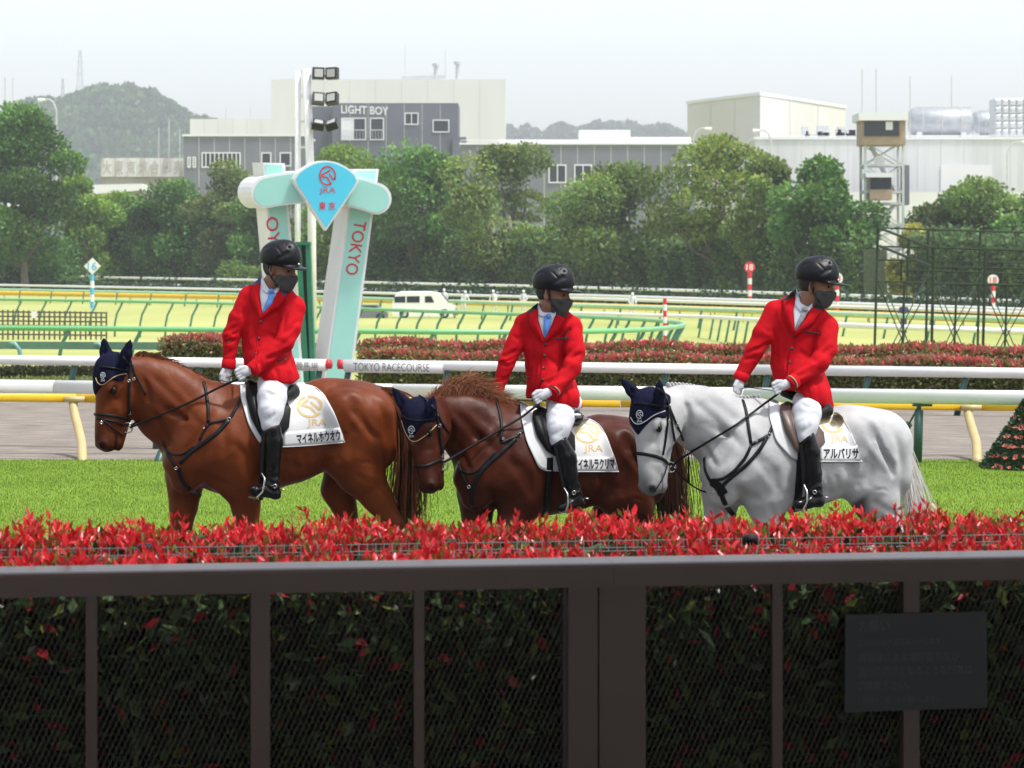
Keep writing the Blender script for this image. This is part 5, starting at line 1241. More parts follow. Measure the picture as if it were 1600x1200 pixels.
H2 = horse(dict(d=19.35, yaw=25, pc=868, map=dict(x0=868.5, sx=.893, dy=(27, 57)), box=(600, 560, 1090), mat=CH2, seed=2, w=.74,
    label='dark chestnut horse in the middle with a windblown mane', muzzle=(.45, .42, .42), legc=(.6, .55, .55), coremat=CH2, star=(6., 14., 24.),
    neck=[(694, 648, 30), (722, 662, 44), (752, 680, 55), (778, 702, 64)], necklines=[([(705, 640), (730, 662), (760, 690), (785, 715)], 6, .009), ([(712, 690), (724, 712), (736, 738)], 4, .008), ([(735, 640), (760, 660), (785, 690)], 8, .006), ([(700, 650), (707, 670), (704, 690)], 4, .010), ([(652, 720), (664, 700), (680, 704)], 5, .006)], O=(633, 622), tip=(657, 775), phi=44, td=-.07, hd=-.14,
    nh=[(560, 735, 38), (572, 772, 25), (582, 812, 16), (576, 900, 9.5), (574, 935, 11), (567, 962, 9)], fh=[(522, 755, 30), (540, 800, 18), (552, 840, 13), (545, 905, 9.5), (543, 938, 11), (536, 962, 9)],
    nf=[(365, 752, 36), (352, 792, 23), (345, 852, 14), (345, 868, 13), (345, 925, 9), (343, 940, 11), (337, 963, 9)], ff=[(292, 744, 33), (292, 790, 23), (290, 852, 14), (290, 868, 13), (288, 925, 9), (286, 940, 11), (280, 963, 9)],
    ears=[((611.5, 603), (637, 640), .02), ((677.5, 617.5), (671, 648), -.10)], piping=[(628, 657), (632, 672), (640, 687), (646, 692), (655, 688), (670, 676), (682, 664)], trim='goldthread',
    emblem=(643, 671.5, 5.2), bonnet_label='navy ear bonnet with gold piping on the dark chestnut horse', bridle_label='black bridle on the dark chestnut horse',
    bridle=[('browband', [(629, 650), (638, 656), (655, 658), (672, 655), (682, 650)], 3), ('cheekpiece', [(681, 645), (687, 670), (690, 700), (689, 722)], 4.2), ('throat_lash', [(682, 642), (690, 660), (701, 677)], 3.2),
            ('noseband', [(644, 722), (649, 729), (665, 729), (680, 722), (690, 717)], 5), ('crown_piece', [(655, 619), (670, 628), (681, 642)], 3.5)],
    bit=(691, 727), buckles=[(681, 649), (686, 665), (689, 712)],
    bp_label='black breastplate on the dark chestnut horse',
    bp=[('neck_strap', [(776, 629), (781, 645), (784, 665), (783, 690)], 5), ('saddle_strap', [(839, 645), (830, 660), (818, 672), (811, 680)], 5), ('link_strap', [(811, 680), (797, 686), (783, 692)], 5.5),
        ('shoulder_strap', [(806, 686), (782, 708), (757, 730), (743, 750), (737, 772)], 7), ('chest_strap', [(717, 726), (722, 742), (730, 758), (737, 770)], 5), ('chest_strap', [(718, 735), (732, 741), (748, 736), (774, 706)], 4), ('centre_strap', [(737, 770), (737, 785), (741, 800)], 7)],
    bpring=[(811, 680, .018), (733, 760, .016), (786, 686, .01)],
    mane=crest_mane([(668, 630), (690, 625), (720, 624), (745, 627), (775, 631), (800, 633)], 1700, .13, [(.34, .12, .055), (.22, .075, .036), (.46, .22, .12), (.13, .045, .023)], lambda u: 1.0*math.sin(math.pi*min(1, (u+.1)*.95))**1.3 - .05, lambda u: (.25 + .75*u if u < .75 else .6,), .0062, .03),
    tail=tail_of([(1010, 655, .1, 20), (1035, 672, .1, 28), (1043, 720, .1, 30), (1047, 780, .1, 32), (1052, 850, .1, 30), (1056, 890, .1, 16)], 360, .011, [(.05, .018, .012), (.03, .012, .009), (.09, .035, .018)], 1.0)))
H3 = horse(dict(d=19.2, yaw=23, pc=1253, map=dict(x0=1253, sx=.885, dy=(22, 42)), box=(950, 570, 1480), mat=GR, seed=3, w=.76, dapple=1,
    label='light grey horse with braided mane at the right', muzzle=(.30, .30, .31), legc=(.75, .75, .75), coremat=M['greyhair'],
    neck=[(1062, 638, 36), (1090, 652, 46), (1122, 669, 53), (1158, 692, 66)], necklines=[([(1082, 625), (1105, 645), (1135, 672), (1162, 700)], 6, .010), ([(1092, 690), (1106, 706), (1120, 730)], 4, .009), ([(1100, 622), (1130, 640), (1160, 664)], 8, .007), ([(1070, 625), (1076, 648), (1074, 668)], 4, .010), ([(1000, 715), (1012, 690), (1030, 694)], 5, .007), ([(1018, 730), (1030, 742), (1036, 756)], 5, .006)], O=(996, 604), tip=(999, 776), phi=42, td=-.07, hd=-.12,
    nh=[(560, 738, 38), (577, 776, 27), (592, 816, 17), (588, 900, 9.5), (586, 935, 11), (579, 962, 9)], fh=[(560, 750, 30), (575, 800, 18), (580, 840, 13), (573, 905, 9.5), (571, 938, 11), (564, 962, 9)],
    nf=[(365, 754, 36), (372, 792, 23), (376, 852, 14), (376, 868, 13), (376, 925, 9), (374, 940, 11), (368, 963, 9)], ff=[(288, 748, 33), (284, 790, 23), (282, 852, 14), (282, 868, 13), (280, 925, 9), (278, 940, 11), (272, 963, 9)],
    ears=[((968, 590), (998, 622), .03), ((1031, 591.5), (1029, 630), -.11)], piping=[(986, 652), (990, 661), (997, 664.5), (1008, 659), (1022, 648), (1039, 642)], trim='silverthread',
    emblem=(999.5, 647.5, 5.4), bonnet_label='navy ear bonnet with silver piping on the grey horse', bridle_label='black bridle with flash straps on the grey horse',
    bridle=[('browband', [(992, 630), (1005, 631), (1025, 633), (1046, 636)], 2.6), ('cheekpiece', [(1044, 634), (1043, 660), (1039, 690), (1035, 711)], 3.6), ('cheekpiece', [(1046, 636), (1050, 665), (1054, 690), (1055, 712)], 3.6), ('throat_lash', [(1047, 640), (1055, 660), (1062, 675), (1068, 688)], 3.6),
            ('noseband', [(988.5, 708), (1000, 708.5), (1020, 711.5), (1036, 717), (1044, 725)], 5.5), ('chin_strap', [(1041, 728), (1036, 745), (1028, 758), (1022, 768)], 1.8), ('crown_piece', [(1022, 604), (1036, 612), (1045, 634)], 3.2)],
    bit=(1046, 731), buckles=[(1045, 635), (1057, 664), (1044, 658), (1041, 722)],
    bp_label='black breastplate with martingale strap on the grey horse',
    bp=[('neck_strap', [(1159, 622), (1165, 640), (1169, 662), (1173, 692)], 5), ('saddle_strap', [(1221, 634), (1213, 652), (1206, 668), (1201, 680)], 5), ('link_strap', [(1201, 680), (1187, 688), (1173, 695)], 5.5),
        ('shoulder_strap', [(1198, 684), (1188, 702), (1165, 728), (1140, 748), (1128, 760)], 6), ('shoulder_strap', [(1173, 697), (1165, 715), (1148, 735), (1130, 749), (1112, 750)], 5), ('chest_strap', [(1101, 715), (1102, 735), (1109, 750), (1120, 764)], 5.5), ('chest_pad', [(1112, 752), (1124, 760), (1130, 772)], 16), ('centre_strap', [(1126, 766), (1130, 782), (1140, 798), (1156, 815)], 8)],
    bpring=[(1201, 680, .018), (1117, 765, .018), (1182, 690, .01)],
    mane=braid_mane([(1044, 601), (1062, 601), (1080, 603), (1100, 609), (1120, 615), (1140, 620), (1160, 622), (1185, 620)], 26),
    tail=tail_of([(1392, 660, .1, 7), (1411, 690, .12, 8), (1418, 735, .12, 11), (1424, 780, .12, 18), (1430, 830, .12, 20), (1433, 860, .12, 10)], 420, .010, [(.78, .75, .70), (.66, .63, .58), (.8, .77, .72)], 1.0, .10)))
# ================================================================== riders
M['redcoat'] = mat('scarlet_wool', (.43, .003, .0085), (.50, .0042, .011), scale=7, rough=.8, bump=.55, bscale=9, sheen=.0, spec=.12, bdist=.02)
M['breeches'] = mat('white_breeches', (.54, .55, .59), (.61, .62, .65), scale=5, rough=.8, bump=.4, bscale=11, spec=.15, bdist=.014)
M['boot'] = mat('black_boot', (.005, .005, .006), (.009, .009, .010), scale=10, rough=.22, bump=.12, bscale=14, spec=.22)
M['helmet'] = mat('black_helmet', (.007, .0075, .010), (.011, .012, .015), scale=9, rough=.4, bump=.04, bscale=200, spec=.22)
M['helmetvent'] = mat('helmet_vent', (.006, .006, .007), rough=.6)
M['glove'] = mat('white_glove', (.44, .45, .47), (.52, .53, .55), scale=12, rough=.85, bump=.15, bscale=60)
M['mask'] = mat('grey_mask', (.072, .072, .070), (.085, .085, .082), scale=20, rough=.95, spec=.05, bump=.06, bscale=90)
M['riderskin'] = mat('rider_skin', (.23, .10, .058), (.27, .125, .075), scale=25, rough=.5, bump=.05, bscale=150)
M['hair_black'] = mat('black_hair', (.01, .009, .009), rough=.6, bump=.4, bscale=180)
M['shirt'] = mat('pale_shirt', (.62, .65, .72), (.70, .72, .78), scale=12, rough=.8, bump=.1, bscale=40)
M['tieblue'] = mat('blue_tie', (.09, .24, .62), (.13, .31, .70), scale=14, rough=.45, bump=.12, bscale=60)
M['tiegrey'] = mat('grey_tie', (.22, .23, .25), (.33, .34, .36), scale=40, rough=.5, bump=.12, bscale=60)
M['collarnavy'] = mat('navy_velvet', (.018, .032, .11), rough=.9, sheen=.3)
M['collarblack'] = mat('black_velvet', (.014, .014, .017), rough=.9, sheen=.3)
M['button'] = mat('dark_button', (.03, .028, .026), rough=.35)

JACKET = [([(346, 520), (358, 517), (372, 508)], 2.6, .007), ([(347, 532), (358, 534), (369, 528)], 2.4, .005), ([(348, 556), (358, 552), (368, 545)], 2.6, .004), ([(440, 524), (453, 514), (466, 500)], 2.8, .007), ([(430, 546), (446, 537), (458, 524)], 2.6, .006), ([(416, 562), (434, 551), (448, 545)], 2.6, .006), ([(402, 566), (394, 572), (390, 580)], 2.2, .003),
          ([(384, 462), (378, 480), (379, 500)], 2.4, .006), ([(460, 468), (447, 490), (441, 520)], 2.8, .007), ([(386, 500), (382, 520), (386, 545)], 3.2, .005), ([(414, 562), (432, 557), (452, 550)], 2.8, .005), ([(420, 520), (432, 532), (448, 536)], 3.4, .004), ([(398, 470), (396, 500), (398, 530)], 3.5, .003), ([(408, 560), (404, 575), (406, 588)], 2.4, .005), ([(430, 575), (434, 588), (433, 599)], 2.6, .006), ([(446, 570), (450, 585), (449, 598)], 2.6, .005), ([(365, 485), (372, 492), (380, 488)], 2.6, .004), ([(392, 449), (391, 468), (404, 498)], 1.8, .006), ([(448, 467), (440, 482), (410, 502)], 1.8, .006), ([(405, 505), (402, 530), (399, 558), (402, 584)], 1.6, .005)]
def rider(s, H):
    D0 = H['d']; K = 237.0
    def Q(px, py, lat=0.0): return P(px, py, D0 + lat)
    def chain(F, pts, k=.02, sy=1.0, infl=0.0):
        for a, b in zip(pts[:-1], pts[1:]): F.cone(Q(*a[:3]), Q(*b[:3]), a[3]/K + infl, b[3]/K + infl, k, (1, sy, 1))
    x0, y0, x1, y1 = s['box']
    def field(h, pad=.02, box=None):
        b = box or (x0, y0, x1, y1); lo = P(b[0], b[3], D0) - [pad, .62, pad]; hi = P(b[2], b[1], D0) + [pad, .62, pad]; return Field(lo, hi, h)
    def jacket_prims(F, infl=0.0, inner=False):
        chain(F, s['torso'][:3] if inner else s['torso'], .03, .62, infl)
        if inner: chain(F, s['shoulders'], .035, .75, infl); chain(F, s['armL'], .022, 1, infl); chain(F, s['armR'], .022, 1, infl); return
        chain(F, s['yoke'], .025, .8, infl); chain(F, s['skirt'], .03, .8, infl); chain(F, s['shoulders'], .035, .75, infl); chain(F, s['tail'], .03, .75, infl)
        chain(F, s['armL'], .022, 1, infl); chain(F, s['armR'], .022, 1, infl)
    def leg_prims(F, infl=0.0):
        chain(F, s['thigh'], .03, 1, infl); chain(F, s['seat'], .03, 1.2, infl); chain(F, [(p[0], p[1], -p[2]+.04, p[3]) for p in s['thigh']], .03, 1, infl)
    def boot_prims(F, infl=0.0):
        for q in (1, -1):
            bt = [(p[0], p[1], p[2] if q > 0 else -p[2]+.04, p[3]) for p in s['boot']]; ft = [(p[0], p[1], p[2] if q > 0 else -p[2]+.04, p[3]) for p in s['foot']]
            chain(F, bt, .015, 1, infl); chain(F, ft, .015, 1.15, infl)
            F.cone(Q(*bt[-1][:3]), Q(*ft[0][:3]), bt[-1][3]/K + infl, ft[0][3]/K + infl, .015); F.cone(Q(*bt[-1][:3]), Q(*ft[1][:3]), bt[-1][3]/K*.7 + infl, ft[1][3]/K*.8 + infl, .02)
    # ---- head frame
    ho = Q(*s['head'], s.get('hlat', -.04)); a, pt = R_(s.get('turn', 46)), R_(s.get('nod', 9)); sc = 1.1
    f_ = np.array([math.cos(a)*math.cos(pt), -math.sin(a)*math.cos(pt), -math.sin(pt)]); lft = unit(np.cross([0, 0, 1], f_)); up = np.cross(f_, lft); Rm = np.stack([f_, lft, up], 1)
    W = lambda c: ho + Rm @ (np.array(c)*sc)
    def face(F, infl=0.0, full=True):
        E_ = lambda c, r, k=.015, mode='u': F.ell(W(c), np.array(r)*sc, Rm, k, mode, infl)
        C_ = lambda c, d, ra, rb, k=.015, y=(1, 1, 1), mode='u': F.cone(W(c), W(d), ra*sc, rb*sc, k, y, Rm, mode, infl)
        E_((-.008, 0, .035), (.098, .076, .088)); E_((.03, 0, -.02), (.066, .063, .085)); C_((.045, 0, -.05), (.055, 0, -.098), .052, .034, .02); E_((.02, 0, -.075), (.06, .055, .04), .02)
        C_((.092, 0, .008), (.108, 0, -.035), .010, .017, .012); E_((.088, 0, .022), (.02, .055, .012), .012)
        for q in (-1, 1):
            E_((.072, .042*q, -.025), (.022, .024, .022), .012)
            if full: E_((.094, .031*q, .004), (.012, .016, .010), .006, 's'); E_((-.008, .077*q, -.012), (.018, .010, .033), .006)
        if full: C_((.094, .022, -.066), (.094, -.022, -.066), .006, .006, .006); C_((-.015, 0, -.06), (-.04, 0, -.16), .052, .056, .025)
    # ---- body, one continuous figure
    F = field(.013, .03); jacket_prims(F, -.014, True); leg_prims(F, -.012); boot_prims(F, -.012); F.cone(W((-.02, 0, -.07)), Q(*s['neck'], -.01), .056*sc, .062, .03); face(F)
    for h_ in s['hands']: F.ell(Q(h_[0], h_[1], h_[2]), (.028, .02, .022), k=.02)
    V, Fc = F.arrays(); root = link('person', fast_mesh('person', V, Fc, M['riderskin'], True)); tag(root, s['label'], 'person', 'mounted riders in red coats')
    # finer head over the same figure keeps the face sharp
    Fh = Field(ho - .2, ho + .18, .006); face(Fh); Fh.cone(W((-.02, 0, -.07)), Q(*s['neck'], -.01), .056*sc, .062, .03); V2, F2 = Fh.arrays()
    fix(link('face', fast_mesh('face', V2, F2, M['riderskin'], True), root)); hbv = bvh_of((V2, F2))
    for q in (-1, 1):
        c = W((.086, .031*q, .004)); mb = MB(); mb.tube([c - f_*.004, c + f_*.004], [.006*sc, .0065*sc], 10); mb.build('eye', M['eye'], root, True)
        c1, c2, c3 = W((.098, .016*q, .021)), W((.099, .032*q, .025)), W((.088, .05*q, .02)); MB().tube([c1, c2, c3], .0035, 5).build('eyebrow', M['hair_black'], root, True)
    # ---- mask
    Fm = Field(ho - .19, ho + .19, .006); face(Fm, .006, False)
    def reg(X):
        L = (X - ho.astype(np.float32)) @ Rm.astype(np.float32)/sc; return np.maximum.reduce([L[..., 2] + .022 - .05*np.clip(L[..., 0]-.04, 0, 1) + .25*np.clip(.05-L[..., 0], 0, .1), .018 + .0*L[..., 0] - L[..., 0], -.128 - L[..., 2]])*sc
    Fm.cone(W((.085, 0, -.05)), W((.075, 0, -.08)), .038*sc, .035*sc, .03, infl=.004); Fm.cut(reg); v, q_ = Fm.arrays(); v = relax(v, q_, 1)
    fix(link('face_mask', fast_mesh('face_mask', v, q_, M['mask'], True), root))
    hb2 = bvh_of((V2, F2), (v, q_))
    # ---- hair at the nape
    Fn = Field(ho - .16, ho + .16, .008); Fn.ell(W((-.012, 0, .02)), np.array([.102, .080, .09])*sc, Rm, .01)
    Fn.cut(lambda X: np.maximum(((X - ho) @ Rm)[..., 0]/sc + .022, -.055 - ((X - ho) @ Rm)[..., 2]/sc)); v, q_ = Fn.arrays(); fix(link('hair', fast_mesh('hair', v, q_, M['hair_black'], True), root))
    # ---- helmet
    Fk = Field(ho - .22, ho + .26, .006); Fk.ell(W((-.006, 0, .068)), np.array([.134, .108, .108])*sc, Rm, .01); Fk.ell(W((.03, 0, .10)), np.array([.09, .06, .085])*sc, Rm, .02)
    Fk.cut(lambda X: (.028 - .10*np.clip(-((X - ho) @ Rm)[..., 0]/sc - .02, 0, .2) - ((X - ho) @ Rm)[..., 2]/sc)*sc)
    Fk.ell(W((.115, 0, .030)), np.array([.072, .088, .011])*sc, Rm, .012)
    for i in range(3):
        for q in (-1, 1): Fk.cone(W((.06 - .028*i, .012*q, .165 + .004*i - (.012 if i == 0 else 0))), W((.075 - .028*i, .045*q, .145 + .006*i)), .0065, .004, .008, mode='s')
    for q in (-1, 1):
        Fk.cone(W((.05, .105*q, .075)), W((.085, .07*q, .115)), .010, .014, .012, mode='s'); Fk.cone(W((-.085, .085*q, .115)), W((-.05, .09*q, .135)), .010, .010, .012, mode='s'); Fk.cone(W((.0, .082*q, .145)), W((.10, .088*q, .075)), .003, .003, .008, mode='s')
    v, q_ = Fk.arrays(); v = relax(v, q_, 1); hm = fix(link('helmet', fast_mesh('helmet', v, q_, M['helmet'], True), root)); hb3 = bvh_of((V2, F2), (v, q_))
    for pts in s['chin']: strap('chin_strap', hb2, pts, 2.6, .005, M['black'], hm, thick=.005)
    mb = MB(); cc = W((.128, 0, .052)); mb.tube([cc, cc + f_*.006], .012, 10); mb.build('badge', M['metal'], hm, True)
    # ---- jacket
    F = field(.0105, .03); jacket_prims(F)
    for g0, g1 in s.get('creases', []): F.cone(Q(*g0), Q(*g1), .007, .004, .02, mode='s')
    poly = [(p[0], p[1]) for p in s['hem']]
    F.cut(lambda X: inpoly(800 + X[..., 0]/X[..., 1]*FPX, YH + (EYE - X[..., 2])/X[..., 1]*FPX, poly)/K)
    for w_ in (s['armL'][-1], s['armR'][-1]): pass
    V, Fc = F.arrays(); V = relax(V, Fc, 1); nv = vnormals(V, Fc); V = V + nv*folds(V, s['seed'], .0022)[:, None]; V = crease(V, vnormals(V, Fc), [([(x + s['shift'][0], y + s['shift'][1]) for x, y in pl], w_, dp) for pl, w_, dp in JACKET])
    jk = fix(link('jacket', fast_mesh('jacket', V, Fc, M['redcoat'], True), root)); jb = bvh_of((V, Fc))
    drape('shirt', jb, s['shirt'][0], s['shirt'][1], 16, 8, .004, M['shirt'], root, .004)
    drape('tie', jb, s['tie'][0], s['tie'][1], 16, 5, .012, M[s['tiem']], root, .006, .006); kx, ky = s['knot']
    c, _ = hit(jb, kx, ky, .016); kf = Field(c-.04, c+.04, .005); kf.ell(c, (.017, .012, .020), k=.01); v, q_ = kf.arrays(); fix(link('tie_knot', fast_mesh('tie_knot', v, q_, M[s['tiem']], True), root))
    for i, (t, b) in enumerate(s['lapels']): drape('lapel', jb, t, b, 18, 8, .013, M['redcoat'], jk, .013, .011)
    for t, b in s['collars']: drape('collar', jb, t, b, 10, 5, .012, M[s['collarm']], jk, .010, .002)
    for x, y in s['shirtcollar']:
        pass
    for t, b in s['shirtcollars']: drape('shirt_collar', hit_jacket_head(jb, hbv), t, b, 10, 5, .010, M['shirt'], root, .006, .002)
    mbs = MB()
    for x, y in s['buttons']:
        c, n_ = hit(jb, x, y, .002); MB().tube([c, c + n_*.007], [.0125, .0095], 12).build('button', M['button'], jk, True)
    for pts, w_ in s['trim']: strap('pocket_trim', jb, pts, w_, .002, M['collarblack'], jk, thick=.003)
    MB_line = s['front']; strap('front_edge', jb, MB_line, 1.6, .002, M['redcoat'], jk, thick=.007)
    # ---- breeches
    F = field(.0115, .03, (x0-10, s['hipy']-20, x1+10, s['boot'][0][1]+40)); leg_prims(F)
    V, Fc = F.arrays(); V = relax(V, Fc, 1); nv = vnormals(V, Fc); V = V + nv*folds(V, s['seed']+9, .0011)[:, None]; kx, ky = s['boot'][0][0], s['boot'][0][1]; V = crease(V, vnormals(V, Fc), [([(kx-10, ky-6), (kx, ky-10), (kx+10, ky-16)], 2, .004), ([(kx-4, ky-2), (kx+3, ky-10), (kx+5, ky-22)], 2, .004), ([(kx-12, ky-20), (kx, ky-26), (kx+14, ky-36)], 2.4, .003), ([(kx-8, ky-50), (kx+4, ky-44), (kx+18, ky-48)], 3, .004), ([(kx-4, ky-62), (kx+8, ky-54), (kx+22, ky-58)], 3, .004)]); fix(link('breeches', fast_mesh('breeches', V, Fc, M['breeches'], True), root))
    # ---- boots
    bt = [p for p in s['boottop']]
    for q, nm in ((1, 'boot'), (-1, 'boot')):
        lat = s['boot'][0][2] if q > 0 else -s['boot'][0][2] + .04; cpt = Q(s['boot'][2][0], s['boot'][2][1], lat)
        F = Field(cpt - [.32, .22, .36], cpt + [.32, .22, .36], .0085); boot_prims(F)
        (ax, ay), (bx_, by) = bt
        F.cut(lambda X: ((ay + (by-ay)*((800 + X[..., 0]/X[..., 1]*FPX) - ax)/(bx_-ax)) - (YH + (EYE - X[..., 2])/X[..., 1]*FPX))/K)
        heel = s['foot'][0]; hq = Q(heel[0]+1, heel[1]+5, lat); F.ell(hq, (.034, .03, .02), k=.006)
        V, Fc = F.arrays(); V = relax(V, Fc, 1); nv = vnormals(V, Fc); an = Q(*s['boot'][-1][:3]); w_ = np.exp(-((V[:, 2]-an[2])/.06)**2)
        V = V + nv*(w_*.004*np.sin(V[:, 2]*130 + 3*np.sin(V[:, 0]*40)))[:, None]; b_ = fix(link(nm, fast_mesh(nm, V, Fc, M['boot'], True), root))
        if q > 0:
            bbv = bvh_of((V, Fc)); strap('spur_strap', bbv, s['spur'], 2.4, .002, M['boot'], b_); mb = MB(); c, _ = hit(bbv, *s['spurb'], .006); ring(mb, c, .012, .003, 10); sp = Q(heel[0]+8, heel[1]-6, lat); mb.tube([sp, sp + [.03, .0, .0]], .005, 6); mb.build('spur', M['metal'], b_, True)
    # ---- gloves with five fingers
    for (hx, hy, hl, size, flip) in s['hands']:
        c = Q(hx, hy, hl); wr = Q(*(s['armR'][-1] if flip else s['armL'][-1])[:3]); ax_ = unit(c - wr); z = np.array([0, 0, 1.]); F = Field(c - .13, c + .13, .0045); G_ = 1.25
        F.cone(wr*.35 + c*.65 - ax_*.01, c + ax_*.012, .031, .036, .012, (1, .8, 1)); F.cone(wr, c, .027, .028, .01)
        hz_ = unit(np.array([0, 0, 1.]) - ax_*ax_[2]); yv = np.array([0, 1., 0])
        for i in range(4):                   # index to little finger, stacked, curling away round the rein
            L = [1.0, 1.1, 1.03, .85][i]*G_; b0 = c + ax_*.016 + hz_*(.030 - .0205*i) - yv*.014; b1 = b0 + (ax_*.026 - hz_*.004)*L; b2 = b1 + (yv*.024 - ax_*.003 - hz_*.004)*L; b3 = b2 - ax_*.020*L
            F.cone(b0, b1, .0128, .0118, .003); F.cone(b1, b2, .0116, .0108, .002); F.cone(b2, b3, .0106, .0095, .002)
        t0 = c - ax_*.012 + hz_*.026 - yv*.010; t1 = t0 + ax_*.030 + hz_*.010; t2 = t1 + ax_*.026 - hz_*.006 + yv*.008; F.cone(t0, t1, .0155, .0128, .006); F.cone(t1, t2, .0125, .0105, .003)
        V, Fc = F.arrays(); V = relax(V, Fc, 1, .35); fix(link('glove', fast_mesh('glove', V, Fc, M['glove'], True), root))
    # ---- cuffs
    for arm in ('armL', 'armR'):
        e1, e0 = s[arm][-1], s[arm][-2]; a_, b_ = Q(*e1[:3]), Q(*e0[:3]); dv = unit(b_ - a_); r_ = e1[3]/K
        mb = MB(); mb.tube([a_ - dv*.030, a_ - dv*.026, a_ + dv*.03], [r_*.98, r_*1.06, r_*1.06], 18); mb.build('cuff', M['redcoat'], jk, True)
        if s['cuffs'] and arm == 'armR': mb = MB(); mb.tube([a_ - dv*.012, a_ - dv*.004], [r_*1.1, r_*1.1], 18); mb.build('cuff_band', M['collarblack'], jk, True); mb = MB(); mb.tube([a_ - dv*.002, a_ + dv*.003], [r_*1.1, r_*1.1], 18); mb.build('cuff_band', M['goldthread'], jk, True)
    return root
def hit_jacket_head(jb, hb):
    class Two:
        def ray_cast(self, o, d):
            a = jb.ray_cast(o, d); b = hb.ray_cast(o, d)
            if a[0] is None: return b
            if b[0] is None: return a
            return a if a[3] < b[3] else b
        def find_nearest(self, q): return jb.find_nearest(q)
    return Two()

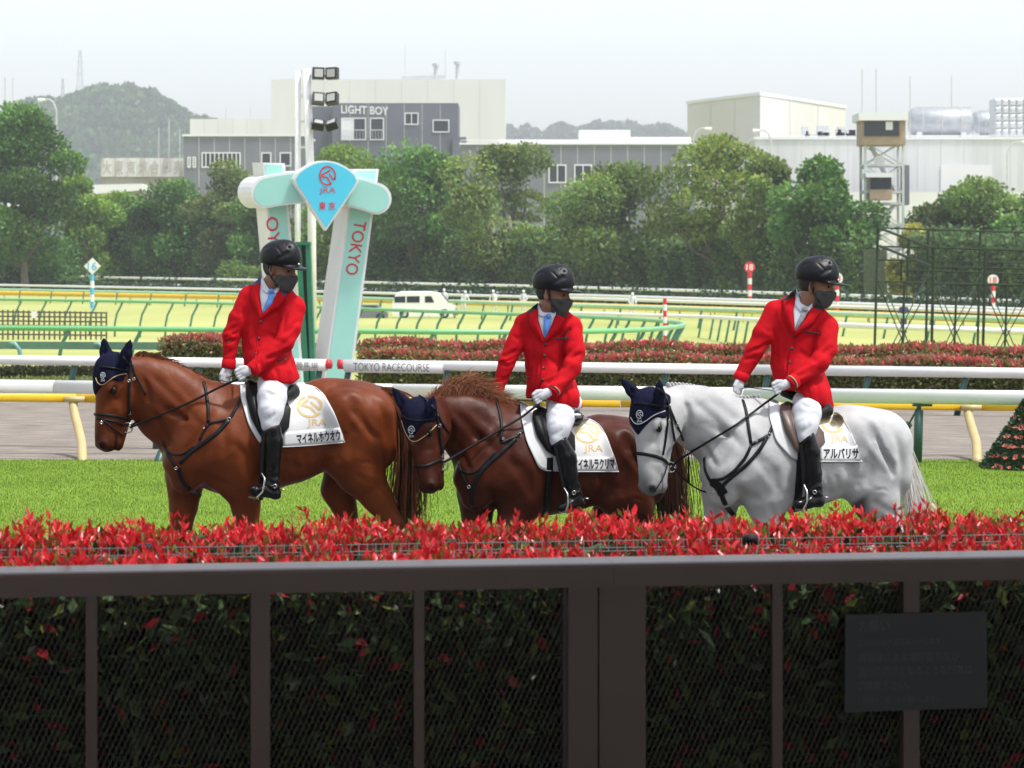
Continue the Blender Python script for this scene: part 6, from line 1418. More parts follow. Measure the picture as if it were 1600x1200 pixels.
def tack(s, H, t):
    """saddle cloth, saddle and reins"""
    body = H['body']; D0 = H['d']
    sc_ = empty('saddle_cloth', tuple(P(*t['cloth'][0][3], D0)), t['cloth_label'], 'saddle cloth', 'white saddle cloths')
    o, vf = drape('cloth_panel', body, t['cloth'][0], t['cloth'][1], 44, 22, .012, M['cloth'], sc_, .006, .004); cb = bvh_of(vf)
    strap('binding', cb, t['cloth'][1], 1.4, .001, M['cloth'], sc_, thick=.004); strap('binding', cb, t['cloth'][0][-5:], 1.4, .001, M['cloth'], sc_, thick=.004)
    st = t['strip']; ns, vs = drape('name_strip', cb, [st[0], st[1]], [st[2], st[3]], 20, 6, .003, M['label'], sc_, .003); nb = bvh_of(vs, vf)
    print_on('name_lettering', text_arrays(t['name'], .034), *t['namebox'], lambda x, y: hit(nb, x, y, .0014)[0], M['blackprint'], sc_)
    ex, ey, ew, eh = t['emblem']; print_on('emblem', EMBLEM2, (ex-ew, ey-eh), (ex+ew, ey-eh*.94), (ex-ew, ey+eh), lambda x, y: hit(cb, x, y, .0014)[0], M['goldprint'], sc_)
    print_on('emblem_lettering', text_arrays('JRA', .012), *t['jra'], lambda x, y: hit(cb, x, y, .0014)[0], M['goldprint'], sc_)
    # saddle
    lm = M[t['leather']]; sd = empty('saddle', tuple(P(*t['pommel'][:2], D0)), t['saddle_label'], 'saddle', 'riding saddles'); both = bvh_of(vf)
    class Both:
        def ray_cast(self, o, d):
            a = both.ray_cast(o, d); return a if a[0] is not None else body.ray_cast(o, d)
        def find_nearest(self, q): return body.find_nearest(q)
    drape('saddle_flap', Both(), t['flap'][0], t['flap'][1], 22, 14, .014, lm, sd, .012, .018)
    F = Field(P(t['cantle'][0]-100, t['cantle'][1]+50, D0) - [0, .4, 0], P(t['cantle'][0]+30, t['cantle'][1]-40, D0) + [0, .4, 0], .01); K = 237
    Qs = lambda p: P(p[0], p[1], D0 + (p[2] if len(p) > 3 else 0))
    F.cone(P(*t['pommel'][:2], D0), P(t['pommel'][0]+32, t['pommel'][1]+15, D0), .036, .03, .03, (1, 2.4, 1)); F.cone(P(t['pommel'][0]+32, t['pommel'][1]+15, D0), P(*t['cantle'][:2], D0), .03, .048, .04, (1, 3.2, 1)); F.cone(P(t['cantle'][0], t['cantle'][1]+2, D0-.1), P(t['cantle'][0]-12, t['cantle'][1]+8, D0-.2), .042, .03, .03)
    v, f_ = F.arrays(); fix(link('seat', fast_mesh('seat', v, f_, M['leather'] if t['leather'] == 'leather' else M['leather'], True), sd))
    drape('knee_roll', Both(), t['roll'][0], t['roll'][1], 14, 6, .022, lm, sd, .014, .022)
    a = t['stirrup']; lat = s['boot'][0][2]
    mb = MB(); pts = [P(x, y, D0 + lat - .055) for x, y in a['leather']]
    for p, q in zip(pts[:-1], pts[1:]): mb.bar(p, q, .022, .006, up=(0, 1, 0))
    mb.build('stirrup_leather', M['leather'], sd)
    mb = MB(); lp = smooth_line([P(x, y, D0 + lat + dl) for x, y, dl in a['iron']], 24); mb.tube(lp, .0065, 8); iron = mb.build('stirrup_iron', M['metal'], sd, True)
    mb = MB(); tr = [P(x, y, D0 + lat + dl) for x, y, dl in a['tread']]; mb.bar(tr[0], tr[1], .05, .014); mb.build('tread', M['metal'], iron)
    strap('girth', body, t['girth'], 13, .006, M['leather'], sd, thick=.012)
    # reins
    rn = empty('reins', tuple(H['bitpos']), t['rein_label'], 'reins', 'black reins'); bp = H['bitpos']; hd = s['hands'][-1]; hp = P(hd[0], hd[1]+3, D0 + hd[2])
    ln = t['rein']; n = len(ln); ds = np.linspace(bp[1], hp[1], n) - .02; pts = [P(x, y, d_) for (x, y), d_ in zip(ln, ds)]
    W = resample(pts, 60); px_ = smooth_line(ln, 60)
    for i in range(3, 57):   # keep clear of the neck
        dW = np.interp(i, [0, 59], [ds[0], ds[-1]]); p_, _n, _i, t_ = body.ray_cast(EYEV, (Vector(P(*px_[i], 1.0)) - EYEV).normalized())
        W[i] = P(*px_[i], min(dW, p_.y - .02) if p_ is not None else dW)
    for _ in range(6): W[1:-1, 1] = np.minimum(W[1:-1, 1], .5*(W[:-2, 1] + W[2:, 1]))
    MB().tube(W, .0085, 6).build('rein', M['leather'], rn, True)
    hf = s['hands'][0]; MB().tube(smooth_line([P(hf[0]+2, hf[1]+6, D0 + hf[2]), P(hf[0]+14, hf[1]+3, D0 + hf[2] - .05), P(hd[0]-4, hd[1]+8, D0 + hd[2] - .01)], 14), .007, 6, flat=.5).build('rein_loop', M['leather'], rn, True)
    for i, (pl, rad) in enumerate(t.get('extra', [])):
        n2 = len(pl); MB().tube(smooth_line([P(x, y, d_) for (x, y), d_ in zip(pl, np.linspace(bp[1]-.02, D0 + t.get('exd', -.1), n2))], 24), rad, 6).build('side_strap', M['leather'], rn, True)
_e2 = [[(.5+.46*math.cos(a), .5+.46*math.sin(a)) for a in np.radians(np.linspace(115, 325, 26))], resample([(.42, .80), (.14, .56), (.52, .47), (.78, .12)], 20).tolist(), resample([(.52, .72), (.86, .38), (.93, .62), (.8, .84)], 14).tolist(), [(.5+.46*math.cos(a), .5+.46*math.sin(a)) for a in np.radians(np.linspace(20, 100, 12))]]
EMBLEM2 = stroke(_e2, .10)

R1 = dict(shift=(0, 0), box=(330, 365, 485, 800), seed=5, label='rider in scarlet coat with navy collar and blue tie on the bright chestnut horse', head=(437, 421), neck=(423, 446), turn=30, nod=10,
    torso=[(424, 480, 0, 39), (418, 515, 0, 38), (416, 543, 0, 35.5), (424, 592, 0, 44)], shoulders=[(391, 464, .02, 17), (424, 463, .0, 21), (457, 480, -.05, 19)], tail=[(436, 575, .02, 22), (455, 594, .03, 12)],
    armL=[(388, 465, .02, 16), (372, 498, .0, 14.5), (361, 524, -.02, 13), (357.5, 569, -.04, 10.5)], armR=[(459, 482, -.05, 18.5), (453, 515, -.12, 16), (444, 535, -.17, 14.5), (398, 575, -.26, 11)],
    hem=[(250, 300), (600, 300), (600, 592), (466, 592), (457, 600), (430, 599.5), (414, 596), (404, 587), (370, 584), (250, 584)],
    creases=[((352, 527, -.06), (372, 519, -.07)), ((351, 536, -.06), (370, 531, -.07)), ((452, 527, -.24), (462, 519, -.2)), ((408, 500, -.115), (404, 552, -.12)), ((440, 505, -.11), (452, 490, -.12)), ((428, 570, -.12), (440, 562, -.12)), ((384, 500, -.08), (380, 480, -.06))],
    yoke=[(405, 455, .01, 13.5), (444, 461, -.02, 13.5)], skirt=[(416, 555, -.04, 32), (428, 590, -.13, 32)],
    thigh=[(427, 600, -.10, 25), (425, 622, -.24, 21.5), (423, 642, -.30, 18.5), (422, 664, -.33, 14)], seat=[(442, 590, .03, 24), (430, 592, .06, 24)], hipy=575,
    boot=[(423, 662, -.335, 14.6), (427.5, 690, -.34, 14.6), (426, 735, -.34, 11.2), (425.5, 756, -.34, 10.8)], foot=[(430, 771, -.34, 8.6), (408, 767, -.37, 9), (395, 766, -.40, 7)], boottop=((410, 674.5), (437, 663)),
    spur=[(415, 757), (425, 760), (436, 763)], spurb=(429, 760), hands=[(354, 583, -.05, 26, 0), (382, 581, -.28, 28, 1)],
    shirt=([(409, 434), (405, 455), (410, 489)], [(437, 448), (428, 468), (411, 490)]), tie=([(420, 455), (420, 463), (415, 474), (410, 487)], [(428, 454), (429, 465), (425, 476), (412, 489)]), knot=(424.5, 456), tiem='tieblue', collarm='collarnavy',
    lapels=[([(408, 441), (405, 465), (410, 493)], [(394, 449), (393, 467), (407, 498)]), ([(437, 452), (427, 472), (411, 491)], [(445, 466), (437, 479), (406, 499)])],
    collars=[([(411, 433), (403, 439), (394, 447)], [(411, 440), (406, 446), (401, 451)]), ([(438, 450), (444, 447), (450, 445)], [(437, 463), (441, 465), (446, 465)])], shirtcollar=[],
    shirtcollars=[([(411, 432), (417, 446), (423, 454)], [(407, 440), (411, 455), (418, 460)]), ([(437, 446), (431, 450), (427, 454)], [(437, 453), (433, 458), (430, 460)])],
    buttons=[(407, 503), (404, 529), (400, 552.5)], trim=[([(433, 564), (440, 563), (447, 561)], 2.2)], front=[(407, 498), (404, 525), (400, 555), (402, 584)], cuffs=False,
    chin=[[(420, 412), (419, 424), (427, 438), (436, 449)], [(424, 411), (423, 424), (425, 431)]])
R2 = dict(shift=(436, 38), box=(755, 403, 920, 815), seed=6, label='rider in scarlet coat with black collar and blue tie on the dark chestnut horse', head=(864, 459), neck=(854, 485), turn=24, nod=7,
    torso=[(859, 513, 0, 40), (857, 545, 0, 37), (855, 575, 0, 33.5), (863, 632, 0, 43)], shoulders=[(822, 506, .03, 17), (856, 500, .0, 20), (890, 511, -.05, 19)], tail=[(880, 610, .02, 24), (900, 634, .03, 11)],
    armL=[(818, 507, .03, 16), (803, 540, .0, 14), (792, 566, -.02, 13), (777, 611, -.04, 9.6)], armR=[(893, 513, -.05, 18), (899, 548, -.12, 14.5), (894, 575, -.17, 14), (866, 609, -.26, 10.5)],
    hem=[(650, 300), (1050, 300), (1050, 637), (911, 637), (904, 639), (883, 634), (866, 627), (850, 622), (790, 622), (650, 622)],
    creases=[((783, 568, -.06), (802, 560, -.07)), ((893, 560, -.2), (910, 552, -.17)), ((853, 540, -.115), (850, 592, -.11)), ((880, 530, -.11), (890, 515, -.12)), ((868, 612, -.11), (880, 604, -.12)), ((820, 540, -.08), (817, 520, -.06))],
    yoke=[(835, 496, .01, 13.5), (874, 502, -.02, 13.5)], skirt=[(860, 595, -.04, 31), (877, 626, -.13, 30)],
    thigh=[(877, 640, -.10, 22), (875, 654, -.23, 21), (872, 670, -.29, 18.5), (870, 688, -.33, 13)], seat=[(888, 630, .03, 22), (876, 632, .06, 24)], hipy=615,
    boot=[(871, 686, -.335, 13.4), (886, 716, -.34, 15), (889, 742, -.34, 14), (897, 768, -.34, 11.6)], foot=[(905, 785, -.34, 9), (889, 789, -.37, 9), (877, 794, -.40, 7)], boottop=((859, 697.5), (882, 683)),
    spur=[(886, 772), (896, 770), (908, 768)], spurb=(897, 770), hands=[(776, 623, -.05, 24, 0), (845, 618, -.30, 32, 1)],
    shirt=([(841, 475), (839, 495), (850, 528)], [(869, 488), (863, 505), (851, 529)]), tie=([(850, 494), (850, 503), (849, 515), (850, 527)], [(862, 494), (861, 505), (858, 516), (852, 528)]), knot=(857, 494.5), tiem='tieblue', collarm='collarblack',
    lapels=[([(842, 482), (841, 503), (850, 531)], [(826, 491), (827, 504), (848, 536)]), ([(870, 492), (863, 509), (851, 530)], [(884, 499), (872, 517), (849, 537)])],
    collars=[([(841, 474), (833, 481), (824, 489)], [(842, 480), (836, 487), (829, 493)]), ([(870, 489), (876, 487), (881, 485)], [(873, 497), (879, 498), (885, 496)])], shirtcollar=[],
    shirtcollars=[([(842, 473), (847, 486), (853, 493)], [(839, 481), (842, 493), (849, 496)]), ([(869, 486), (864, 490), (860, 494)], [(869, 492), (865, 497), (862, 499)])],
    buttons=[(852.5, 538), (850.5, 556), (848.5, 575), (848, 594)], trim=[([(868, 529), (878, 529), (889, 529)], 2.4), ([(822, 590), (827, 590)], 3)], front=[(850, 536), (848, 560), (846, 595), (838, 620)], cuffs=True,
    chin=[[(857, 442), (855, 458), (862, 474), (872, 486)], [(859, 443), (858, 462), (860, 470)]])
R3 = dict(shift=(829, 27), box=(1130, 388, 1330, 815), seed=7, label='rider in scarlet coat with black collar and grey tie on the grey horse', head=(1275, 446), neck=(1255, 472), turn=20, nod=9,
    torso=[(1252, 508, 0, 42), (1246, 540, 0, 39), (1242, 567, 0, 37), (1254, 622, 0, 45)], shoulders=[(1213, 487, .03, 18), (1252, 486, .0, 21), (1290, 510, -.05, 19)], tail=[(1264, 592, .02, 26), (1291, 634, .03, 12)],
    armL=[(1210, 489, .03, 17), (1192, 523, .0, 15.5), (1178, 550, -.02, 14), (1158, 588, -.04, 11)], armR=[(1292, 513, -.05, 18), (1291, 545, -.12, 16), (1281, 566, -.17, 15), (1238, 597, -.27, 11)],
    hem=[(1050, 300), (1450, 300), (1450, 644), (1301, 644), (1290, 639), (1271, 628), (1256, 618), (1244, 610), (1190, 610), (1050, 604)],
    creases=[((1170, 551, -.07), (1190, 543, -.08)), ((1166, 562, -.07), (1184, 556, -.08)), ((1286, 552, -.21), (1300, 543, -.18)), ((1240, 530, -.12), (1234, 585, -.12)), ((1268, 540, -.12), (1282, 522, -.12)), ((1262, 600, -.13), (1276, 590, -.13)), ((1204, 528, -.08), (1202, 505, -.06)), ((1275, 600, -.12), (1290, 622, -.1))],
    yoke=[(1235, 474, .01, 14), (1272, 492, -.02, 14)], skirt=[(1248, 585, -.04, 33), (1264, 618, -.13, 31)],
    thigh=[(1261, 630, -.10, 23.5), (1260, 647, -.23, 22), (1258.5, 664, -.29, 19), (1258, 684, -.33, 13.5)], seat=[(1275, 622, .03, 22), (1262, 626, .06, 24)], hipy=605,
    boot=[(1259, 681, -.335, 14), (1266.5, 706, -.34, 14.8), (1270, 740, -.34, 14), (1271.5, 764, -.34, 12.4)], foot=[(1279, 783, -.34, 9), (1262, 785, -.37, 9.5), (1247, 788, -.40, 7.5)], boottop=((1248, 692.5), (1271, 675)),
    spur=[(1260, 770), (1270, 770), (1284, 768)], spurb=(1273, 769), hands=[(1154, 602, -.06, 26, 0), (1219, 603, -.30, 30, 1)],
    shirt=([(1246, 455), (1239, 480), (1242, 515)], [(1269, 476), (1257, 497), (1243, 517)]), tie=([(1253, 482), (1252, 490), (1247, 500), (1243, 513)], [(1261, 484), (1260, 492), (1254, 503), (1244, 517)]), knot=(1257, 484), tiem='tiegrey', collarm='collarblack',
    lapels=[([(1244, 464), (1239, 490), (1242, 519)], [(1224, 472), (1226, 492), (1239, 523)]), ([(1269, 481), (1257, 501), (1243, 518)], [(1283, 487), (1271, 504), (1240, 526)])],
    collars=[([(1247, 452), (1235, 461), (1223, 469)], [(1248, 459), (1237, 468), (1226, 474)]), ([(1270, 477), (1276, 475), (1281, 474)], [(1274, 487), (1279, 488), (1284, 487)])], shirtcollar=[],
    shirtcollars=[([(1248, 452), (1250, 470), (1256, 481)], [(1242, 462), (1242, 478), (1251, 488)]), ([(1269, 473), (1264, 478), (1260, 482)], [(1269, 480), (1265, 485), (1262, 488)])],
    buttons=[(1242, 526), (1237, 545), (1233.5, 566)], trim=[([(1256, 518), (1268, 519.5), (1281, 521.5)], 2.4), ([(1200, 580), (1206, 580)], 3)], front=[(1241, 524), (1236, 550), (1232, 580), (1233, 607)], cuffs=True,
    chin=[[(1270, 430), (1266, 446), (1272, 460), (1282, 473)], [(1272, 430), (1270, 448), (1271, 456)]])
for s_, H_ in ((R1, H1), (R2, H2), (R3, H3)): rider(s_, H_)
tack(R1, H1, dict(cloth=([(374, 597), (395, 600), (430, 606), (470, 601), (490, 603), (508, 617), (521, 640), (530, 662), (538, 688)], [(376, 622), (388, 665), (408, 697), (442, 698.5), (470, 697), (490, 695.5), (510, 693.5), (525, 692.5), (539.5, 691)]),
    cloth_label='white saddle cloth lettered in gold and black on the bright chestnut horse', strip=((443, 675.5), (531, 668), (442, 698), (538.5, 690.5)), name='マイネルホウオウ', namebox=((463, 678), (531, 672), (465, 694)), emblem=(484.5, 635, 20.5, 17), jra=((480, 655), (510, 654), (480, 669)),
    leather='leather', saddle_label='black leather saddle on the bright chestnut horse', pommel=(390, 601), cantle=(458, 611), flap=([(384, 600), (398, 597), (425, 608), (446, 625), (454, 640)], [(384, 622), (392, 655), (408, 684), (432, 688), (451, 668)]), roll=([(384, 604), (388, 630), (398, 660), (409, 684)], [(397, 598), (403, 630), (408, 655), (414, 684)]),
    stirrup=dict(leather=[(412, 674), (410, 700), (408, 745)], iron=[(409, 739, -.06), (414, 748, -.10), (411, 768, -.11), (401, 778, -.10)], tread=[(389, 776, -.06), (404, 779, -.06)]), girth=[(412, 690), (413, 720), (410, 765), (405, 780)],
    rein_label='black leather reins from the bright chestnut horse to its rider', rein=[(203, 668), (240, 653), (300, 627), (345, 604), (378, 590)], extra=[([(205, 664), (222, 655), (240, 645)], .007)]))
tack(R2, H2, dict(cloth=([(812, 628), (830, 636), (868, 655), (903, 647), (920, 655), (935, 662), (948, 680), (957, 705), (965, 733)], [(814, 652), (822, 690), (842, 734.5), (872, 736), (900, 737), (915, 737), (935, 737), (950, 737), (967, 737)]),
    cloth_label='white saddle cloth lettered in gold and black on the dark chestnut horse', strip=((873, 714), (960, 714), (873, 736.5), (966, 736.5)), name='マイネルラクリマ', namebox=((895, 717), (960, 716), (896, 734)), emblem=(918, 676, 20.5, 16), jra=((912, 695), (942, 695), (912, 709)),
    leather='leather', saddle_label='black leather saddle on the dark chestnut horse', pommel=(838, 640), cantle=(900, 652), flap=([(832, 644), (842, 638), (868, 650), (886, 668), (897, 682)], [(831, 655), (838, 682), (853, 705), (872, 716), (898, 704)]), roll=([(831, 648), (836, 670), (845, 690), (855, 705)], [(845, 640), (850, 670), (855, 690), (862, 708)]),
    stirrup=dict(leather=[(868, 700), (874, 730), (882, 765)], iron=[(881, 762, -.06), (887, 772, -.10), (888, 788, -.11), (884, 799, -.10)], tread=[(873, 799, -.06), (890, 800, -.06)]), girth=[(858, 715), (858, 740), (855, 780), (850, 805)],
    rein_label='black leather reins from the dark chestnut horse to its rider', rein=[(694, 722), (712, 712), (760, 684), (815, 652), (843, 630)]))
tack(R3, H3, dict(cloth=([(1201, 621), (1222, 632), (1258, 650), (1288, 640), (1304, 645), (1317, 655), (1330, 675), (1340, 700), (1345, 717)], [(1202, 652), (1212, 690), (1237, 718), (1260, 720), (1280, 721), (1300, 721), (1320, 721), (1335, 721), (1347, 721)]),
    cloth_label='white saddle cloth lettered in gold and black on the grey horse', strip=((1282, 697), (1342, 697), (1282, 720.5), (1346, 720.5)), name='アルバリサ', namebox=((1287, 700), (1342, 700), (1287, 717)), emblem=(1302, 660, 19, 16), jra=((1298, 680), (1325, 681), (1298, 693)),
    leather='brownleather', saddle_label='brown leather saddle on the grey horse', pommel=(1226, 612), cantle=(1290, 640), flap=([(1219, 634), (1230, 628), (1255, 642), (1274, 662), (1286, 676)], [(1218, 645), (1226, 675), (1243, 706), (1265, 712), (1288, 692)]), roll=([(1218, 640), (1224, 665), (1233, 690), (1245, 708)], [(1232, 632), (1238, 660), (1243, 685), (1250, 708)]),
    stirrup=dict(leather=[(1252, 695), (1254, 725), (1256, 760)], iron=[(1256, 757, -.06), (1261, 768, -.10), (1261, 785, -.11), (1255, 796, -.10)], tread=[(1243, 796, -.06), (1261, 797, -.06)]), girth=[(1250, 705), (1250, 735), (1247, 775), (1242, 800)],
    rein_label='black leather reins from the grey horse to its rider', rein=[(1050, 728), (1072, 711), (1150, 664), (1190, 634), (1216, 615)], extra=[([(1054, 733), (1066, 745), (1080, 758), (1095, 767), (1113, 771)], .006), ([(1076, 713), (1076, 735), (1076, 752)], .006)], exd=-.25))
# ================================================================== foreground hedges, wire fence, railing
M['railbrown'] = mat('bronze_brown_metal', (.085, .056, .050), (.10, .067, .06), scale=2, rough=.34, metal=.0, spec=.4)
M['meshbrown'] = mat('dark_mesh', (.07, .06, .055), rough=.6)
M['signgrey'] = mat('dark_sign', (.026, .026, .031), (.030, .030, .035), scale=3, rough=.5)
M['signprint'] = mat('sign_print', (.085, .088, .098), rough=.6)
M['wire'] = mat('grey_wire', (.10, .105, .11), rough=.6)
M['cap'] = mat('post_cap', (.012, .012, .014), rough=.6, spec=.2)
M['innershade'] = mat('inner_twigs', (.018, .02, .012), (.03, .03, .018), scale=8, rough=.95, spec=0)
FA, FB = P(-60, 0, 8.72)*[1, 1, 0], P(1660, 0, 9.28)*[1, 1, 0]; FA, FB = FA - (FB-FA)*.55, FB + (FB-FA)*.55       # line of the railing on the ground
fd = unit(FB - FA); fn_ = np.array([fd[1], -fd[0], 0]);               # towards the viewer
def fence_at(px, back=0.0):
    t = np.linspace(0, 1, 900)[:, None]; W = FA + (FB-FA)*t - fn_*back; x = 800 + W[:, 0]/W[:, 1]*FPX
    return np.array([np.interp(px, x, W[:, k]) for k in range(3)])
def zrow(py, y): return EYE - (py - YH)/FPX*y
ZT = zrow(883, fence_at(800)[1])
# --- hedges
def shoots(r, n, back0, back1, z, lean, red=True):
    px = r.uniform(-80, 1680, n); bk = r.uniform(back0, back1, n); return np.array([fence_at(p, b) for p, b in zip(px, bk)]) + np.stack([np.zeros(n), np.zeros(n), z], 1)
leafm = {}
def one_leaf(c, i):
    m = mat('red_leaf', c, tuple(min(1, k*1.35 + .01) for k in c), scale=14, rough=.28, trans=.3, spec=.5); V = []; n = 6
    for k in range(n):
        t = k/(n-1); w_ = math.sin(math.pi*min(.98, t*.9+.07))**.8*.2; x = t; z = .12*math.sin(t*2.2)*(.5 if i % 2 else -.3)
        V += [(-w_, z + .05*(w_/.2), x), (0, z, x), (w_, z + .05*(w_/.2), x)]
    F = []
    for k in range(n-1): F += [(k*3, k*3+1, k*3+4, k*3+3), (k*3+1, k*3+2, k*3+5, k*3+4)]
    me = fast_mesh('leaf', V, np.array(F), m, True); return me
LEAVES = [one_leaf(c, i) for i, c in enumerate([(.60, .014, .028), (.68, .026, .036), (.50, .014, .028), (.70, .055, .05), (.64, .02, .032)])] + [one_leaf((.12, .16, .02), 0)]
def shoot_hedge(name, label, b0, b1, ztop, seed, nshoot, ngreen, size, sing=300):
    r = np.random.default_rng(seed); A0, B0 = fence_at(-700, b0), fence_at(2300, b0); A1, B1 = fence_at(-700, b1), fence_at(2300, b1); k = .05
    e = empty(name, tuple((A0+B0)/2), label, 'hedge', 'red-tipped hedges in front')
    inn = lambda p, b: p - fn_*b
    pts = [inn(A0, k), inn(B0, k), inn(B1, -k), inn(A1, -k)]
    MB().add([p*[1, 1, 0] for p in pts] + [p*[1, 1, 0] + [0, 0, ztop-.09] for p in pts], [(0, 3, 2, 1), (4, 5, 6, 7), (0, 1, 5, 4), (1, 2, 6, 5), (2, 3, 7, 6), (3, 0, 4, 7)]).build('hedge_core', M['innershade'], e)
    # green mass on the faces and under the tips
    n = int(ngreen*1.55); px = r.uniform(-700, 2300, n); face = r.uniform(0, 1, n); bk = np.where(face < .62, b0 + r.normal(0, .025, n), r.uniform(b0, b1, n)); z = np.where(face < .62, ztop*r.uniform(.12, 1, n) - .03, ztop - .05 + r.normal(0, .018, n))
    W = np.array([fence_at(p) for p in np.linspace(-700, 2300, 400)]); base = np.stack([np.interp(px, np.linspace(-700, 2300, 400), W[:, j]) for j in range(3)], 1)
    c = base - fn_*bk[:, None]; c[:, 2] = z
    cl = np.array([.050, .085, .030])*r.uniform(.35, 1.9, (n, 1)); rd = r.uniform(0, 1, n) < .06; cl[rd] = np.array([.50, .03, .04])*r.uniform(.6, 1.2, (rd.sum(), 1)); ol = r.uniform(0, 1, n) < .10; cl[ol] = np.array([.16, .19, .03])*r.uniform(.6, 1.2, (ol.sum(), 1))
    up = np.where((face < .62)[:, None], fn_*.55 + np.array([0, 0, .25]), np.array([0, 0, 1.])) + r.normal(0, .6, c.shape)
    fix(link('foliage', leaf_mesh('foliage', c, up, np.where(face < .62, .072, .042)*r.uniform(.6, 1.3, n), cl, M['leafgloss'], wid=.42, fold=.08, r=r), e))['kind'] = 'stuff'
    # red shoots: a stem with a spray of upright leaves
    nshoot = int(nshoot*1.65); px = r.uniform(-700, 2300, nshoot); dens = .5 + .5*np.sin(px*.021 + seed)*np.sin(px*.0093 + 1); kp = r.uniform(0, 1, nshoot) < .4 + .6*np.clip(.5 + .9*np.sin(px*.047 + seed)*np.sin(px*.019), 0, 1); px, dens = px[kp], dens[kp]; nshoot = len(px); bk = r.uniform(b0-.02, b1+.02, nshoot); base = np.stack([np.interp(px, np.linspace(-700, 2300, 400), W[:, j]) for j in range(3)], 1) - fn_*bk[:, None]
    hgt = r.uniform(.0, .055, nshoot)*(.5 + dens) + (r.uniform(0, 1, nshoot) < .08)*.06*r.uniform(.3, 1, nshoot); base[:, 2] = ztop - .06 + hgt; per = 8; C = np.repeat(base, per, 0); N = len(C)
    ang = r.uniform(0, 2*math.pi, N); tilt = np.abs(r.normal(.55, .28, N)); up = np.stack([np.cos(ang)*np.sin(tilt), np.sin(ang)*np.sin(tilt), np.cos(tilt)], 1); C = C + up*.004 + np.stack([np.zeros(N), np.zeros(N), r.uniform(-.03, .03, N)], 1)
    hue = r.uniform(0, 1, (N, 1)); cl = np.array([.80, .030, .046])*(.7 + .6*hue) + np.array([.0, .05, .03])*(r.uniform(0, 1, (N, 1))**3); pk = r.uniform(0, 1, N) < .05; cl[pk] = (.5, .17, .15); gr = r.uniform(0, 1, N) < .13; cl[gr] = (.16, .19, .03); bz = r.uniform(0, 1, N) < .10; cl[bz] = (.36, .07, .03)
    sz = size*r.uniform(.6, 1.25, N); vis = (px.repeat(per) > -20) & (px.repeat(per) < 1620)
    pick = np.zeros(N, bool); cand = np.argsort(-(C[:, 2] + .02*sz/size + np.where(vis, 0, -9) - .25*np.repeat((bk-b0), per))); pick[cand[:sing]] = True
    o = fix(link('shoot_leaves', leaf_mesh('shoot_leaves', C[~pick], up[~pick], sz[~pick], cl[~pick], M['redleaf'], wid=.36, fold=.07, r=r), e)); o['kind'] = 'stuff'
    for i in np.where(pick)[0]:
        m_ = LEAVES[5] if gr[i] else LEAVES[r.integers(0, 5)]; lf = link('leaf', m_, e); lf.location = Vector(C[i]) - Vector(e.location); q = Vector(up[i]).to_track_quat('Z', 'Y') @ Matrix.Rotation(r.uniform(0, 6.28), 3, 'Z').to_quaternion(); lf.rotation_mode = 'QUATERNION'; lf.rotation_quaternion = q; lf.scale = (sz[i],)*3
    MBs = MB()
    for i in range(0, nshoot, 2): MBs.tube([base[i] + [0, 0, -.08], base[i] + [0, 0, .02]], [.003, .002], 4, cap=False)
    MBs.build('stem', M['stem'], e)['kind'] = 'stuff'
    return e
M['leafgloss'] = mat('glossy_leaf', (.04, .07, .02), attr='col', rough=.3, spec=.5, trans=.12)
M['stem'] = mat('stem', (.14, .05, .03), rough=.7)
b_near0, b_near1, b_far0, b_far1 = .30, .66, 1.55, 2.15
yn, yf = fence_at(800, .48)[1], fence_at(800, 1.75)[1]
shoot_hedge('photinia_hedge', 'near row of red-tipped hedge right behind the brown railing', b_near0, b_near1, zrow(879, yn), 81, 2000, 19000, .036)
shoot_hedge('photinia_hedge', 'second row of red-tipped hedge beyond the wire fence', b_far0, b_far1, zrow(836, yf), 82, 2400, 8000, .035)
# --- wire fence between the rows
e = empty('wire_fence', tuple(fence_at(800, 1.3)), 'low grey wire fence with dark capped posts between the hedge rows', 'fence'); yw = fence_at(800, 1.04)[1]; zw = zrow(861, yw)
mb = MB()
for off, dz in ((.98, 0), (1.04, .03), (1.10, .0), (1.04, -.12), (1.04, -.24)):
    a, b = fence_at(-700, off) + [0, 0, zw+dz], fence_at(2300, off) + [0, 0, zw+dz]; mb.tube([a, b], .0022, 5)
for px in np.arange(-700, 2300, 13.0):
    a = fence_at(px, .98) + [0, 0, zw]; b = fence_at(px, 1.04) + [0, 0, zw+.035]; c = fence_at(px, 1.10) + [0, 0, zw]; mb.tube([a, b, c], .0012, 4); mb.tube([b, b - [0, 0, .6]], .0012, 4)
mb.build('wire_mesh', M['wire'], e)
for px in (-244, 228, 700, 1172, 1640, 2110):
    p = fence_at(px, 1.04); MB().tube([p, p + [0, 0, zw+.015]], .028, 12).build('post', M['wire'], e, True); MB().tube([p + [0, 0, zw+.012], p + [0, 0, zw+.035], p + [0, 0, zw+.045]], [.03, .03, .02], 14).build('post_cap', M['cap'], e, True)
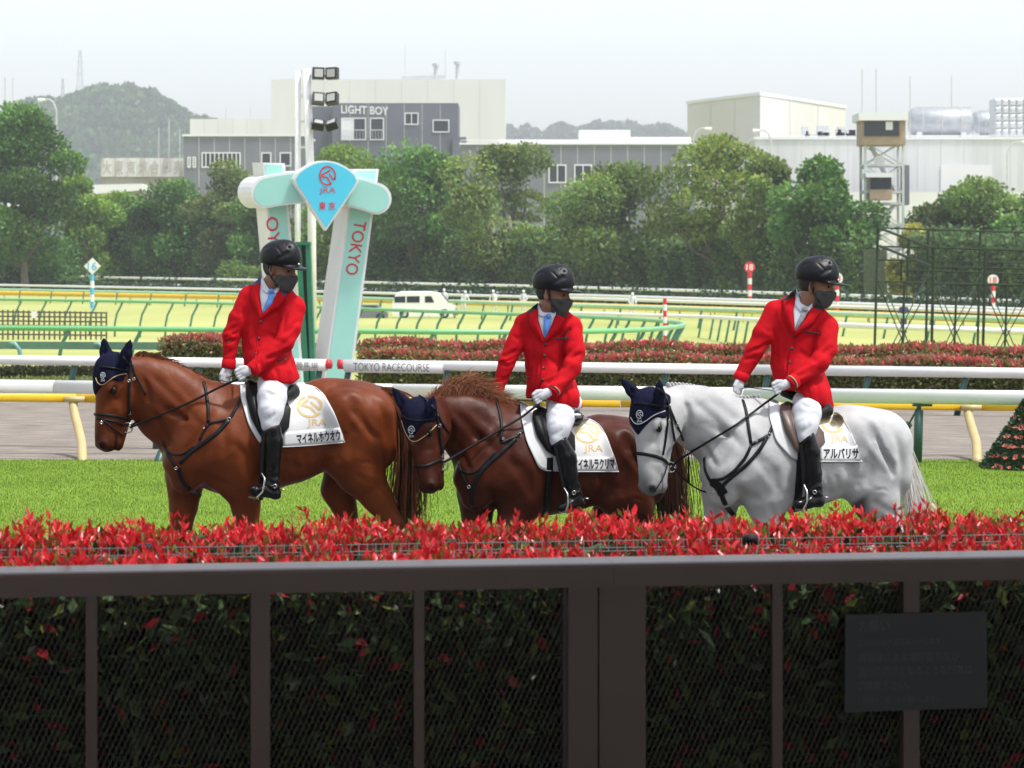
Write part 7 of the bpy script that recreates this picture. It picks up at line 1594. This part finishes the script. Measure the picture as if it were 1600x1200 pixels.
# --- railing
e = empty('railing', tuple(fence_at(800)), 'dark brown metal railing with mesh panels across the foreground', 'railing'); hr = 37/FPX*9.0
for a_, b_ in ((-860, -351), (-350, 959.5), (960, 1900), (1900.5, 2380)):
    A_, B_ = fence_at(a_), fence_at(b_); V = []; prof = [(.0, -hr), (.0, -.014), (.006, -.004), (.02, 0), (.17, .004), (.19, -.012), (.19, -hr)]
    za, zb = ZT, ZT
    for p in (A_, B_): V += [p - fn_*u + [0, 0, ZT + v] for u, v in prof]
    k = len(prof); MB().add(V, [tuple(range(k-1, -1, -1)), tuple(range(k, 2*k))] + [(i, (i+1) % k, (i+1) % k + k, i+k) for i in range(k)]).build('top_rail', M['railbrown'], e)
def post(px0, px1, dep, back, nm='post', m='railbrown'):
    a, b = fence_at(px0, back), fence_at(px1, back); z1 = ZT - hr - .001; V = [a, b, b - fn_*dep, a - fn_*dep]; V = V + [p + [0, 0, z1] for p in V]
    MB().add(V, [(0, 3, 2, 1), (4, 5, 6, 7), (0, 1, 5, 4), (1, 2, 6, 5), (2, 3, 7, 6), (3, 0, 4, 7)]).build(nm, M[m], e)
for x0, x1 in ((-135, -117), (134, 152), (647, 663), (1207, 1223), (1690, 1706)): post(x0, x1, .03, .02)
for x0, x1 in ((-380, -360), (1910, 1935), (392, 422), (1412, 1437), (888, 934), (936.5, 1009)): post(x0, x1, .07, .012)
post(880, 888, .05, .03, 'edge_strip', 'meshbrown')
# mesh panels: slanting wires of flattened diamond mesh
spans = [(-620, -380), (-360, -135), (-117, 134), (152, 392), (422, 647), (663, 880), (1009, 1207), (1223, 1412), (1437, 1690), (1706, 1910), (1935, 2150)]
for x0, x1 in spans:
    A_, B_ = fence_at(x0, .045), fence_at(x1, .045); Lw = np.linalg.norm(B_-A_); z0, z1 = .45, ZT - hr; H_ = z1 - z0; mb = MB(); V = []; F = []
    for fam, sl, w_ in ((1, .46, .0015), (-1, .46, .0008)):
        step = .0185; n = int((Lw + H_*sl)/step)
        for i in range(n):
            s0 = i*step - (H_*sl if fam > 0 else 0); 
            ta, tb = 0.0, 1.0
            f0 = lambda t: s0 + (H_*sl*t if fam > 0 else H_*sl*(1-t) - 0)
            lo_, hi_ = f0(0), f0(1)
            for _ in range(1):
                if fam > 0:
                    ta = max(0, (0 - s0)/(H_*sl)); tb = min(1, (Lw - s0)/(H_*sl))
                else:
                    s0 = i*step - H_*sl; ta = max(0, 1 - (Lw - s0)/(H_*sl)); tb = min(1, 1 - (0 - s0)/(H_*sl))
            if tb - ta < .02: continue
            q = lambda t: s0 + (H_*sl*t if fam > 0 else H_*sl*(1-t))
            for sgn in ((0),):
                p0 = A_ + fd*q(ta) + [0, 0, z0 + H_*ta]; p1 = A_ + fd*q(tb) + [0, 0, z0 + H_*tb]; k = len(V); sd = fd*w_; dp = fn_*(.004 if fam > 0 else -.001)
                V += [p0 - sd + dp, p0 + sd + dp, p1 + sd + dp, p1 - sd + dp, p0 - fn_*.004 + dp, p1 - fn_*.004 + dp]; F += [(k, k+1, k+2, k+3), (k+1, k+4, k+5, k+2), (k+4, k, k+3, k+5)]
    mb.add(V, F); mb.build('mesh_panel', M['meshbrown'], e)['kind'] = 'stuff'
# --- notice board on the railing
e = empty('notice_board', tuple(fence_at(1432)), 'dark grey notice board with pale Japanese text fixed to the railing', 'notice')
def on_sign(px, py, off): q = fence_at(px, off); return np.array([q[0], q[1], zrow(py, q[1])])
c4 = [on_sign(x, y, -.006) for x, y in ((1321, 961), (1541, 956), (1543, 1106), (1320, 1113))]
MB().prism(c4, -fn_*.012).build('board', M['signgrey'], e)
for tx, box in (('お願い', ((1342, 970), (1390, 969), (1342, 988))), ('この付近は大変混雑いたします。', ((1341, 999), (1474, 996), (1341, 1009))), ('荷物等による場所取り及び', ((1341, 1021), (1499, 1018), (1341, 1035))), ('通行の妨げとなるような行為は', ((1340, 1042), (1519, 1038), (1340, 1057))), ('ご遠慮下さい。', ((1340, 1064), (1421, 1062), (1340, 1079))), ('ご理解とご協力をお願いします。', ((1340, 1089), (1465, 1086), (1340, 1100)))):
    print_on('lettering', text_arrays(tx), *box, lambda x, y: on_sign(x, y, -.009), M['signprint'], e)
# ================================================================== terrace and grandstand behind the viewer
M['concrete'] = mat('concrete', (.30, .295, .285), (.36, .355, .345), scale=.8, rough=.85)
o = MB().box((-40, -41.9, -.12), (40, 8.35, .006)).build('terrace', M['concrete']); tag(o, 'grey paved terrace in front of the railing', kind='structure')
e = empty('grandstand', (0, -42, 0), 'grey grandstand with stepped seating and overhanging roof behind the viewer', 'grandstand')
for i in range(12): MB().box((-90, -42-i*2-2, 0), (90, -42-i*2, .6+i*1.0)).build('seating_step', M['concrete'], e)
MB().box((-90, -70, 0), (90, -68.5, 22)).build('rear_wall', M['concrete'], e); MB().box((-90, -68.4, 20), (90, -46, 20.8)).build('roof', M['concrete'], e)
for x in (-75, -45, -15, 15, 45, 75): MB().box((x-.5, -60, 0), (x+.5, -59, 19.9)).build('column', M['concrete'], e)
e = empty('shade_canopy', (0, 1.4, 0), 'unseen flat canopy added to shade the railing front', 'canopy')  # added out of view, its edge shaped to shade the railing and hedge front
ce = [FA + (FB-FA)*t + fn_*.76 for t in (-4, 5)]; MB().prism([ce[0]*[1, 1, 0] + [0, 0, 4.7], ce[1]*[1, 1, 0] + [0, 0, 4.7], np.array([ce[1][0], 1.0, 4.7]), np.array([ce[0][0], 1.0, 4.7])], (0, 0, .25)).build('roof', M['concrete'], e)
for x in (-30, -18, -7, 7, 18, 30): MB().tube([(x, 1.4, 0), (x, 1.4, 4.7)], .18, 12).build('column', M['concrete'], e, True)
# ================================================================== hazy air
hz = MB().box((-1700, -90, -3.2), (1700, 4300, 165)).build('haze'); hz['kind'] = 'stuff'; hz['label'] = 'thin summer haze over the racecourse'
hm_ = bpy.data.materials.new('haze'); hm_.use_nodes = True; n_ = hm_.node_tree.nodes; n_.clear(); ou = n_.new('ShaderNodeOutputMaterial'); pv = n_.new('ShaderNodeVolumePrincipled')
pv.inputs['Color'].default_value = (.96, .98, 1, 1); pv.inputs['Density'].default_value = HAZE; pv.inputs['Anisotropy'].default_value = .25; hm_.node_tree.links.new(pv.outputs[0], ou.inputs['Volume']); hz.data.materials.append(hm_)
